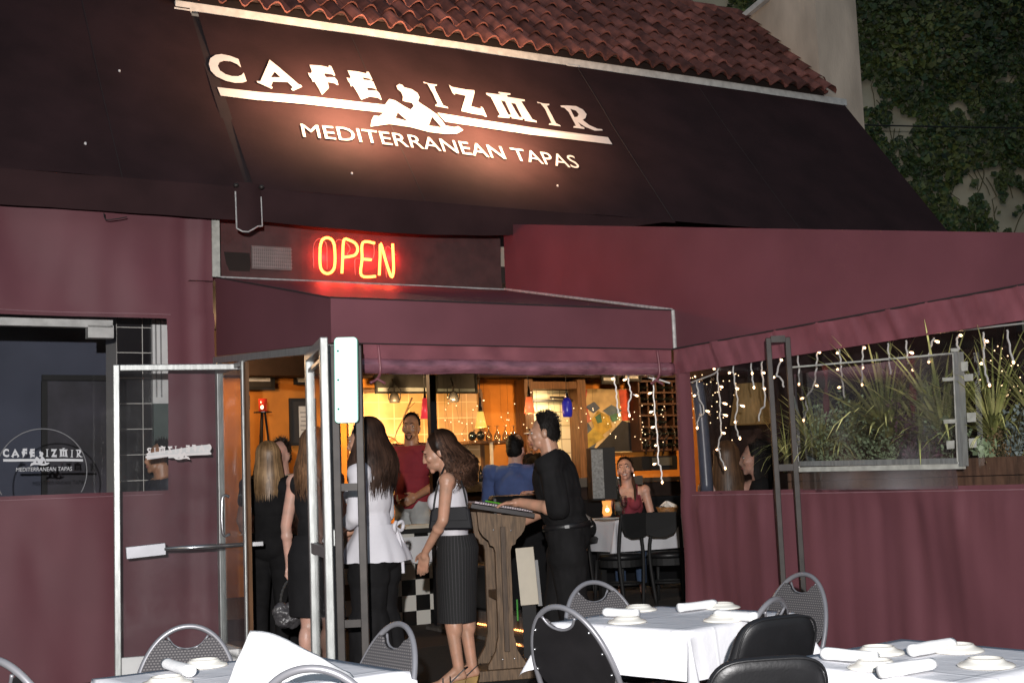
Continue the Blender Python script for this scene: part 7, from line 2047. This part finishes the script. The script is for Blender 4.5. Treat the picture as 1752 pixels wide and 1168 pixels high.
# --- woman in the black dress with the handbag
f = Fig('woman in sleeveless black dress holding a grey handbag behind door leaf', ground(541, 8.25, 0.0), D2R(150), H=1.68, lean=0.02, head=(0.2, 0.08, 0), detail=0.0075)
f.arm('L', (0.235, 0.015, 1.08), (0.245, -0.02, 0.84), (0.02, -0.04, -1), (-1, 0, 0), 1.1)
f.arm('R', (-0.22, 0.0, 1.08), (-0.16, -0.19, 0.92), None, (1, 0, 0), 0.6)
f.build(SK_FAIR)
f.top('dress_top', BLK_KNIT, infl=0.012, hem=0.90, wr=0.004, cuts=[((0.162, 0, 1.3), (1, 0, 0.15)), ((-0.162, 0, 1.3), (-1, 0, 0.15))])
f.skirt('dress_skirt', BLK_KNIT, [(1.02, 0, 0.008, 0.145, 0.112), (0.90, 0, 0.02, 0.186, 0.146), (0.7, 0, 0.015, 0.192, 0.15), (0.52, 0, 0.01, 0.188, 0.146)], 0.006)
f.hair_long(HAIR_LB, 0.34, 75, 420, 0.014, 10, 8, spread=0.045)
f.shoes(M['leather'])
mw = wmat(f.root); hp = mw @ V3((0.245, -0.02, 0.715))
o = thing('handbag', 'crumpled dark grey handbag with chain handle held by woman in black dress', 'handbag', hp + V3((0, 0, -0.29)), D2R(20))
pme = blob([('e', V3((0, 0, 0.085)), (0.108, 0.045, 0.085), I3), ('e', V3((-0.06, 0, 0.12)), (0.055, 0.035, 0.055), I3), ('e', V3((0.06, 0, 0.12)), (0.055, 0.035, 0.055), I3)], 0.006, 3, 0, (), 0.010, 22, (1, 1, 1))
put(pme, 'pouch', mat('grey_crinkled_leather', (0.055, 0.052, 0.055), rough=0.32, var=0.3, scale=25, bump=0.4, bscale=60, spec=0.6), o)
mb = MB(); hl = bez([(-0.062, 0, 0.15), (-0.050, 0, 0.23), (-0.018, 0, 0.295), (0.018, 0, 0.295), (0.050, 0, 0.23), (0.062, 0, 0.15)], 6)
mb.tube(hl, [0.007 + 0.003 * (i % 2) for i in range(len(hl))], 7); mb.build('chain_handle', mat('dark_chain', (0.10, 0.095, 0.09), rough=0.3, metal=0.6), o)

# --- blonde woman further in, back turned
f = Fig('blonde woman in black short sleeved top with back turned in the doorway', ground(462, 10.0, 0.012), D2R(172), H=1.66, head=(0.1, 0, 0), detail=0.009)
f.arm('L', (0.235, 0.0, 1.08), (0.20, -0.12, 0.86), None, (-1, 0, 0), 0.5)
f.arm('R', (-0.235, 0.0, 1.08), (-0.20, -0.14, 0.88), None, (1, 0, 0), 0.5)
f.build(SK_FAIR, feet=False); f.top('black_top', BLK_CLOTH, sleeve=0.45, infl=0.012, hem=0.90, sr=1.1)
f.trousers(BLK_CLOTH, bottom=0.03); f.shoes(M['leather'])
f.hair_long(HAIR_BL, 0.33, 75, 420, 0.004, 6, 12, spread=0.028)
# --- man beyond her
f = Fig('man in beige shirt with dark hair mostly hidden by blonde woman', ground(482, 10.55, 0.012), D2R(-20), H=1.70, male=True, detail=0.011)
f.arm('L', (0.27, 0, 1.10), (0.20, -0.18, 1.0), None, None, 0.6); f.arm('R', (-0.27, 0, 1.10), (-0.25, -0.03, 0.86), None, (1, 0, 0), 0.6)
f.build(SK_FAIR, feet=False); f.top('beige_shirt', mat('beige_cotton', (0.42, 0.35, 0.25), rough=0.9), sleeve=0.8, infl=0.014, hem=0.88); f.trousers(BLK_CLOTH, bottom=0.03); f.shoes(M['leather']); f.hair_short(HAIR_DK); f.face()

# --- man in red behind the checkered bar
f = Fig('man in dark red polo shirt with goatee standing behind checkered bar', ground(707, 12.72, 0.19), D2R(-32), H=1.81, male=True, head=(0.42, 0.02, 0.05), detail=0.008, build=1.12)
f.arm('R', (-0.40, 0.10, 1.20), (-0.25, -0.16, 1.06), None, (1, 0, -0.3), 0.8)
f.arm('L', (0.33, 0.02, 1.14), (0.22, -0.22, 1.02), None, (-1, 0, -0.3), 0.8)
f.build(SK_TAN, feet=False, extra=())
f.top('red_polo', mat('dark_red_cotton', (0.26, 0.022, 0.032), rough=0.85, var=0.08), sleeve=0.62, infl=0.016, hem=0.84, wr=0.008, sr=1.12, belly=0.02)
f.trousers(mat('grey_trousers', (0.40, 0.41, 0.40), rough=0.9), bottom=0.03); f.shoes(M['leather'])
f.hair_short(HAIR_BLK, n=200, ln=0.016, spiky=0.4, seed=4); f.face(brow=HAIR_BLK)
mb = MB(); mb.tube([f.Hd(p) for p in ((-0.027, -0.088, -0.066), (-0.022, -0.088, -0.085), (-0.010, -0.094, -0.103), (0.010, -0.094, -0.103), (0.022, -0.088, -0.085), (0.027, -0.088, -0.066))], 0.006, 6); mb.tube([f.Hd((-0.024, -0.088, -0.052)), f.Hd((0, -0.101, -0.047)), f.Hd((0.024, -0.088, -0.052))], 0.004, 6); mb.build('goatee', HAIR_BLK, f.root)

# --- the host in black
f = Fig('host in black short sleeved shirt leaning over the menu stand in profile', ground(970, 8.76, 0.0), D2R(-97), H=1.76, male=True, lean=0.19, head=(-0.05, 0.06, 0), detail=0.0065, build=1.12, hs=0.98)
for n, x in (('L', 1), ('R', -1)):
    ff_ = 0.07 if n == 'L' else -0.13
    hip, kn, an, toe = f.leg[n]
    f.leg[n] = [hip, kn + V3((0, ff_ * 0.5, 0)), an + V3((0, ff_, 0)), toe + V3((0, ff_, 0))]
f.arm('L', (0.275, -0.03, 1.115), (0.165, -0.29, 1.165), (-0.22, -1, -0.02), (0, 0.0, -1), 0.35)
f.arm('R', (-0.26, -0.12, 1.125), (-0.10, -0.31, 1.03), (0.2, -1, 0.05), (0.2, 0, 1), 0.7)
f.build(SK_OLIVE, feet=False)
f.top('black_shirt', BLK_CLOTH, sleeve=0.98, infl=0.020, hem=0.90, wr=0.015, sr=1.22)
f.trousers(BLK_CLOTH, infl=0.024, bottom=0.03, flare=0.035, wr=0.008, r=1.22); f.shoes(M['leather'])
mb = MB(); mb.lathe([(0.206, 0), (0.208, 0.02), (0.206, 0.04)], n=36, sy=0.80); bl = mb.build('belt', M['leather'], f.root, smooth=True); bl.location = (0, 0.0, 0.975); bl.rotation_euler = (0.08, 0, 0)
mb = MB(); mb.box((0.206, 0.02, 0.02), (0.006, 0.03, 0.02)); mb.build('belt_loop', M['grey'], bl)
f.hair_short(HAIR_BLK, top=0.010, n=1300, ln=0.028, spiky=0.35, seed=9); f.face(brow=HAIR_BLK)
mb = MB(); mb.tube([f.T((0.085, -0.02, 1.40)), f.T((0.04, -0.085, 1.40)), f.T((0, -0.11, 1.37)), f.T((-0.04, -0.085, 1.40)), f.T((-0.085, -0.02, 1.40))], 0.014, 8); mb.build('collar', BLK_CLOTH, f.root, smooth=True)

# --- guests at the bar and tables
def stool(p, z, lab):
    t_ = thing('bar_stool', lab, 'stool', p)
    mb = MB(); mb.lathe([(0, z - 0.06), (0.17, z - 0.06), (0.18, z - 0.02), (0.16, z), (0, z)], n=20); mb.build('seat', M['leather'], t_, smooth=True)
    for a in (0.7, 2.3, 3.9, 5.4):
        mb = MB(); mb.tube([(0.12 * math.cos(a), 0.12 * math.sin(a), z - 0.06), (0.19 * math.cos(a), 0.19 * math.sin(a), 0)], 0.012, 6); mb.build('leg', M['black'], t_)
g_ = ground(884, 12.45, DK)
stool(g_, 0.66, 'black stool under the man in blue shirt')
f = Fig('man in blue shirt seated at the bar with his back turned', g_, D2R(168), H=1.80, male=True, sit=0.76, lean=0.10, head=(-0.15, 0.05, 0), detail=0.009, build=1.08)
f.arm('L', (0.30, -0.10, 0.95), (0.20, -0.30, 0.93), None, None, 0.6); f.arm('R', (-0.30, -0.10, 0.95), (-0.2, -0.30, 0.93), None, None, 0.6)
f.build(SK_FAIR); f.top('blue_shirt', mat('blue_cotton', (0.060, 0.095, 0.235), rough=0.85, var=0.1), sleeve=1.8, infl=0.016, hem=0.90, wr=0.010, sr=1.12)
f.trousers(BLK_CLOTH, bottom=0.12); f.hair_short(HAIR_BLK, n=500, ln=0.010, spiky=0.3, seed=2)
mb = MB(); mb.tube([f.T((0.07 * math.cos(a), 0.012 + 0.066 * math.sin(a), 1.425)) for a in linspace(0, 2 * PI, 19)[:-1]], 0.016, 8, closed=True); mb.build('collar', f.root.children[1].data.materials[0] if False else mat('blue_collar', (0.065, 0.10, 0.24)), f.root, smooth=True)
g_ = ground(990, 12.15, DK)
stool(g_, 0.60, 'black stool under the dark haired guest in white')
f = Fig('dark haired guest in white top bending forward behind the host', g_, D2R(-75), H=1.68, sit=0.70, lean=0.35, head=(0, 0.3, 0), detail=0.010)
f.arm('L', (0.24, -0.25, 0.98), (0.12, -0.42, 1.02), None, None, 0.8); f.arm('R', (-0.24, -0.25, 0.98), (-0.12, -0.42, 1.02), None, None, 0.8)
f.build(SK_FAIR); f.top('white_top', mat('white_knit', (0.50, 0.48, 0.46), rough=0.9), sleeve=0.7, infl=0.014, hem=0.90); f.trousers(BLK_CLOTH, bottom=0.1); f.hair_short(HAIR_BLK, back=-0.09, seed=6); f.face()
g_ = ground(1077, 13.0, DK)
f = Fig('smiling woman in maroon tank top seated at the inside table', g_, D2R(-6), H=1.70, sit=0.56, lean=-0.06, head=(-0.12, -0.20, -0.12), detail=0.0068)
f.arm('L', (0.235, 0.0, 0.70), (0.16, -0.19, 0.67), None, (0, 0, -1), 0.5); f.arm('R', (-0.235, 0.0, 0.70), (-0.16, -0.19, 0.67), None, (0, 0, -1), 0.5)
f.build(SK_FAIR)
f.top('tank_top', mat('maroon_knit', (0.20, 0.028, 0.045), rough=0.85), infl=0.010, hem=0.92, wr=0.004, cuts=[((0.135, 0, 0.9), (1, 0, 0.22)), ((-0.135, 0, 0.9), (-1, 0, 0.22)), (f.T((0, -0.10, 1.305)), V3((0, -0.55, 1)).normalized())], neckcut=False)
for x in (-1, 1):
    mb = MB(); mb.tube(bez([f.T((x * 0.085, -0.115, 1.29)), f.T((x * 0.090, -0.085, 1.375)), f.T((x * 0.088, -0.005, 1.432)), f.T((x * 0.08, 0.075, 1.37)), f.T((x * 0.06, 0.10, 1.28))], 5), 0.011, 8); mb.build('shoulder_strap', mat('maroon_strap', (0.20, 0.028, 0.045)), f.root, smooth=True)
f.trousers(mat('denim', (0.045, 0.075, 0.14), rough=0.9), bottom=0.12, top=0.95)
f.hair_short(HAIR_DK, back=-0.09, n=350, ln=0.03, spiky=0.05, seed=3); f.face(smile=True)
mb = MB(); mb.tube(bez([f.Hd((0.05, 0.05, -0.06)), f.Hd((0.06, 0.0, -0.12)), f.T((0.075, -0.09, 1.38)), f.T((0.07, -0.14, 1.26))], 5), [0.018] * 8 + [0.016] * 4 + [0.014, 0.012, 0.008, 0.004], 7); mb.build('ponytail', HAIR_DK, f.root, smooth=True)
for x in (-1, 1):
    mb = MB(); q = f.Hd((x * 0.077, 0.006, -0.05)); mb.tube([q, q - Z * 0.02], 0.0015, 4); mb.ball(q - Z * 0.03, (0.006, 0.006, 0.012), 8, 6); mb.build('earring', M['steel'], f.root)
# chef in the kitchen window
f = Fig('cook with white and red cap seen in the kitchen pass window', ground(925, 14.9, 0.19), D2R(-60), H=1.72, male=True, detail=0.010)
f.arm('L', (0.27, 0, 1.1), (0.22, -0.22, 1.02), None, None, 0.6); f.arm('R', (-0.27, 0, 1.1), (-0.2, -0.22, 1.02), None, None, 0.6)
f.build(SK_TAN, feet=False); f.top('black_jacket', BLK_CLOTH, sleeve=1.7, infl=0.016, hem=0.88); f.trousers(BLK_CLOTH, bottom=0.03); f.shoes(M['leather']); f.hair_short(HAIR_BLK, n=100); f.face()
cp = put(blob([('e', f.Hd((0, 0.018, 0.075)), (0.084, 0.098, 0.062), f.HR), ('e', f.Hd((0, -0.10, 0.055)), (0.062, 0.055, 0.010), f.HR)], 0.008, 2), 'cap', M['white'], f.root)
mb = MB(); mb.tube([f.Hd((0.083 * math.cos(a), 0.018 + 0.097 * math.sin(a), 0.045)) for a in linspace(0, 2 * PI, 25)[:-1]], 0.012, 6, closed=True); mb.build('band', M['red'], cp)
# behind the right window
g_ = ground(1250, 9.35, DK); u_ = loc_uvz(V3(g_)).x
f = Fig('woman with long straight brown hair seen from behind through right window', g_, D2R(175), H=1.66, sit=0.60, head=(0, 0.05, 0), detail=0.010)
f.arm('L', (0.23, -0.03, 0.76), (0.18, -0.2, 0.82), None, None, 0.6); f.arm('R', (-0.23, -0.03, 0.76), (-0.18, -0.2, 0.82), None, None, 0.6)
f.build(SK_FAIR); f.top('strap_top', mat('rust_knit', (0.20, 0.05, 0.02), rough=0.9), infl=0.01, hem=0.9, cuts=[(f.T((0, 0, 1.30)), (0, 0, 1))], neckcut=False); f.trousers(BLK_CLOTH, bottom=0.1); f.hair_long(HAIR_LB, 0.42, 75, 420, 0.004, 6, 15, spread=0.035)
stool(g_, 0.50, 'black stool under the long haired woman behind right window')
g_ = ground(1303, 9.2, DK)
f = Fig('dark haired guest facing left behind the steel post in right window', g_, D2R(-100), H=1.66, sit=0.60, head=(0, 0.05, 0), detail=0.010)
f.arm('L', (0.23, -0.03, 0.76), (0.14, -0.24, 0.84), None, None, 0.6); f.arm('R', (-0.23, -0.03, 0.76), (-0.14, -0.24, 0.84), None, None, 0.6)
f.build(SK_FAIR); f.top('dark_top', BLK_CLOTH, sleeve=0.5, infl=0.012, hem=0.9); f.trousers(BLK_CLOTH, bottom=0.1); f.hair_long(HAIR_BLK, 0.22, 75, 300, 0.01, 8, 16, spread=0.03); f.face()
stool(g_, 0.50, 'black stool under the dark haired guest behind right window')
# behind the left window
q = on_v(276, 790, -0.40)
p = L(q.x, -0.40, 0)
f = Fig('dark haired man in profile behind left window under door sticker', (p.x, p.y, 0.012), TH - PI / 2, H=1.70, male=True, head=(0, 0.0, 0), detail=0.009)
f.arm('L', (0.23, 0, 1.1), (0.22, -0.1, 0.88), None, (-1, 0, 0), 0.6); f.arm('R', (-0.23, 0, 1.1), (-0.22, -0.1, 0.88), None, (1, 0, 0), 0.6)
f.build(SK_TAN, feet=False); f.top('dark_jacket', mat('dark_blue_jacket', (0.02, 0.022, 0.035), rough=0.6), sleeve=1.7, infl=0.018, hem=0.88); f.trousers(BLK_CLOTH, bottom=0.03); f.shoes(M['leather']); f.hair_short(HAIR_BLK, n=400, seed=8); f.face()
# ------------------------------------------------------------------ light: dusk sky, a trace of sun, the camera's flash, the lit lamps, added warm fills
w = bpy.data.worlds.new('World'); sc.world = w; w.use_nodes = True
nt = w.node_tree
bg = nt.nodes['Background']
sky = nt.nodes.new('ShaderNodeTexSky'); sky.sky_type = 'NISHITA'; sky.sun_disc = False
SUN_EL = math.radians(7.0); SUN_ROT = math.radians(200)
sky.sun_elevation = SUN_EL; sky.sun_rotation = SUN_ROT
tcw = nt.nodes.new('ShaderNodeTexCoord'); sxyz = nt.nodes.new('ShaderNodeSeparateXYZ'); mrw = nt.nodes.new('ShaderNodeMapRange'); mxw = nt.nodes.new('ShaderNodeMixRGB')
nt.links.new(tcw.outputs['Generated'], sxyz.inputs[0]); nt.links.new(sxyz.outputs[2], mrw.inputs['Value'])   # roofs and trees round the street darken the low sky
mrw.inputs['From Min'].default_value = 0.12; mrw.inputs['From Max'].default_value = 0.42
nt.links.new(mrw.outputs[0], mxw.inputs[0]); mxw.inputs[1].default_value = (0.05, 0.06, 0.10, 1); nt.links.new(sky.outputs[0], mxw.inputs[2])
nt.links.new(mxw.outputs[0], bg.inputs[0])
bg.inputs[1].default_value = 0.15
sd = bpy.data.lights.new('low_sun', 'SUN'); sd.energy = 0.06; sd.angle = math.radians(12); sd.color = (1, 0.86, 0.72)
so_ = bpy.data.objects.new('low_sun', sd); col.objects.link(so_)
sdir = V3((math.sin(SUN_ROT) * math.cos(SUN_EL), math.cos(SUN_ROT) * math.cos(SUN_EL), math.sin(SUN_EL)))
so_.rotation_euler = (-sdir).to_track_quat('-Z', 'Y').to_euler()
def lamp(name, kind, loc, power, c, aim=None, size=0.03, spot=60, blend=0.6):
    d = bpy.data.lights.new(name, kind); d.energy = power; d.color = c
    if kind == 'AREA': d.size = size
    else: d.shadow_soft_size = size
    if kind == 'SPOT': d.spot_size = math.radians(spot); d.spot_blend = blend
    o = bpy.data.objects.new(name, d); col.objects.link(o); o.location = loc
    if aim is not None: o.rotation_euler = (V3(aim) - V3(loc)).to_track_quat('-Z', 'Y').to_euler()
    return o
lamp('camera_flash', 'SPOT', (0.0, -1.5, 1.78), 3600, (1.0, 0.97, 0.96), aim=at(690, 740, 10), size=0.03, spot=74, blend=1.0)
def awl(px, py): 
    q = on_awning(px, py); return aw(q[0], q[1])
for (px, py) in ((590, 205), (835, 240)):
    p = awl(px, py)
    lamp('sign_lamp', 'SPOT', p + AN * 0.62 - AT * 0.10, 330, (1.0, 0.60, 0.34), aim=p + AT * 0.16, size=0.2, spot=172, blend=1.0)
sc.view_settings.view_transform = 'Standard'
sc.view_settings.look = 'None'
sc.view_settings.exposure = 0
sc.render.engine = 'CYCLES'
sc.cycles.max_bounces = 8
sc.cycles.transparent_max_bounces = 24
sc.cycles.diffuse_bounces = 3
sc.cycles.glossy_bounces = 3
sc.cycles.use_denoising = True
sc.cycles.sample_clamp_indirect = 4.0
sc.cycles.caustics_reflective = False
sc.cycles.caustics_refractive = False
sc.render.resolution_x = 1024
sc.render.resolution_y = 682
for px in (555, 592, 630, 668):
    q = onp(px, 440, L(0, NV - 0.105), W); lamp('neon_tube_light', 'POINT', q, 8.0, (1.0, 0.03, 0.035), size=0.05)
# lit lamps inside, then added warm fills
q = on_v(668, 722, VB + 0.05)
lamp('mural_light', 'SPOT', at(672, 700, 13.9), 190, (1.0, 0.66, 0.30), aim=L(q.x, q.y, q.z - 0.25), size=0.05, spot=120, blend=1.0)
q = on_v(776, 720, VB + 0.05)
lamp('mural_light', 'SPOT', at(776, 690, 14.0), 30, (1.0, 0.62, 0.28), aim=L(q.x, q.y, q.z - 0.2), size=0.05, spot=120, blend=1.0)
for i, (p, pw, c_) in enumerate(((PEND[0], 5, (1, 0.7, 0.3)), (PEND[1], 5, (1, 0.5, 0.25)))):
    lamp('pendant_bulb', 'POINT', V3(p) - V3((0, 0, 0.06)), pw, c_, size=0.04)
q = on_v(936, 690, VB + 0.30)
lamp('kitchen_light', 'AREA', L(q.x, q.y, q.z + 0.02), 5, (1.0, 0.80, 0.50), aim=L(q.x, VB, q.z - 0.25), size=0.25)
for u_ in (2.6, 4.3): lamp('back_wall_fill', 'SPOT', L(u_, -2.3, 2.85), 200, (1.0, 0.62, 0.30), aim=L(u_ + 0.1, VB, 1.5), size=0.1, spot=100, blend=1.0)  # added fill warming the orange back wall, no fitting here
lamp('bar_room_fill', 'POINT', L(-1.6, -3.2, 2.6), 65, (1.0, 0.62, 0.32), size=0.12)  # added warm fill for the room behind the checkered bar
bpy.data.scenes.remove(WORK)
lamp('seated_woman_fill', 'SPOT', L(1.3, -0.2, 2.7), 40, (1.0, 0.72, 0.45), aim=L(2.05, -1.2, 1.2), size=0.1, spot=80, blend=1.0)  # added fill from overhead to brighten the seated woman
